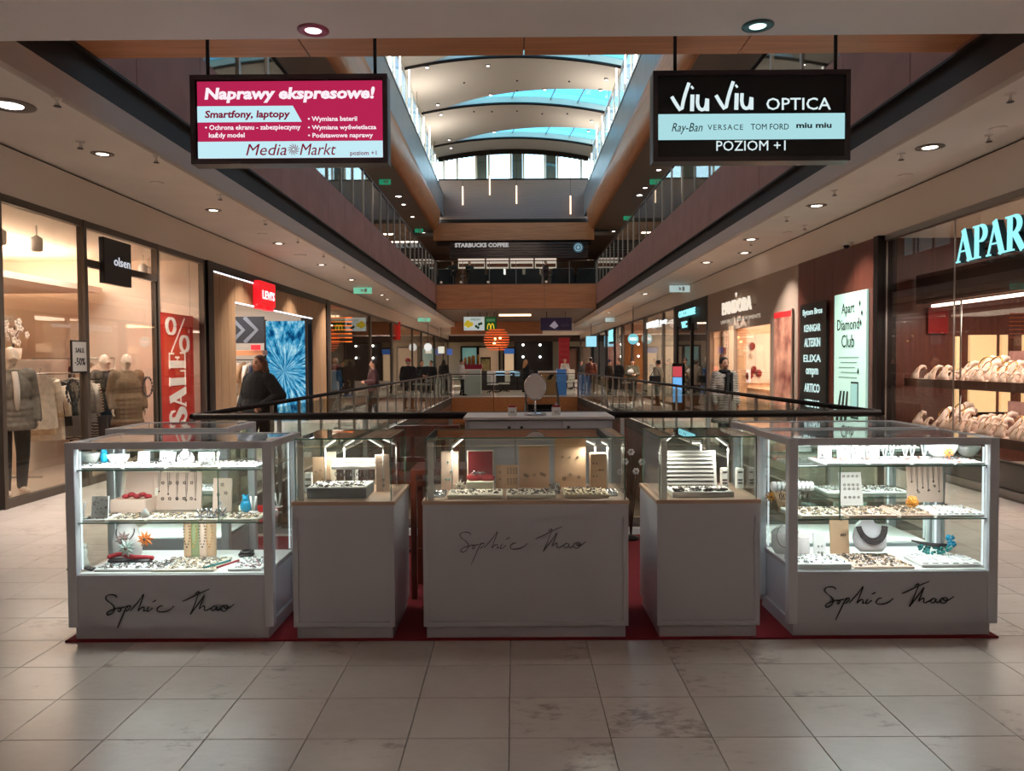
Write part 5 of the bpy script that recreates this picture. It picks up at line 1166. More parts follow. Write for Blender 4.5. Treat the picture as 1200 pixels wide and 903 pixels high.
# --- right tall case
X0 = XRC
def RX(px_, y): return aty(px_, 600, y).x
z = LS[0]
for k, (a, b) in enumerate(((962, 1010), (1012, 1060), (1062, 1110), (1112, 1146))):
    tray('white tray of rose pieces, top shelf of the right showcase, %s from the left' % ORD[k], (RX(a, Y1) + RX(b, Y1)) / 2, KY + .2, z, RX(b, Y1) - RX(a, Y1) - .01, .3, .012, M_trayw, ((M_silver, 60), (M_ant, 30), (M_orng, 18)), 'trays on the top shelf of the right showcase')
for k, (u, n) in enumerate(((966, 6), (988, 8), (1005, 5), (1022, 7))): board('small white earring card on the top shelf of the right showcase, %s from the left' % ORD[k], RX(u, Y2), Y2, z + .013, .08, .085, M_trayw, .1, dots=[(R.random(), R.random(), .005) for _ in range(n)])
for k, u in enumerate((1036, 1046, 1060, 1070, 1082)): vstand('white forked stand on the top shelf of the right showcase, %s from the left' % ORD[k], RX(u, Y2), Y2 + .02 * (k % 2), z + .013, .09)
bowl('white rounded form near the right of the top shelf, right showcase', RX(1103, Y2), Y2, z + .013, .1, M_trayw)
flower('orange flower clipped beside the white rounded form on the top shelf', RX(1117, Y1), KY + .18, z + .02, .04, M_orng)
bowl('pale grey rounded form at the right end of the top shelf, right showcase', RX(1140, Y2), Y2 + .05, z + .013, .075, mat('shell_grey', (196, 194, 188), .6))
z = LS[1]
for k, (a, b, m, rb_) in enumerate(((934, 985, M_tray, 0), (988, 1046, M_beige, 0), (1048, 1088, M_beige, 8), (1090, 1155, M_trayw, 9))):
    tray('%s on the middle shelf of the right showcase' % ('cream tray of rings at the left', 'sand tray of small pendants', 'ribbed sand tray of chains', 'ribbed white tray of chains')[k], (RX(a, Y1) + RX(b, Y1)) / 2, KY + .19, z, RX(b, Y1) - RX(a, Y1) - .01, .28, .016, m, ((M_ant, 90 if k < 3 else 10), (M_pgold, 50 if k < 3 else 10)), ribs=rb_)
br_ = T('bracelet_roll', 'white bracelet roll wound with bangles at the left of the middle shelf, right showcase', 'bracelet stand', (RX(930, Y2), KY + .3, z + .001)); Mr = Matrix.Rotation(PI / 2, 4, 'Y')
MB().lathe([(.025, -.13), (.03, -.12), (.03, .12), (.025, .13)], n=16, M=Matrix.Translation((0, 0, .15)) @ Mr).build('roll', M_trayw, br_); MB().box(-.015, .015, -.01, .01, 0, .13).build('post', M_trayw, br_); MB().bbox(-.06, .06, -.04, .04, 0, .012).build('base', M_trayw, br_)
mb = MB()
for k in range(9): mb.torus((0, 0, 0), .034, .003, 14, 4, M=Matrix.Translation((-.1 + k * .025, 0, .15)) @ Mr)
mb.build('bangles', M_silver, br_); mb = MB()
for k in range(8): mb.torus((0, 0, 0), .018, .003, 10, 4, 1, 1.4, Matrix.Translation((-.08 + k * .025, -.03, .09)) @ Matrix.Rotation(1.5, 4, 'Y'))
mb.build('hanging_rings', M_ant, br_)
board('fanned tan card of earrings at the left corner of the middle shelf, right showcase', 1.76, KY + .42, z, .17, .12, M_tan, .5, dots=[(R.random(), R.random(), .005) for _ in range(10)], rz=.5)
board('tall white card with rows of earrings at the middle of the right showcase', RX(1004, Y2), KY + .34, z + .018, .14, .21, mat('card_grey', (214, 210, 204), .7), .2, dots=[(a, b, .006) for a in (.2, .4, .6, .8) for b in (.25, .5, .62, .88)])
board('wide tan board hung with long necklaces at the right of the middle shelf', RX(1087, Y3), KY + .45, z + .018, .23, .26, M_beige, .08, dots=[(.3, .25, .006), (.75, .4, .006), (.6, .3, .005)], chains=6)
t = T('orange_ornament', 'spiky orange ball ornament on the middle shelf of the right showcase', 'ornament', (RX(1066, Y2), KY + .24, z + .018)); mb = MB(); mb.ball((0, 0, .042), .028, 10, 8)
for k in range(40): d = Vector((R.gauss(0, 1), R.gauss(0, 1), R.gauss(0, 1))).normalized(); mb.octa(Vector((0, 0, .042)) + d * .03, .009, (1, 1, 1.4))
mb.build('petals', mat('amber_orange', (226, 150, 40), .4), t)
flower('orange dried flower at the far left of the middle shelf, right showcase', 1.67, KY + .5, z + .01, .04, mat('amber_orange', (226, 150, 40), .4))
z = LS[2]
tray('white tray of rings at the left front of the right showcase floor', RX(961, Y1), KY + .16, z, .32, .24, .03, M_trayw, ((M_bead, 25), (M_silver, 50)))
tray('large sand tray of bracelets in the middle of the right showcase floor', RX(1030, Y1), KY + .2, z, .36, .32, .012, M_beige, ((M_ant, 150), (M_silver, 60), (M_pgold, 40)))
tray('white tray with a flat grey box at the right front of the right showcase floor', RX(1112, Y1), KY + .17, z, .38, .22, .02, M_trayw, ((M_silver, 20),), ribs=6)
t = T('cylinder_form', 'short white cylinder form with a chain at the left of the right showcase floor', 'display form', (RX(941, Y2), KY + .34, z + .001)); MB().lathe([(.062, 0), (.065, .02), (.065, .13), (.06, .135)], n=24).build('form', mat('form_grey', (214, 206, 204), .7), t)
t = T('flat_bust', 'flat white necklace form beside the side pane of the right showcase', 'display form', (1.735, KY + .42, z + .001)); MB().lathe([(.06, 0), (.085, .04), (.09, .14), (.05, .18), (.02, .185)], n=20, sy=.3).build('form', M_trayw, t); MB().torus((0, 0, 0), .06, .002, 20, 4, 1, 1.3, Matrix.Translation((0, -.028, .12)) @ Matrix.Rotation(PI / 2, 4, 'X')).build('chain', M_bead, t)
board('narrow white card with four earrings on the right showcase floor', RX(965, Y2), KY + .32, z, .075, .15, M_trayw, .15, dots=[(.35, .45, .005), (.65, .45, .005), (.35, .2, .005), (.65, .2, .005)])
board('tall tan card with one pair of earrings on the right showcase floor', RX(983, Y3), KY + .4, z, .12, .24, M_tan, .1, dots=[(.6, .5, .007), (.75, .5, .007), (.6, .9, .006)])
t = T('necklace_bust', 'reclining grey bust wearing a heavy dark bead collar in the right showcase', 'display bust', (RX(1026, Y2), KY + .32, z + .015)); Mb = Matrix.Translation((0, 0, .02)) @ Matrix.Rotation(-.35, 4, 'X')
MB().lathe([(.07, 0), (.1, .03), (.11, .09), (.085, .15), (.045, .18), (.04, .2)], n=20, sy=.4, M=Mb).build('form', mat('bust_grey', (190, 188, 192), .7), t); mb = MB()
for j in range(3):
    for i in range(24): a = PI * (.05 + .9 * i / 23); mb.ball(Mb @ Vector(((.07 + .012 * j) * math.cos(a) * -1, -.052 - .002 * j, .16 - (.09 + .014 * j) * math.sin(a))), .0085, 6, 4)
mb.build('beads', M_bead, t)
t = T('peacock_dish', 'turquoise and teal bead peacock-shaped piece on the right showcase floor', 'ornament', (RX(1096, Y2), KY + .28, z + .022)); mb = MB()
for i in range(60): a = R.random() * 2 - 1; q = R.random() * 2 * PI; mb.ball((a * .1, .03 * math.cos(q), .025 + .018 * math.sin(q) + .03 * a * a), .009, 6, 4)
mb.build('body', M_teal, t); mb = MB()
for i in range(24): mb.ball((.1 + R.uniform(-.02, .025), R.uniform(-.02, .02), .05 + R.random() * .075), .009, 6, 4)
mb.build('head', M_turq, t); MB().tube([(.08, 0, .06), (0, 0, .06), (-.08, 0, .075), (-.14, 0, .09)], [.012, .014, .01, .006], 6).build('back', M_bead, t)
# LED uprights visible inside the right pair of cases
for k, u in enumerate((1140,)): pass
# things in the rear right case
for k, (u, zz) in enumerate(((985, .705), (1030, .705), (985, 1.02), (1040, 1.02))):
    tray('pale tray of chains in the rear right showcase, %s' % ['middle shelf left', 'middle shelf right', 'top shelf left', 'top shelf right'][k], RX(u, 5.5) , 5.5, zz, .3, .3, .014, M_trayw, ((M_ant, 60), (M_silver, 40)))
for k, (u, zz) in enumerate(((930, 1.02), (942, 1.02), (930, .705), (1010, .389))):
    neckbust('white bust in the rear right showcase, %s' % ['top shelf leftmost', 'top shelf second from the left', 'middle shelf', 'lowest level'][k], RX(u, 5.55), 5.55, zz, .1)
for k, (x, zz) in enumerate(((-2.6, .705), (-2.3, .705), (-2.6, 1.02), (-2.3, 1.02))):
    tray('pale tray in the rear left showcase, %s' % ['middle shelf left', 'middle shelf right', 'top shelf left', 'top shelf right'][k], x, 5.75, zz, .25, .3, .014, M_trayw, ((M_ant, 40), (M_silver, 30)))
# --- small left counter case
CZ = .832
def CX(px_, y): return aty(px_, 570, y).x
t = tray('grey-sided tray with a white perforated top of rings in the small left counter showcase', CX(399, KY + .2), KY + .22, CZ, .36, .26, .06, mat('tray_grey', (120, 128, 134), .5), ())
MB().box(-.175, .175, -.125, .125, .06, .066).build('cushion', M_trayw, t); scatter(t, .33, .22, .066, 60, M_bead, r=.005)
board('kraft card with three earrings in the small left counter showcase', CX(378, KY + .42), KY + .4, CZ, .115, .21, M_tan, .05, dots=[(.2, .55, .006), (.45, .6, .006), (.6, .3, .007), (.85, .28, .007)])
board('pale card standing behind the kraft card in the small left counter showcase', CX(388, KY + .52), KY + .52, CZ, .07, .23, M_tray, .02)
t = T('bracelet_stand', 'white double T-bar stand hung with dark earrings in the small left counter showcase', 'bracelet stand', (CX(416, KY + .42), KY + .42, CZ + .001)); MB().bbox(-.04, .04, -.04, .04, 0, .012).build('base', M_trayw, t)
for k, (yy, zz) in enumerate(((-.03, .15), (.05, .175))):
    MB().lathe([(.014, -.14), (.02, -.13), (.02, .13), (.014, .14)], n=12, M=Matrix.Translation((0, yy, zz)) @ Mr).build('bar', M_trayw, t); MB().box(-.01, .01, yy - .005, yy + .005, .01, zz).build('post', M_trayw, t)
mb = MB()
for k in range(12): mb.torus((0, 0, 0), .016, .0025, 10, 4, 1, 1.8, Matrix.Translation((-.11 + k * .02, -.035, .1)) @ Matrix.Rotation(1.2, 4, 'Y'))
mb.build('earrings', M_bead, t)
board('pair of pale boards at the right of the small left counter showcase', CX(449, KY + .35), KY + .35, CZ, .09, .23, M_beige, .08, dots=[(.5, .3, .006), (.5, .15, .006)], rz=.5)
t = T('card_stack', 'small white card tower at the left of the small left counter showcase', 'display card', (CX(362, KY + .35), KY + .35, CZ + .001)); MB().bbox(-.022, .022, -.02, .02, 0, .12).build('body', M_trayw, t); MB().box(-.018, .018, -.022, -.02, .03, .045).box(-.018, .018, -.022, -.02, .07, .085).build('rings', M_bead, t)
# --- centre counter case
for k, (a, b, m) in enumerate(((524, 590, M_tray), (592, 652, M_tray), (659, 714, mat('tray_ribbed', (236, 222, 190), .7)))):
    tray('%s of the centre counter showcase' % ('cream tray of dark rings at the left front', 'cream tray of small rings at the middle front', 'cream ribbed tray with a dark edge at the right front')[k], (CX(a, Y1) + CX(b, Y1)) / 2, KY + .17, CZ, CX(b, Y1) - CX(a, Y1) - .012, .22, .02, m, ((M_ant, 50), (M_bead, 14)), ribs=9 if k == 2 else 0)
t = T('earring_box', 'tan box-shaped earring holder at the left of the centre counter showcase', 'display board', (CX(527, KY + .35), KY + .38, CZ + .001)); MB().bbox(-.055, .055, -.03, .03, 0, .245).build('body', M_beige, t); mb = MB()
for a, b in ((-.01, .18), (.02, .185), (-.02, .07), (.0, .07), (.01, .12)): mb.octa((a, -.034, b), .008)
mb.build('earrings', M_teal, t)
t = T('gift_box', 'open cream box with crimson lining and a crimson cushion in the centre counter showcase', 'box', (CX(563, KY + .38), KY + .34, CZ + .001)); bo = MB(); bo.bbox(-.085, .085, -.06, .06, 0, .065); bo.build('body', M_tray, t)
MB().box(-.085, .085, .05, .06, .065, .25).build('lid', M_tray, t); MB().box(-.078, .078, .045, .05, .07, .243).build('lining', mat('crimson', (100, 4, 14), .8), t)
MB().ball((-.03, 0, .085), .055, 14, 10, (1, .6, .55)).ball((.045, -.005, .08), .05, 14, 10, (1, .6, .5)).build('cushion', M_crs, t); mb = MB()
for k in range(9): a = k * .7; mb.tube([(-.015, -.03, .115), (-.015 + .05 * math.cos(a), -.03, .115 + .016 * math.sin(a))], .003, 4)
mb.build('bow', M_silver, t)
flower('small cream lace flower left of the crimson box', CX(539, KY + .3), KY + .28, CZ, .04, M_tray)
board('low kraft board with a grid of studs beside the crimson box', CX(594, KY + .42), KY + .42, CZ, .145, .15, M_tan, .05, dots=[(a, b, .004) for a in (.55, .68, .81, .92) for b in (.2, .3, .4, .65, .75, .85)] + [(.2, .7, .005), (.2, .4, .005)])
board('square kraft board with a low row of dark studs, middle of the centre counter showcase', CX(626, KY + .46), KY + .46, CZ, .195, .265, M_tan, .03, dots=[(.2, .3, .008), (.28, .28, .007), (.5, .3, .007), (.74, .33, .008), (.84, .3, .008)])
board('tallest kraft board with two rows of dark studs in the centre counter showcase', CX(668, KY + .48), KY + .46, CZ, .20, .325, M_tan, .02, dots=[(.25, .6, .006), (.48, .59, .006), (.75, .6, .006), (.3, .17, .009), (.5, .25, .008), (.78, .2, .008)])
t = T('earring_box', 'narrow kraft earring holder with lit top at the right of the centre counter showcase', 'display board', (CX(701, KY + .4), KY + .42, CZ + .001)); MB().bbox(-.052, .052, -.03, .03, 0, .225).build('body', M_tan, t); mb = MB()
for a, b in ((-.03, .16), (-.01, .16), (.01, .12), (.03, .12), (-.03, .08), (-.01, .08)): mb.octa((a, -.033, b), .006)
mb.build('studs', M_bead, t)
board('small grey patterned card in a white frame between the front trays', CX(651, Y1), KY + .2, CZ, .06, .07, M_trayw, .4, dots=[(R.random(), R.random(), .006) for _ in range(14)])
t = T('ring_cluster', 'cluster of silver rings at the right end of the centre counter showcase', 'rings', (CX(716, Y1), KY + .2, CZ)); MB().box(-.04, .04, -.08, .08, 0, .004).build('pad', M_trayw, t); scatter(t, .07, .14, .004, 40, M_silver, r=.008)
t = T('ring_cluster', 'cluster of silver rings at the left end of the centre counter showcase', 'rings', (CX(513, Y1), KY + .2, CZ)); MB().box(-.04, .04, -.08, .08, 0, .004).build('pad', M_trayw, t); scatter(t, .07, .14, .004, 40, M_silver, r=.008)
# --- small right counter case
t = T('ring_display', 'tilted white frame with eight rows of dark rings in the small right counter showcase', 'ring display', (CX(807, KY + .35), KY + .34, CZ + .001)); Mt = Matrix.Rotation(-.18, 4, 'X')
MB().box(-.175, .175, -.01, .02, .0, .245, Mt).build('frame', M_trayw, t); MB().box(-.16, .16, -.014, -.01, .012, .232, Mt).build('back', mat('tray_shade', (206, 208, 206), .7), t)
for k in range(8):
    mb = MB(); zz = .03 + k * .026; mb.box(-.155, .155, -.024, -.014, zz, zz + .012, Mt); mb.build('rib', M_trayw, t); mb = MB()
    for i in range(22): mb.octa(Mt @ Vector((-.15 + .3 * i / 21, -.022, zz + .015)), .006, (1, 1, .8))
    mb.build('rings', M_bead, t, kind='stuff')
t = tray('white tray of dark rings before the tilted white frame', CX(822, Y1), KY + .18, CZ, .37, .22, .03, M_trayw, ())
scatter(t, .33, .06, .03, 40, M_bead, r=.007, y0=-.09); scatter(t, .33, .12, .03, 60, M_ant, r=.004, y0=-.03)
for k, u in enumerate((850, 868)):
    t = T('earring_stand', 'small white card tower with rings in the small right counter showcase, %s' % ('beside the tilted frame', 'nearest the end pane')[k], 'display card', (CX(u, KY + .35), KY + .38, CZ + .001)); MB().bbox(-.022, .022, -.02, .02, 0, .13).build('body', M_trayw, t); mb = MB()
    for zz in (.1, .05, .03): mb.box(-.015, .015, -.023, -.02, zz, zz + .01)
    mb.build('rings', M_bead, t)
# ================================================================ CEILING FITTINGS
M_trim = mat('lamp_trim', (120, 108, 100), .5)
def downlight(p, label, group, r=.085, power=0, m=M_lamp, trim=M_trim, col=(1, .91, .82), tr=1.9):
    if power > 3 and abs(p[0]) > 4.95: p = (math.copysign(4.95, p[0]), p[1], p[2])
    t = T('ceiling_light', label, 'ceiling light', p, 0, group)
    MB().lathe([(r * tr, 0), (r * tr, -.006), (r * 1.1, -.012), (r * 1.02, -.004)], n=24).build('trim', trim, t); MB().lathe([(.001, -.004), (r, -.006), (r, 0)], n=20).build('lens', m, t)
    if power: area('ceiling_lamp', (0, 0, -.03), r * 2, power, col, parent=t, spread=1.55)
def sprinkler(p, label, group, kind=0):
    if kind:
        t = T('ceiling_disc', label, 'sensor', p, 0, group); MB().lathe([(.09, 0), (.09, -.012), (.075, -.016)], n=18).build('cover', M_ceil, t); return
    t = T('sprinkler', label, 'sprinkler', p, 0, group); MB().lathe([(.05, 0), (.045, -.008), (.014, -.012), (.012, -.06)], n=10).build('rosette', M_ceil, t)
    MB().lathe([(.034, -.075), (.034, -.08)], n=10).build('deflector', M_dark, t); MB().tube([(-.014, 0, -.05), (-.014, 0, -.076)], .003, 4).tube([(.014, 0, -.05), (.014, 0, -.076)], .003, 4).build('yoke', M_dark, t)
Lp = [(11, 123), (120, 180), (250, 246), (326, 285), (375, 310), (410, 327.6), (444, 345.4), (454, 350.6), (487, 368), (511, 380)]
for k, (u, v) in enumerate(Lp): downlight(atz(u, v, ZC), 'round recessed downlight in the left walkway ceiling, %s from the camera' % ORD[k], 'downlights of the left walkway', power=(9, 14, 20, 22, 24, 24, 24, 0, 24, 24)[k], r=.12 if k == 0 else .068, m=M_lampw if k == 0 else M_lamp)
t = T('ceiling_speaker', 'flat white round speaker between the third and fourth downlights of the left walkway', 'speaker', atz(352, 298.6, ZC)); MB().lathe([(.14, 0), (.14, -.01), (.12, -.02)], n=20).build('grille', M_white, t)
Rp = [(1130, 172), (986.5, 240.5), (906.5, 280), (872.5, 296), (851, 307), (775, 344), (729, 366), (702, 379), (671, 395.5)]
for k, (u, v) in enumerate(Rp): downlight(atz(u, v, ZC), 'round recessed downlight in the right walkway ceiling, %s from the camera' % ORD[k], 'downlights of the right walkway', power=(9, 18, 22, 0, 24, 26, 26, 24, 24)[k])
for k, (u, v, q) in enumerate([(67, 115, 0), (94, 166, 0), (183, 183, 0), (184, 214, 1), (258, 228, 0), (311, 258, 0), (308, 274, 1), (349, 279.6, 0), (379, 297, 0), (403, 310, 0)]):
    sprinkler(atz(u, v, ZC), '%s in the left walkway ceiling, %s such fitting from the camera' % ('flat round sensor' if q else 'small sprinkler head', ORD[k]), 'ceiling fittings of the left walkway', q)
for k, (u, v, q) in enumerate([(1184, 110, 0), (1159, 158, 0), (1170, 150, 1), (1056, 180, 0), (1061, 205, 1), (978, 223, 0), (922, 254, 0), (943, 264, 0), (923, 272, 1), (880, 283, 0)]):
    sprinkler(atz(u, v, ZC), '%s in the right walkway ceiling, %s such fitting from the camera' % ('flat round sensor' if q else 'small sprinkler head', ORD[k]), 'ceiling fittings of the right walkway', q)
M_exit = mat('exit_green', (120, 205, 175), .4, emit=.65)
def exitsign(p, label, w=.42, h=.16, m=M_exit, z=.16):
    t = T('exit_sign', label, 'sign', p); MB().bbox(-w / 2, w / 2, -.03, .03, -z - h, -z, .004).build('panel', m, t); MB().tube([(-w * .3, 0, -z), (-w * .3, 0, 0)], .008).tube([(w * .3, 0, -z), (w * .3, 0, 0)], .008).build('rods', M_steel, t)
    mb = MB(); mb.box(-.04, .02, -.034, -.03, -z - h * .7, -z - h * .3); mb.octa((-.06, -.032, -z - h * .3), .02, (1, .2, 1)); mb.box(.06, .14, -.034, -.03, -z - h * .8, -z - h * .2); mb.build('pictogram', M_white, t)
for u, v, lab in ((425, 338, 'nearest'), (497, 374.4, 'second nearest'), (526, 389, 'third nearest')): p = atz(u, v - 3, ZC); exitsign(p, 'pale green exit sign under the left walkway ceiling, %s of three' % lab, .6 if u < 450 else .7, .2, z=.05)
for u, v, lab in ((797, 335.6, 'nearest'), (716.6, 374.4, 'second nearest'), (671, 391, 'third nearest')): p = atz(u, v - 3, ZC); exitsign(p, 'pale exit sign under the right walkway ceiling, %s of three' % lab, .7, .22, mat('exit_pale', (190, 215, 215), .4, emit=.6) if u > 700 else M_exit, .05)
for u, v, lab in ((451, 207.5, 'left side, nearer'), (491, 266, 'left side, farther'), (768, 207.4, 'right side, nearer'), (736, 251, 'right side, farther')): exitsign(atz(u, v, 9.65), 'green exit sign under the upper walkway ceiling, %s one' % lab, .5, .22, mat('exit_green2', (40, 150, 110), .4, emit=.6), .1)
for k, (u, v) in enumerate([(467, 230), (473, 239.5), (483.4, 254), (496.8, 272.6), (507, 289)]): downlight(atz(u, v, 9.65), 'downlight in the upper walkway ceiling left of the atrium, %s from the camera' % ORD[k], 'upper downlights on the left', .09 if k else .13, m=M_lampw)
for k, (u, v) in enumerate([(772, 199), (756, 220), (749.5, 228.6), (719, 271), (702, 295)]): downlight(atz(u, v, 9.65), 'downlight in the upper walkway ceiling right of the atrium, %s from the camera' % ORD[k], 'upper downlights on the right', .09 if k != 2 else .13, m=M_lampw)
for u, v, m, rim, lab in ((367, 35, emis('lens_pink', (255, 225, 235), 2.5), mat('rim_pink', (150, 50, 80), .3), 'recessed downlight with a pink glow in the near ceiling'), (888, 30, emis('lens_mint', (205, 245, 240), 2), mat('rim_teal', (40, 90, 95), .3), 'recessed downlight with a teal glow in the near ceiling')):
    downlight(atz(u, v, 4.06), lab, 'downlights of the near ceiling', .06, 1.2, m, rim, NEUT)
# vault spotlights
for k, (u, v) in enumerate([(195, 123), (425, 117), (872, 170), (640, 207), (850, 210), (435, 228), (235, 265), (247, 302), (817, 328), (805, 365), (278, 398), (448, 368), (285, 428), (335, 183), (535, 175), (732, 178), (535, 213), (372, 292), (440, 292), (535, 290), (725, 300), (630, 300)]):
    a, b = 440 + u / 3.224, 40 + v / 3.224; p = atz(a, b, 14.9); p = atz(a, b, vz(p.x) - .01); r = .07 if k < 13 else .035
    t = T('vault_spotlight', 'tiny %s on the white roof vault, %s counted from the wooden beam' % (('bright spotlight' if k < 13 else 'dark sprinkler'), ORD[k]), 'spotlight', p, 0, 'small fittings on the roof vault'); MB().lathe([(r * 1.3, .03), (r * 1.3, -.03), (r, -.04)], n=12).build('ring', M_dark if k >= 13 else M_trim, t); MB().lathe([(.001, -.042), (r * .9, -.044), (r * .9, -.03)], n=10).build('lens', M_lampw if k < 13 else M_dark, t)
M_tube = emis('tube_glow', (255, 250, 245), 3.5)
for sx, sd in ((-1, 'left'), (1, 'right')):
    for k in range(13):
        y = 12.5 + k * 2.75; z = 12.5 + .45 * (k % 3); t = T('tube_lamp', 'vertical white tube lamp by the %s clerestory windows, %s from the camera' % (sd, ORD[k]), 'lamp', (sx * 4.6, y, z), 0, 'tube lamps along the %s clerestory' % sd)
        MB().tube([(0, 0, 0), (0, 0, 1.3)], .035, 8).build('tube', M_tube, t); MB().tube([(0, 0, 1.3), (0, 0, vz(4.6) - z)], .008, 4).build('cord', M_dark, t); MB().tube([(-.0, 0, 1.3), (sx * .16, 0, 1.3)], .015, 5).build('bracket', M_steel, t)
for k, (u, v0, v1) in enumerate([(330, 575, 645), (432, 535, 607), (533, 572, 640), (737, 610, 680)]):
    a = aty(440 + u / 3.224, 40 + v1 / 3.224, YE - .3); b = aty(440 + u / 3.224, 40 + v0 / 3.224, YE - .3); t = T('tube_lamp', 'warm vertical tube lamp before the slatted end wall of the atrium, %s from the left' % ORD[k], 'lamp', a, 0, 'tube lamps before the slatted wall')
    MB().tube([(0, 0, 0), (0, 0, b.z - a.z)], .045, 8).build('tube', emis('tube_warm', (255, 225, 190), 2.2), t); MB().tube([(0, 0, b.z - a.z), (0, 0, vz(a.x) - a.z)], .01, 4).build('cord', M_dark, t)
lb = T('light_bar', 'long warm light bar under the far bridge', 'lamp', (aty(603.5, 369, 47).x, 47, 4.40)); MB().bbox(-.98, .98, -.1, .1, 0, .11, .01).build('tube', emis('bar_warm', (255, 225, 180), 2.4), lb)

# ---------- hanging advertising boxes
def adbox(label, x0, y0, x1, y1, s, ox, oy, Y, rods):
    a = aty(x0, y1, Y); b = aty(x1, y0, Y); t = T('advert_box', label, 'sign', a); w = b.x - a.x; h = b.z - a.z
    MB().bbox(0, w, 0, .14, 0, h, .006).build('housing', M_dark, t)
    fr = MB(); f = .04; fr.box(0, w, -.02, 0, 0, f).box(0, w, -.02, 0, h - f, h).box(0, f, -.02, 0, f, h - f).box(w - f, w, -.02, 0, f, h - f); fr.build('frame', mat('box_frame', (52, 44, 48), .4), t)
    for u in rods: q = aty(u, y0, Y).x - a.x; MB().tube([(q, .07, h), (q, .07, 4.79 - a.z)], .016, 6).build('rod', M_dark, t)
    return t, w, h
Yb = 6.6
t, w, h = adbox('left hanging light box, pink with white lettering and a pale foot band', 225, 87, 454, 193, 1, 0, 0, Yb, (240, 438))
S = w / 860.0
def C(x): return (x - 55) * S
def Z(y): return (505 - y) * S * (h / (407 * S))
M_pink = emis('box_pink', (196, 40, 88), .85); M_icy = emis('box_icy', (196, 236, 246), 1.0); M_wt = emis('box_white', (255, 240, 248), 1.0); M_mag = emis('box_magenta', (150, 24, 62), .7)
MB().box(C(85), C(892), -.008, -.002, Z(478), Z(127)).build('panel', M_pink, t); MB().box(C(85), C(892), -.012, -.008, Z(478), Z(402)).build('foot_band', M_icy, t)
MB().poly([(C(85), -.008, Z(313)), (C(540), -.008, Z(313)), (C(502), -.008, Z(240)), (C(85), -.008, Z(240))], (0, -.004, 0)).build('middle_band', M_icy, t)
def tx(b_, x0, x1, y0, y1, m, **k): text(b_, C(x0), Z(y1), C(x1) - C(x0), Z(y0) - Z(y1), m, t, -.0125, depth=.002, **k)
tx('Naprawy ekspresowe!', 118, 860, 155, 226, M_wt, bold=.04, shear=.12); tx('Smartfony, laptopy', 118, 490, 260, 304, M_mag, bold=.03, shear=.1)
tx('• Ochrona ekranu - zabezpieczymy', 118, 535, 326, 355, M_wt, bold=.02); tx('każdy model', 134, 290, 360, 390, M_wt, bold=.02)
tx('• Wymiana baterii', 567, 782, 290, 318, M_wt, bold=.02); tx('• Wymiana wyświetlacza', 567, 865, 328, 356, M_wt, bold=.02); tx('• Podstawowe naprawy', 567, 850, 366, 393, M_wt, bold=.02)
tx('Media', 295, 472, 414, 466, M_mag, shear=.25); tx('Markt', 530, 688, 414, 466, M_mag, shear=.25); tx('poziom +1', 750, 865, 448, 474, M_mag, bold=.01)
mb = MB()
for k in range(12):
    a = 2 * PI * k / 12; pts = [(C(503) + r * S * math.cos(a + r * .03), Z(440) + r * S * math.sin(a + r * .03)) for r in (5, 12, 19, 26)]; ribbon(mb, pts, [.003, .006, .006, .002], -.0125, .002)
mb.build('swirl_emblem', M_mag, t)
t, w, h = adbox('right hanging light box, black with white lettering and a pale middle band', 765, 82, 996, 190, 1, 0, 0, Yb, (793, 983))
S = w / 740.0
def C(x): return (x - 210) * S
def Z(y): return (488 - y) * h / 353
M_bk = mat('box_black', (6, 6, 8), .25); M_wt2 = emis('box_white2', (226, 244, 246), .95); M_tb = emis('box_teal_white', (176, 226, 232), .95)
MB().box(C(230), C(930), -.008, -.002, Z(470), Z(155)).build('panel', M_bk, t); MB().box(C(230), C(930), -.012, -.008, Z(403), Z(303)).build('middle_band', M_tb, t)
mb = MB()
for ox in (0, 166):
    for pts, wd in (([(280, 235), (295, 262), (316, 295), (326, 240), (345, 182)], 13), ([(358, 228), (356, 292)], 15), ([(354, 203), (360, 198)], 13), ([(378, 228), (376, 268), (388, 288), (408, 284), (414, 230), (414, 292)], 13)):
        ribbon(mb, [(C(x + ox), Z(y - (4 if ox else 0))) for x, y in smoothline(pts, 1)], wd * S, -.0125, .002)
mb.build('lettering', M_wt2, t)
serifmap = text('OPTICA', C(635), Z(290), C(877) - C(635), Z(243) - Z(290), M_wt2, t, -.0125, depth=.002, bold=.005)
mb = MB()
for x0, x1 in ((640, 660),): pass
def tx(b_, x0, x1, y0, y1, m, **k): text(b_, C(x0), Z(y1), C(x1) - C(x0), Z(y0) - Z(y1), m, t, -.0125, depth=.002, **k)
tx('Ray-Ban', 280, 396, 338, 382, M_ink, shear=.3); tx('VERSACE', 415, 548, 345, 366, mat('ink_grey', (90, 100, 104), .6), spacing=1.2); tx('TOM FORD', 577, 720, 343, 366, M_ink); tx('miu miu', 748, 880, 340, 361, M_ink, bold=.03)
tx('POZIOM +1', 448, 708, 408, 447, M_wt2)
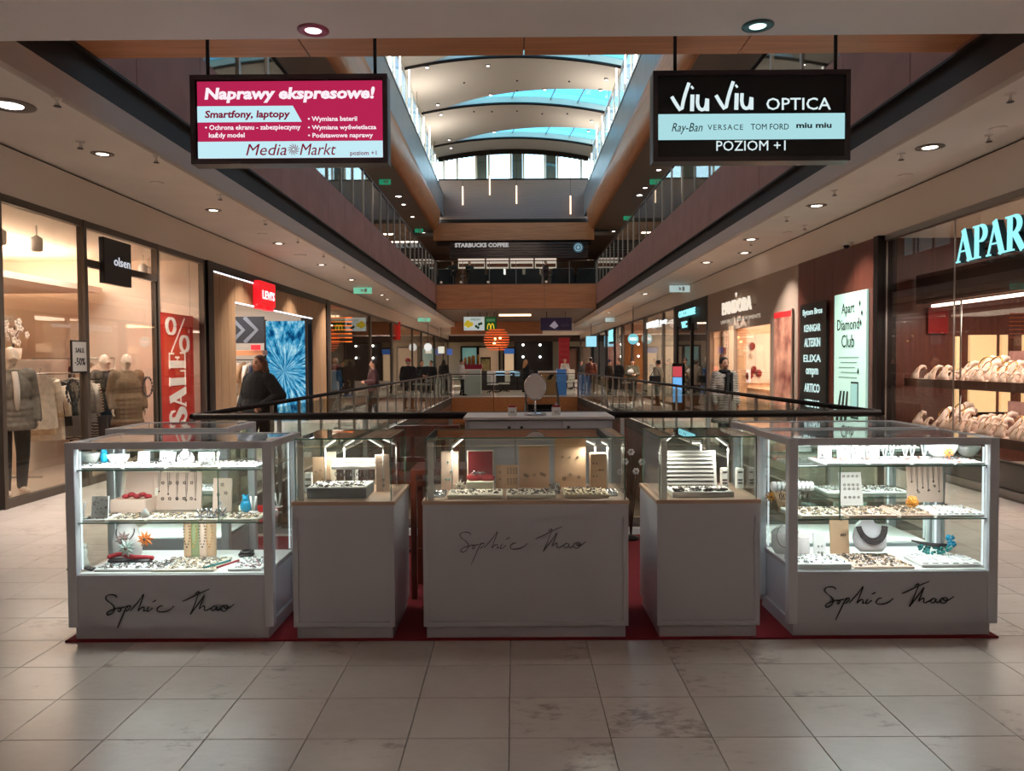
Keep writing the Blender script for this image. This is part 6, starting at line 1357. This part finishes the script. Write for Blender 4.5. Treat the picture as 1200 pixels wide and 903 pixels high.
# small far boxes
def farbox(label, x0, y0, x1, y1, Y, m):
    a = aty(x0, y1, Y); b = aty(x1, y0, Y); t = T('advert_box', label, 'sign', a); w, h = b.x - a.x, b.z - a.z
    MB().bbox(0, w, 0, .12, 0, h, .01).build('housing', m, t); MB().tube([(w * .2, .06, h), (w * .2, .06, 4.6 - a.z)], .02).tube([(w * .8, .06, h), (w * .8, .06, 4.6 - a.z)], .02).build('rods', M_dark, t); return t, w, h
t, w, h = farbox('pale hanging box with yellow shapes, far left under the bridge', 543.5, 371, 567.5, 387, 45, mat('box_pale', (200, 222, 224), .4, emit=.5))
for k, (a, b) in enumerate(((.22, .35), (.2, .6), (.36, .45), (.12, .45))): MB().ball((a * w, -.01, b * h), .13, 8, 6, (1, .2, 1)).build('yellow_shape', mat('yellow_ink', (220, 200, 50), .5, emit=.4), t)
text('FRESH', w * .35, h * .72, w * .45, h * .16, mat('leaf', (40, 110, 60), .5), t, -.01)
for a, b in ((.6, .3), (.75, .45), (.7, .2), (.85, .5)): MB().octa((a * w, -.01, b * h), .09, (1, .2, 1.2)).build('green_shape', MATS['leaf'], t)
t, w, h = farbox('dark green hanging box with a yellow arch emblem', 568, 371, 582, 387, 45, mat('box_green', (20, 90, 46), .4, emit=.35))
mb = MB(); 
for q in (.36, .64): ribbon(mb, [(w * q + .13 * w * math.cos(PI * i / 10) , h * .08 + h * .42 * math.sin(PI * i / 10)) for i in range(11)], .045, -.006, .01)
mb.build('emblem', emis('arch_yellow', (240, 200, 50), 1), t); MB().box(w * .15, w * .85, -.015, -.005, h * .66, h * .86).build('header', mat('green_light', (90, 150, 110), .5, emit=.3), t)
t, w, h = farbox('dark violet hanging box with a pale tilted square, far right under the bridge', 633.5, 372, 670, 387, 45, mat('box_violet', (44, 36, 62), .4, emit=.25))
MB().poly([(w * .28, -.005, h * .35), (w * .45, -.005, h * .12), (w * .57, -.005, h * .35), (w * .45, -.005, h * .75)], (0, -.01, 0)).build('square', mat('pale_sq', (180, 175, 190), .5, emit=.35), t); text('SALE NOW', w * .66, h * .3, w * .25, h * .2, mat('pale_sq2', (110, 105, 130), .5), t, -.01)
# orange slatted globe lamp
g = T('globe_lamp', 'orange globe lamp of horizontal wooden rings in the far hall', 'lamp', aty(582, 398, 43.5)); r = .71
for k in range(9):
    z = -.56 + k * .14; q = math.sqrt(max(.02, r * r - z * z)); MB().torus((0, 0, z), q, .028, 28, 6).build('ring', mat('globe_wood', (216, 100, 50), .5, emit=.5), g)
for a, z in ((0, .1), (2, .05), (4, -.2)): MB().ball((.2 * math.cos(a), .2 * math.sin(a), z), .07, 10, 8).build('bulb', emis('bulb_amber', (255, 200, 130), 8), g)
MB().tube([(0, 0, r - .1), (0, 0, 4.5 - g.location.z)], .015).build('cord', M_dark, g)
area('globe_light', (g.location.x, 43.5, g.location.z), .4, 12, (1, .6, .35))

# ================================================================ CAFÉ on the far upper floor
cs = T('fascia_sign', 'dark slatted fascia with pale capital lettering and a round emblem above the coffee bar', 'sign', (0, 46.2, 0)); 
a = aty(527, 303, 46.2); b = aty(689, 283, 46.2)
for k in range(6):
    z0_ = a.z + (b.z - a.z) * k / 6; MB().bbox(a.x, b.x, -.04, .04, z0_, z0_ + (b.z - a.z) / 6 - .03, .006).build('slat', mat('fascia_dark', (42, 26, 24), .4), cs)
p = aty(533, 290, 46.2); q = aty(596, 284.5, 46.2); text('STARBUCKS COFFEE', p.x, p.z, q.x - p.x, (q.z - p.z) * 1.0, emis('cafe_letters', (190, 186, 184), .8), cs, -.05, bold=.05, depth=.04)
p = aty(677.5, 290, 46.2); Mq = Matrix.Translation((p.x, -.05, p.z)) @ Matrix.Rotation(PI / 2, 4, 'X'); MB().lathe([(.30, -.02), (.30, .02)], n=24, M=Mq).build('emblem_disc', mat('emblem_blue', (70, 110, 130), .4, emit=.4), cs)
mb = MB(); ribbon(mb, [(p.x + .2 * math.cos(i * PI / 5), p.z + .2 * math.sin(i * PI / 5)) for i in range(10)], .05, -.08, .01, True); mb.octa((p.x, -.08, p.z), .1, (1, .2, 1.3)); mb.build('emblem', mat('emblem_pale', (170, 200, 210), .5, emit=.4), cs)
MB().box(a.x, b.x, .04, 3, b.z, b.z + .02).build('canopy', M_black, cs)
MB().box(-.1, .1, 1.0, 1.1, b.z, 9.3).build('bracket', M_black, cs)
wc = emis('menu_warm', (236, 214, 196), .8)
for k, (u0, u1) in enumerate(((537, 568), (570, 596), (598, 625), (627, 652))):
    a = aty(u0, 314.5, 55.73); b = aty(u1, 301, 55.73); t = T('menu_board', 'lit menu board behind the coffee bar, %s from the left' % ORD[k], 'menu board', a, 0, 'menu boards of the coffee bar'); MB().bbox(0, b.x - a.x, 0, .06, 0, b.z - a.z, .01).build('panel', wc, t); MB().box(.05, b.x - a.x - .05, -.01, 0, .1, .35).build('picture', mat('menu_pic', (150, 80, 60), .6, col2=(60, 70, 50), scale=2, emit=.2), t)
ct = T('counter', 'long coffee bar counter with a bright white display', 'counter', (aty(600, 0, 48).x, 48, 5.9)); MB().bbox(-3.2, 3.6, -.4, .4, 0, 1.0, .02).build('body', mat('bar_body', (90, 66, 54), .5), ct); MB().bbox(-3.3, 3.7, -.45, .45, 1.0, 1.06, .01).build('top', M_steel, ct)
MB().bbox(-1.5, -.5, -.42, .3, 1.06, 1.45, .02).build('display', emis('display_white', (255, 250, 240), 1.6), ct); MB().bbox(.2, 1.7, -.42, .3, 1.06, 1.4, .02).build('pastry_case', mat('pastry', (180, 160, 140), .4, emit=.3), ct)
M_sofa = mat('sofa_dark', (20, 22, 30), .7)
for k, (u, w_) in enumerate(((579, .45), (601, .45), (622, .4), (658, .6), (688, .65), (519, .4), (557, .45))):
    x = aty(u, 0, 44).x; t = T('armchair', 'dark café armchair behind the upper railing, %s' % ['below the white display', 'in the middle', 'right of the middle', 'wide, right of centre', 'wide, far right', 'far left', 'left of the white display'][k], 'armchair', (x, 43.6, 5.9), 0, 'café armchairs'); MB().bbox(-w_, w_, -.1, .1, .1, .98, .05).build('backrest', M_sofa, t); MB().bbox(-w_, w_, .1, .7, .15, .45, .05).build('seat', M_sofa, t)
    for s in (-1, 1): MB().bbox(s * w_ - .08, s * w_ + .08, -.1, .7, .05, .65, .04).build('armrest', M_sofa, t)
    for s in (-1, 1):
        for d_ in (0, .6): MB().tube([(s * (w_ - .05), d_, 0), (s * (w_ - .05), d_, .15)], .02, 6).build('leg', M_dark, t)
for k, u in enumerate((517, 540, 572, 640, 706)):
    p = aty(u, 331, YB - .05); t = T('edge_lamp', 'small frosted globe at the foot of the upper railing, %s from the left' % ORD[k], 'lamp', (p.x, YB + .0, 5.93), 0, 'globes at the foot of the upper railing'); MB().ball((0, -.02, .06), .07, 10, 8).build('globe', mat('frost', (200, 180, 160), .5, emit=.3), t); MB().lathe([(.04, -.03), (.04, .01)], n=8).build('socket', M_dark, t)
t = T('menu_stand', 'pale green menu stand at the left of the coffee bar', 'sign', (aty(524, 0, 46).x, 46, 5.9)); MB().bbox(-.2, .2, -.03, .03, .85, 1.3).build('panel', mat('menu_mint', (140, 190, 180), .5, emit=.4), t); MB().tube([(0, 0, 0), (0, 0, .85)], .02).build('post', M_steel, t); MB().lathe([(.18, 0), (.18, .02)], n=12).build('foot', M_dark, t)
# upper shops along the walkways: lit windows
for sx, sd in ((-1, 'left'), (1, 'right')):
    for k in range(6):
        y = 13 + k * 6.2; t = T('shop_window', 'lit shop window on the upper storey %s of the atrium, %s from the camera' % (sd, ORD[k]), 'shop window', (sx * 8.56, y, 5.9)); m = emis('upper_lit_%d' % (k % 3), [(236, 210, 180), (200, 214, 220), (216, 190, 160)][k % 3], .55)
        a, b = (-.02, .02); MB().box(a, b, -2.2, 2.2, .3, 2.7).build('lit_back', m, t)
        for j in range(4): MB().box(-.06 if sx > 0 else 0, .06 if sx < 0 else 0, -2.2 + j * 1.45, -2.1 + j * 1.45, 0, 2.9).build('mullion', M_frame, t)
        MB().box(-.06 if sx > 0 else 0, .06 if sx < 0 else 0, -2.25, 2.25, 2.7, 2.95).build('head', M_dark, t)

# ================================================================ FAR HALL FURNITURE
def FX(u, y): return aty(u, 400, y).x
k1 = T('kiosk_counter', 'tall pale kiosk counter with a crimson top stage at the far left of the hall', 'counter', (FX(551, 39), 39, 0)); MB().bbox(-.5, .55, -.4, .4, 0, 1.2, .02).build('body', mat('counter_pale', (196, 204, 200), .5), k1); MB().bbox(-.52, .57, -.42, .42, 1.2, 1.26, .01).build('top', M_white, k1); MB().bbox(-.45, .6, -.3, .3, 1.26, 1.5, .02).build('stage', mat('crimson_stage', (150, 24, 50), .5), k1)
for k, (a, r_) in enumerate(((-.25, .07), (-.05, .09), (.15, .1), (.4, .06))): MB().lathe([(r_, 0), (r_, .3 + .05 * k), (r_ * .4, .36 + .05 * k)], (a, 0, 1.5), 10).build('bottle', mat('amber_bottle', (170, 120, 50), .3), k1)
for k, (u, y, rz) in enumerate(((577, 40, .3), (590, 41, -1), (672, 45, .5), (664, 44, 2))):
    c = T('office_chair', 'white swivel chair in the far hall, %s from the left' % ORD[[0, 1, 3, 2][k]], 'chair', (FX(u, y), y, 0), rz, 'white swivel chairs'); MB().bbox(-.25, .25, -.25, .25, .42, .5, .04).build('seat', M_white, c); MB().bbox(-.24, .24, .2, .28, .55, 1.15, .04).build('backrest', M_white, c); MB().tube([(0, 0, .12), (0, 0, .42)], .03).build('column', M_dark, c)
    for j in range(5): a = 2 * PI * j / 5; MB().tube([(0, 0, .12), (.28 * math.cos(a), .28 * math.sin(a), .06)], .02, 6).ball((.28 * math.cos(a), .28 * math.sin(a), .035), .035, 8, 6).build('foot', M_dark, c)
    MB().tube([(-.2, .22, .6), (0, .3, .5), (0, .1, .44)], .02, 6).build('bracket', M_dark, c)
k2 = T('service_counter', 'long dark service counter with a pale blue light line in the far hall', 'counter', (FX(592, 44), 44, 0)); MB().bbox(-1.4, 1.6, -.35, .35, 0, 1.12, .02).build('body', mat('counter_dark', (46, 44, 50), .4), k2); MB().box(-.6, .6, -.37, -.35, 1.02, 1.07).build('light_line', emis('line_blue', (170, 215, 235), 1.2), k2); MB().box(-.6, .4, -.37, -.35, .86, .89).build('light_line', MATS['line_blue'], k2)
t = T('round_sign', 'round pale blue sign on the dark service counter', 'sign', (FX(606, 43.5), 43.5, .82)); MB().lathe([(.16, -.02), (.16, .02)], n=20, M=Matrix.Translation((0, 0, .1)) @ Matrix.Rotation(PI / 2, 4, 'X')).build('disc', mat('disc_blue', (130, 170, 190), .4, emit=.4), t); MB().box(-.03, .03, -.03, .03, -.82, 0).build('post', M_dark, t)
k3 = T('phone_kiosk', 'phone accessory kiosk with tan side and blue displays in the far hall', 'kiosk', (FX(645, 37.5), 37.5, 0)); MB().bbox(-.6, .25, -.4, .4, 0, 1.1, .02).build('body', mat('kiosk_tan', (170, 132, 92), .5), k3); MB().bbox(.3, .75, -.4, .4, 0, 1.25, .02).build('display', mat('kiosk_blue', (60, 100, 150), .4, emit=.35), k3); MB().bbox(-.6, .3, -.42, .42, 1.1, 1.16).build('top', M_white, k3)
MB().poly([(-.2, -.42, .75), (.0, -.42, .75), (.15, -.42, 1.0), (-.05, -.42, 1.0)], (0, .02, 0)).build('emblem', M_dark, k3)
t = T('shelf_rack', 'tall dark rack with green goods at the far left of the hall', 'shelves', (FX(569, 46), 46, 0)); MB().bbox(-.3, .3, -.2, .2, 0, 1.9).build('frame', M_dark, t); MB().box(-.26, .26, -.22, -.2, .2, 1.8).build('goods', mat('green_goods', (60, 96, 56), .7, col2=(150, 140, 110), scale=9), t)

# ================================================================ PEOPLE AND MANNEQUINS
M_skin = mat('skin', (214, 160, 132), .55); M_manq = mat('mannequin_white', (226, 210, 196), .5)
M_eye = mat('eye_dark', (30, 22, 20), .3); M_lip = mat('lip', (160, 80, 76), .5)
def person(name, label, cat, x, y, rz, coat, pants, hair=None, h=1.7, coat_z=.78, arms='down', stride=0.0, style='short', bulk=1.0, skin=M_skin, vox=.013, inner=None, shoe=M_black, z=0, bare=False, group=None, cap_m=None, scarf=None, iz=.1):
    s = h / 1.7; t = T(name, label, cat, (x, y, z), rz, group); t.scale = (s,) * 3
    sh = [(-.175, 0, 1.385), (.175, 0, 1.385)]
    if arms == 'down': el = [(-.235, .03, 1.1), (.235, .03, 1.1)]; wr = [(-.24, -.06, .86), (.24, -.06, .86)]
    elif arms == 'pocket': el = [(-.27, .07, 1.12), (.27, .07, 1.12)]; wr = [(-.2, -.08, .94), (.2, -.08, .94)]
    elif arms == 'akimbo': el = [(-.34, .06, 1.14), (.34, .06, 1.14)]; wr = [(-.24, -.12, .98), (.22, -.14, 1.0)]
    elif arms == 'front': el = [(-.25, 0, 1.1), (.25, 0, 1.1)]; wr = [(-.1, -.24, 1.08), (.1, -.24, 1.08)]
    elif arms == 'reach': el = [(-.23, -.12, 1.14), (.24, .03, 1.1)]; wr = [(-.2, -.38, 1.1), (.25, -.05, .87)]
    else: el = [(-.24, .05, 1.1), (.24, -.06, 1.12)]; wr = [(-.24, .08, .87), (.2, -.2, .96)]
    hp = [(-.095, 0, .9), (.095, 0, .9)]; kn = [(-.1, -.03 - stride * .5, .49), (.1, -.03 + stride * .35, .49)]; an = [(-.1, -stride, .09), (.1, stride, .09 + abs(stride) * .15)]
    V = Vector; b = MB()
    b.ball((0, 0, 1.2), .15, 14, 10, (1.05, .72, 1.35)); b.ball((0, 0, 1.0), .15, 14, 10, (1, .75, 1.1)); b.ball((0, 0, .92), .15, 14, 10, (1.1, .8, .7)); cap(b, (-.12, 0, 1.37), .07, (.12, 0, 1.37), .07)
    cap(b, (0, .01, 1.38), .06, (0, -.005, 1.5), .052)
    for i in (0, 1):
        sg = -1 if i == 0 else 1
        cap(b, sh[i], .055, el[i], .042); cap(b, el[i], .042, wr[i], .027); cap(b, hp[i], .088, kn[i], .056); cap(b, kn[i], .056, an[i], .037)
        cap(b, V(an[i]) + V((0, .02, -.04)), .04, V(an[i]) + V((sg * .01, -.14, -.05)), .032)
        d = (V(wr[i]) - V(el[i])).normalized(); side = V((sg, 0, 0)) - d * d.x * sg; side = side.normalized() if side.length > .1 else V((0, 0, 1)); nrm = d.cross(side)
        pc = V(wr[i]) + d * .045; cap(b, V(wr[i]) + d * .02 + nrm * .016, .018, pc + nrm * .022, .017); cap(b, V(wr[i]) + d * .02 - nrm * .016, .018, pc - nrm * .022, .017); cap(b, V(wr[i]), .023, pc, .022)
        for q, L in enumerate((.075, .085, .08, .062)):
            f0 = pc + nrm * (-.03 + .02 * q) + d * .015; f1 = f0 + d * L * .5 - side * .004; f2 = f0 + d * L * .85 - side * .02; cap(b, f0, .0095, f1, .009, 7); cap(b, f1, .009, f2, .0078, 7)
        cap(b, V(wr[i]) + d * .02 - nrm * .03, .011, V(wr[i]) + d * .055 - nrm * .055 - side * .01, .0095, 7)
    # head with jaw, nose, ears, brow
    hc = V((0, -.005, 1.6)); b.ball(hc, .088, 18, 14, (.86, 1.0, 1.22)); b.ball((0, -.03, 1.54), .06, 14, 10, (.92, .95, .95)); cap(b, (0, -.088, 1.605), .012, (0, -.104, 1.578), .016, 8)
    for sg in (-1, 1): b.ball((sg * .077, .005, 1.59), .022, 8, 6, (.4, .8, 1.3)); b.ball((sg * .034, -.072, 1.565), .024, 8, 6)
    body = soft(b, 'body', skin, t, vox, 2)
    if skin is M_skin:
        for sg in (-1, 1): MB().ball((sg * .031, -.086, 1.607), .011, 8, 6, (1.2, .6, .75)).build('eye', M_eye, t); MB().tube([(sg * .018, -.092, 1.628), (sg * .046, -.082, 1.63)], .004, 5).build('eyebrow', M_eye, t)
        MB().tube([(-.022, -.094, 1.548), (0, -.1, 1.549), (.022, -.094, 1.548)], .006, 6).build('mouth', M_lip, t)
    # hair
    if hair:
        hb = MB(); hb.ball((0, .018, 1.625), .094, 18, 12, (.93, 1.0, 1.12))
        if style == 'long':
            cap(hb, (-.075, .03, 1.62), .035, (-.1, -.0, 1.38), .035); cap(hb, (.075, .03, 1.62), .035, (.1, -.0, 1.38), .035); cap(hb, (0, .07, 1.6), .075, (0, .1, 1.32), .085); cap(hb, (-.06, .06, 1.5), .06, (-.07, .07, 1.3), .05); cap(hb, (.06, .06, 1.5), .06, (.07, .07, 1.3), .05)
        elif style == 'bun': hb.ball((0, .1, 1.66), .045, 10, 8); hb.ball((0, .06, 1.57), .06, 10, 8)
        ho = soft(hb, 'hair', hair, t, vox, 2)
        # open the face: drop hair faces in front of the forehead line
        me = ho.data; bmh = bmesh.new(); bmh.from_mesh(me)
        bmesh.ops.delete(bmh, geom=[f for f in bmh.faces if (lambda c: c.y < -.045 and c.z < 1.66 and abs(c.x) < .075)(f.calc_center_median())], context='FACES'); bmh.to_mesh(me); bmh.free()
    if cap_m:
        cm_ = MB(); cm_.ball((0, .01, 1.645), .1, 16, 10, (.95, 1.02, .95)); cap(cm_, (-.05, -.08, 1.655), .012, (.05, -.08, 1.655), .012); soft(cm_, 'cap', cap_m, t, vox, 1)
    # trousers and shoes
    if pants:
        p = MB(); p.ball((0, 0, .94), .165, 14, 10, (1.08, .82, .7))
        for i in (0, 1): cap(p, hp[i], .1, kn[i], .072); cap(p, kn[i], .072, V(an[i]) + V((0, 0, .0)), .055)
        soft(p, 'trousers', pants, t, vox, 2)
    for i in (0, 1):
        so = MB(); cap(so, V(an[i]) + V((0, .03, -.035)), .048, V(an[i]) + V((0, -.15, -.045)), .04); soft(so, 'shoe', shoe, t, vox, 1) if not bare else None
    # coat: torso, skirt, sleeves, collar
    k = bulk; c = MB(); c.ball((0, 0, 1.2), .175 * k, 16, 12, (1.1, .82, 1.25)); zc = 1.365 - .11 * (k - 1); cap(c, (-.13 * k ** .5, 0, zc), .08 * k, (.13 * k ** .5, 0, zc), .08 * k); c.ball((0, 0, 1.0), .175 * k, 16, 12, (1.1, .85, 1.0))
    z_ = 1.0
    while z_ > coat_z + .1: c.ball((0, 0, z_), (.18 + .03 * (1 - z_)) * k, 16, 10, (1.12, .86, .6)); z_ -= .07
    c.lathe([((.185 + .04 * (1 - coat_z)) * k, coat_z), ((.19 + .03 * (1 - coat_z)) * k, coat_z + .06), (.15 * k, coat_z + .15)], n=20, sx=1.12, sy=.86)
    for i in (0, 1): d = (V(wr[i]) - V(el[i])).normalized(); cap(c, V(sh[i]) + V((0, 0, -.06 * (k - 1))), .08 * k, el[i], .066 * k); cap(c, el[i], .066 * k, V(wr[i]) - d * .015, .05 * k)
    c.torus((0, .01, 1.425), .07 * k ** .5, .026 * k ** .5, 16, 8)
    co = soft(c, 'coat', coat, t, vox, 3)
    if inner:
        im = MB(); zs = [1.42 - iz * q for q in (0, .5, 1, 1.5, 2)]
        im.tube([(0, -(.095 + .055 * min(1, (1.42 - zz) / .15)) * k, zz) for zz in zs], [.022, .024, .024, .022, .012], 8); im.v = [(x * 1.4, y, zz) for x, y, zz in im.v]; im.build('shirt_front', inner, t)
    if scarf: sc_ = MB(); sc_.torus((0, 0, 1.45), .075, .04, 18, 8); cap(sc_, (-.03, -.15 * k, 1.4), .035, (-.05, -.17 * k, 1.05), .03); cap(sc_, (.05, -.15 * k, 1.4), .035, (.045, -.17 * k, .95), .03); soft(sc_, 'scarf', scarf, t, vox, 2)
    return t
H_auburn = mat('hair_auburn', (96, 52, 32), .6, noise_amt=.3, scale=30, stretch=(6, 6, 1)); H_dark = mat('hair_dark', (36, 24, 20), .6, noise_amt=.2, scale=30); H_blond = mat('hair_blond', (176, 130, 84), .6, noise_amt=.2, scale=30); H_grey = mat('hair_grey', (140, 132, 126), .6)
M_fur = mat('black_fur', (17, 14, 15), .95, noise_amt=.5, scale=60, bump=1.0)
M_tweed = stripes('striped_coat', (206, 196, 186), (34, 30, 30), 13, 'Z', 7)
pc = {n: mat('wear_' + n, c, .85, noise_amt=.1) for n, c in dict(black=(22, 20, 22), darkred=(60, 26, 28), grey=(110, 104, 100), white=(206, 200, 196), brown=(96, 50, 36), navy=(26, 30, 44), jeans=(52, 62, 86), olive=(80, 74, 56), beige=(150, 130, 108), light=(166, 150, 132)).items()}
person('person', 'person with long auburn hair in a bulky black fur coat before the blue picture wall', 'person', FX(303, 11.2), 11.2, -.5, M_fur, pc['black'], H_auburn, 1.74, .80, 'akimbo', .12, 'long', 1.4, vox=.010, inner=None)
person('person', 'person in a black and white striped coat and dark scarf before the charm shop', 'person', FX(849, 14.2), 14.2, .25, M_tweed, pc['black'], H_dark, 1.68, .5, 'down', .1, 'bun', 1.12, vox=.010, scarf=pc['black'])
P = [('person in a dark red jacket bending over a phone outside the third left shop', 437, 22, -1.2, 'darkred', 'black', H_dark, 1.7, 'front', 'short', 1.15, None),
     ('person in a black coat and red cap walking away by the left railing', 478, 26.5, 2.9, 'black', 'black', H_grey, 1.74, 'down', 'short', 1.3, mat('cap_red', (170, 50, 56), .8)),
     ('person in a black jacket with a pale collar, right of the red cap', 494, 31.5, .6, 'black', 'grey', H_dark, 1.7, 'front', 'short', 1.1, None),
     ('person in dark clothes close behind the one with the pale collar', 505, 35, -.4, 'black', 'black', H_dark, 1.68, 'down', 'short', 1.1, None),
     ('person with dark hair in a black coat, left of the pale counter', 520, 38, 2.6, 'black', 'black', H_dark, 1.72, 'down', 'long', 1.3, None),
     ('person in a pale shirt and black trousers standing at the pale kiosk counter', 541, 37, 1.3, 'white', 'black', H_dark, 1.74, 'front', 'short', .95, None),
     ('person with blond hair in black, behind the table mirror in the far hall', 616, 40, 2.2, 'black', 'black', H_blond, 1.72, 'down', 'long', 1.1, None),
     ('person in a pale jacket before the dark red banner', 662, 47, .3, 'white', 'grey', H_grey, 1.74, 'front', 'short', 1.05, None),
     ('person in a long dark coat at the far end of the right railing', 681, 42, .8, 'black', 'black', H_dark, 1.64, 'down', 'long', 1.15, None),
     ('person in a brown jacket at the far end of the right walkway', 692.5, 40, 2.8, 'brown', 'navy', H_dark, 1.8, 'down', 'short', 1.25, None),
     ('person in a dark coat and blue cap on the right walkway', 714, 36, .9, 'black', 'black', H_dark, 1.66, 'down', 'short', 1.25, mat('cap_blue', (36, 50, 96), .8)),
     ('person in a black coat beside the blue cap on the right walkway', 725, 34.5, -1.0, 'black', 'black', H_dark, 1.7, 'pocket', 'short', 1.25, None),
     ('person in a dark coat and knitted hat carrying something pale, right walkway', 741, 31, 0, 'olive', 'black', H_dark, 1.7, 'front', 'short', 1.15, mat('cap_maroon', (60, 34, 36), .9)),
     ('person in a light grey jacket with a black shoulder bag, right walkway', 771, 27.5, -2.3, 'light', 'black', H_dark, 1.66, 'down', 'short', 1.1, None)]
for lab, u, y, rz, c, p_, hr, h_, ar, st, bk_, cp_ in P:
    person('person', lab, 'person', FX(u, y), y, rz, pc[c], pc[p_], hr, h_, .78 if 'long' not in lab else .4, ar, .1, st, bk_, vox=.016, cap_m=cp_)
t = T('shoulder_bag', 'black shoulder bag hanging at the hip of the person in light grey', 'bag', (FX(767, 27.3), 27.2, .98)); MB().bbox(-.2, .2, -.07, .07, -.13, .13, .03).build('body', M_black, t); MB().tube([(-.15, 0, .13), (.05, .05, .46), (.18, 0, .13)], .012, 6).build('strap', M_black, t)
t = T('bundle', 'pale bundle held by the person in the knitted hat', 'bundle', (FX(739, 30.7), 30.7, 1.2)); MB().ball((0, 0, 0), .13, 12, 8, (1, .7, .8)).build('cloth', pc['white'], t); MB().ball((.03, -.03, .08), .05, 8, 6).build('fold', pc['white'], t)
# café guests
for k, (u, lab) in enumerate(((531, 'dark seated-height figure at the left of the upper café'), (551, 'dark figure left of the bright café display'), (640, 'figure in dark plum right of the café pastry case'))):
    person('person', lab, 'person', FX(u, 44.6), 44.7, .5 * k, pc['black' if k < 2 else 'darkred'], pc['black'], H_dark, 1.55, .7, 'front', 0, 'short', 1.2, vox=.02, z=5.9)
# mannequins
def mann(label, x, y, rz, coat, pants, h=1.82, **k): return person('mannequin', label, 'mannequin', x, y, rz, coat, pants, None, h, k.pop('coat_z', .75), k.pop('arms', 'down'), .05, 'short', k.pop('bulk', 1.1), M_manq, k.pop('vox', .014), shoe=M_manq, bare=True, **k)
mann('white mannequin in grey parka and dark trousers, leftmost in the fashion shop window', -6.32, 9.62, .9, mat('parka_grey', (112, 106, 100), .8, noise_amt=.25, scale=18), pc['black'], 1.86, inner=pc['white'], vox=.011, iz=.22)
mann('white mannequin in an olive-brown coat beside the red sale banner', -6.45, 12.75, .8, mat('coat_drab', (116, 96, 76), .85), pc['black'], 1.8, coat_z=.6)
mann('white mannequin in black, just behind the one in the olive-brown coat', -6.9, 12.9, 1.3, pc['black'], pc['grey'], 1.8)
mann('white mannequin with a blue bag at the third shopfront on the left', -6.35, 27.3, .8, pc['black'], pc['navy'], 1.8, vox=.018)
mann('white mannequin in a bright blue top, in front of the orange ribbon lamps', -6.2, 26.4, .6, cloths['blue'], pc['navy'], 1.6, vox=.018)
mann('mannequin in a black dress in the dark fashion shop window', 6.5, 24.9, -1, pc['black'], None, 1.8, coat_z=.5, vox=.018)
mann('mannequin in a dark green dress further inside the dark fashion shop window', 6.6, 26.3, -1, mat('dress_green', (34, 48, 40), .8), None, 1.8, coat_z=.5, vox=.018)
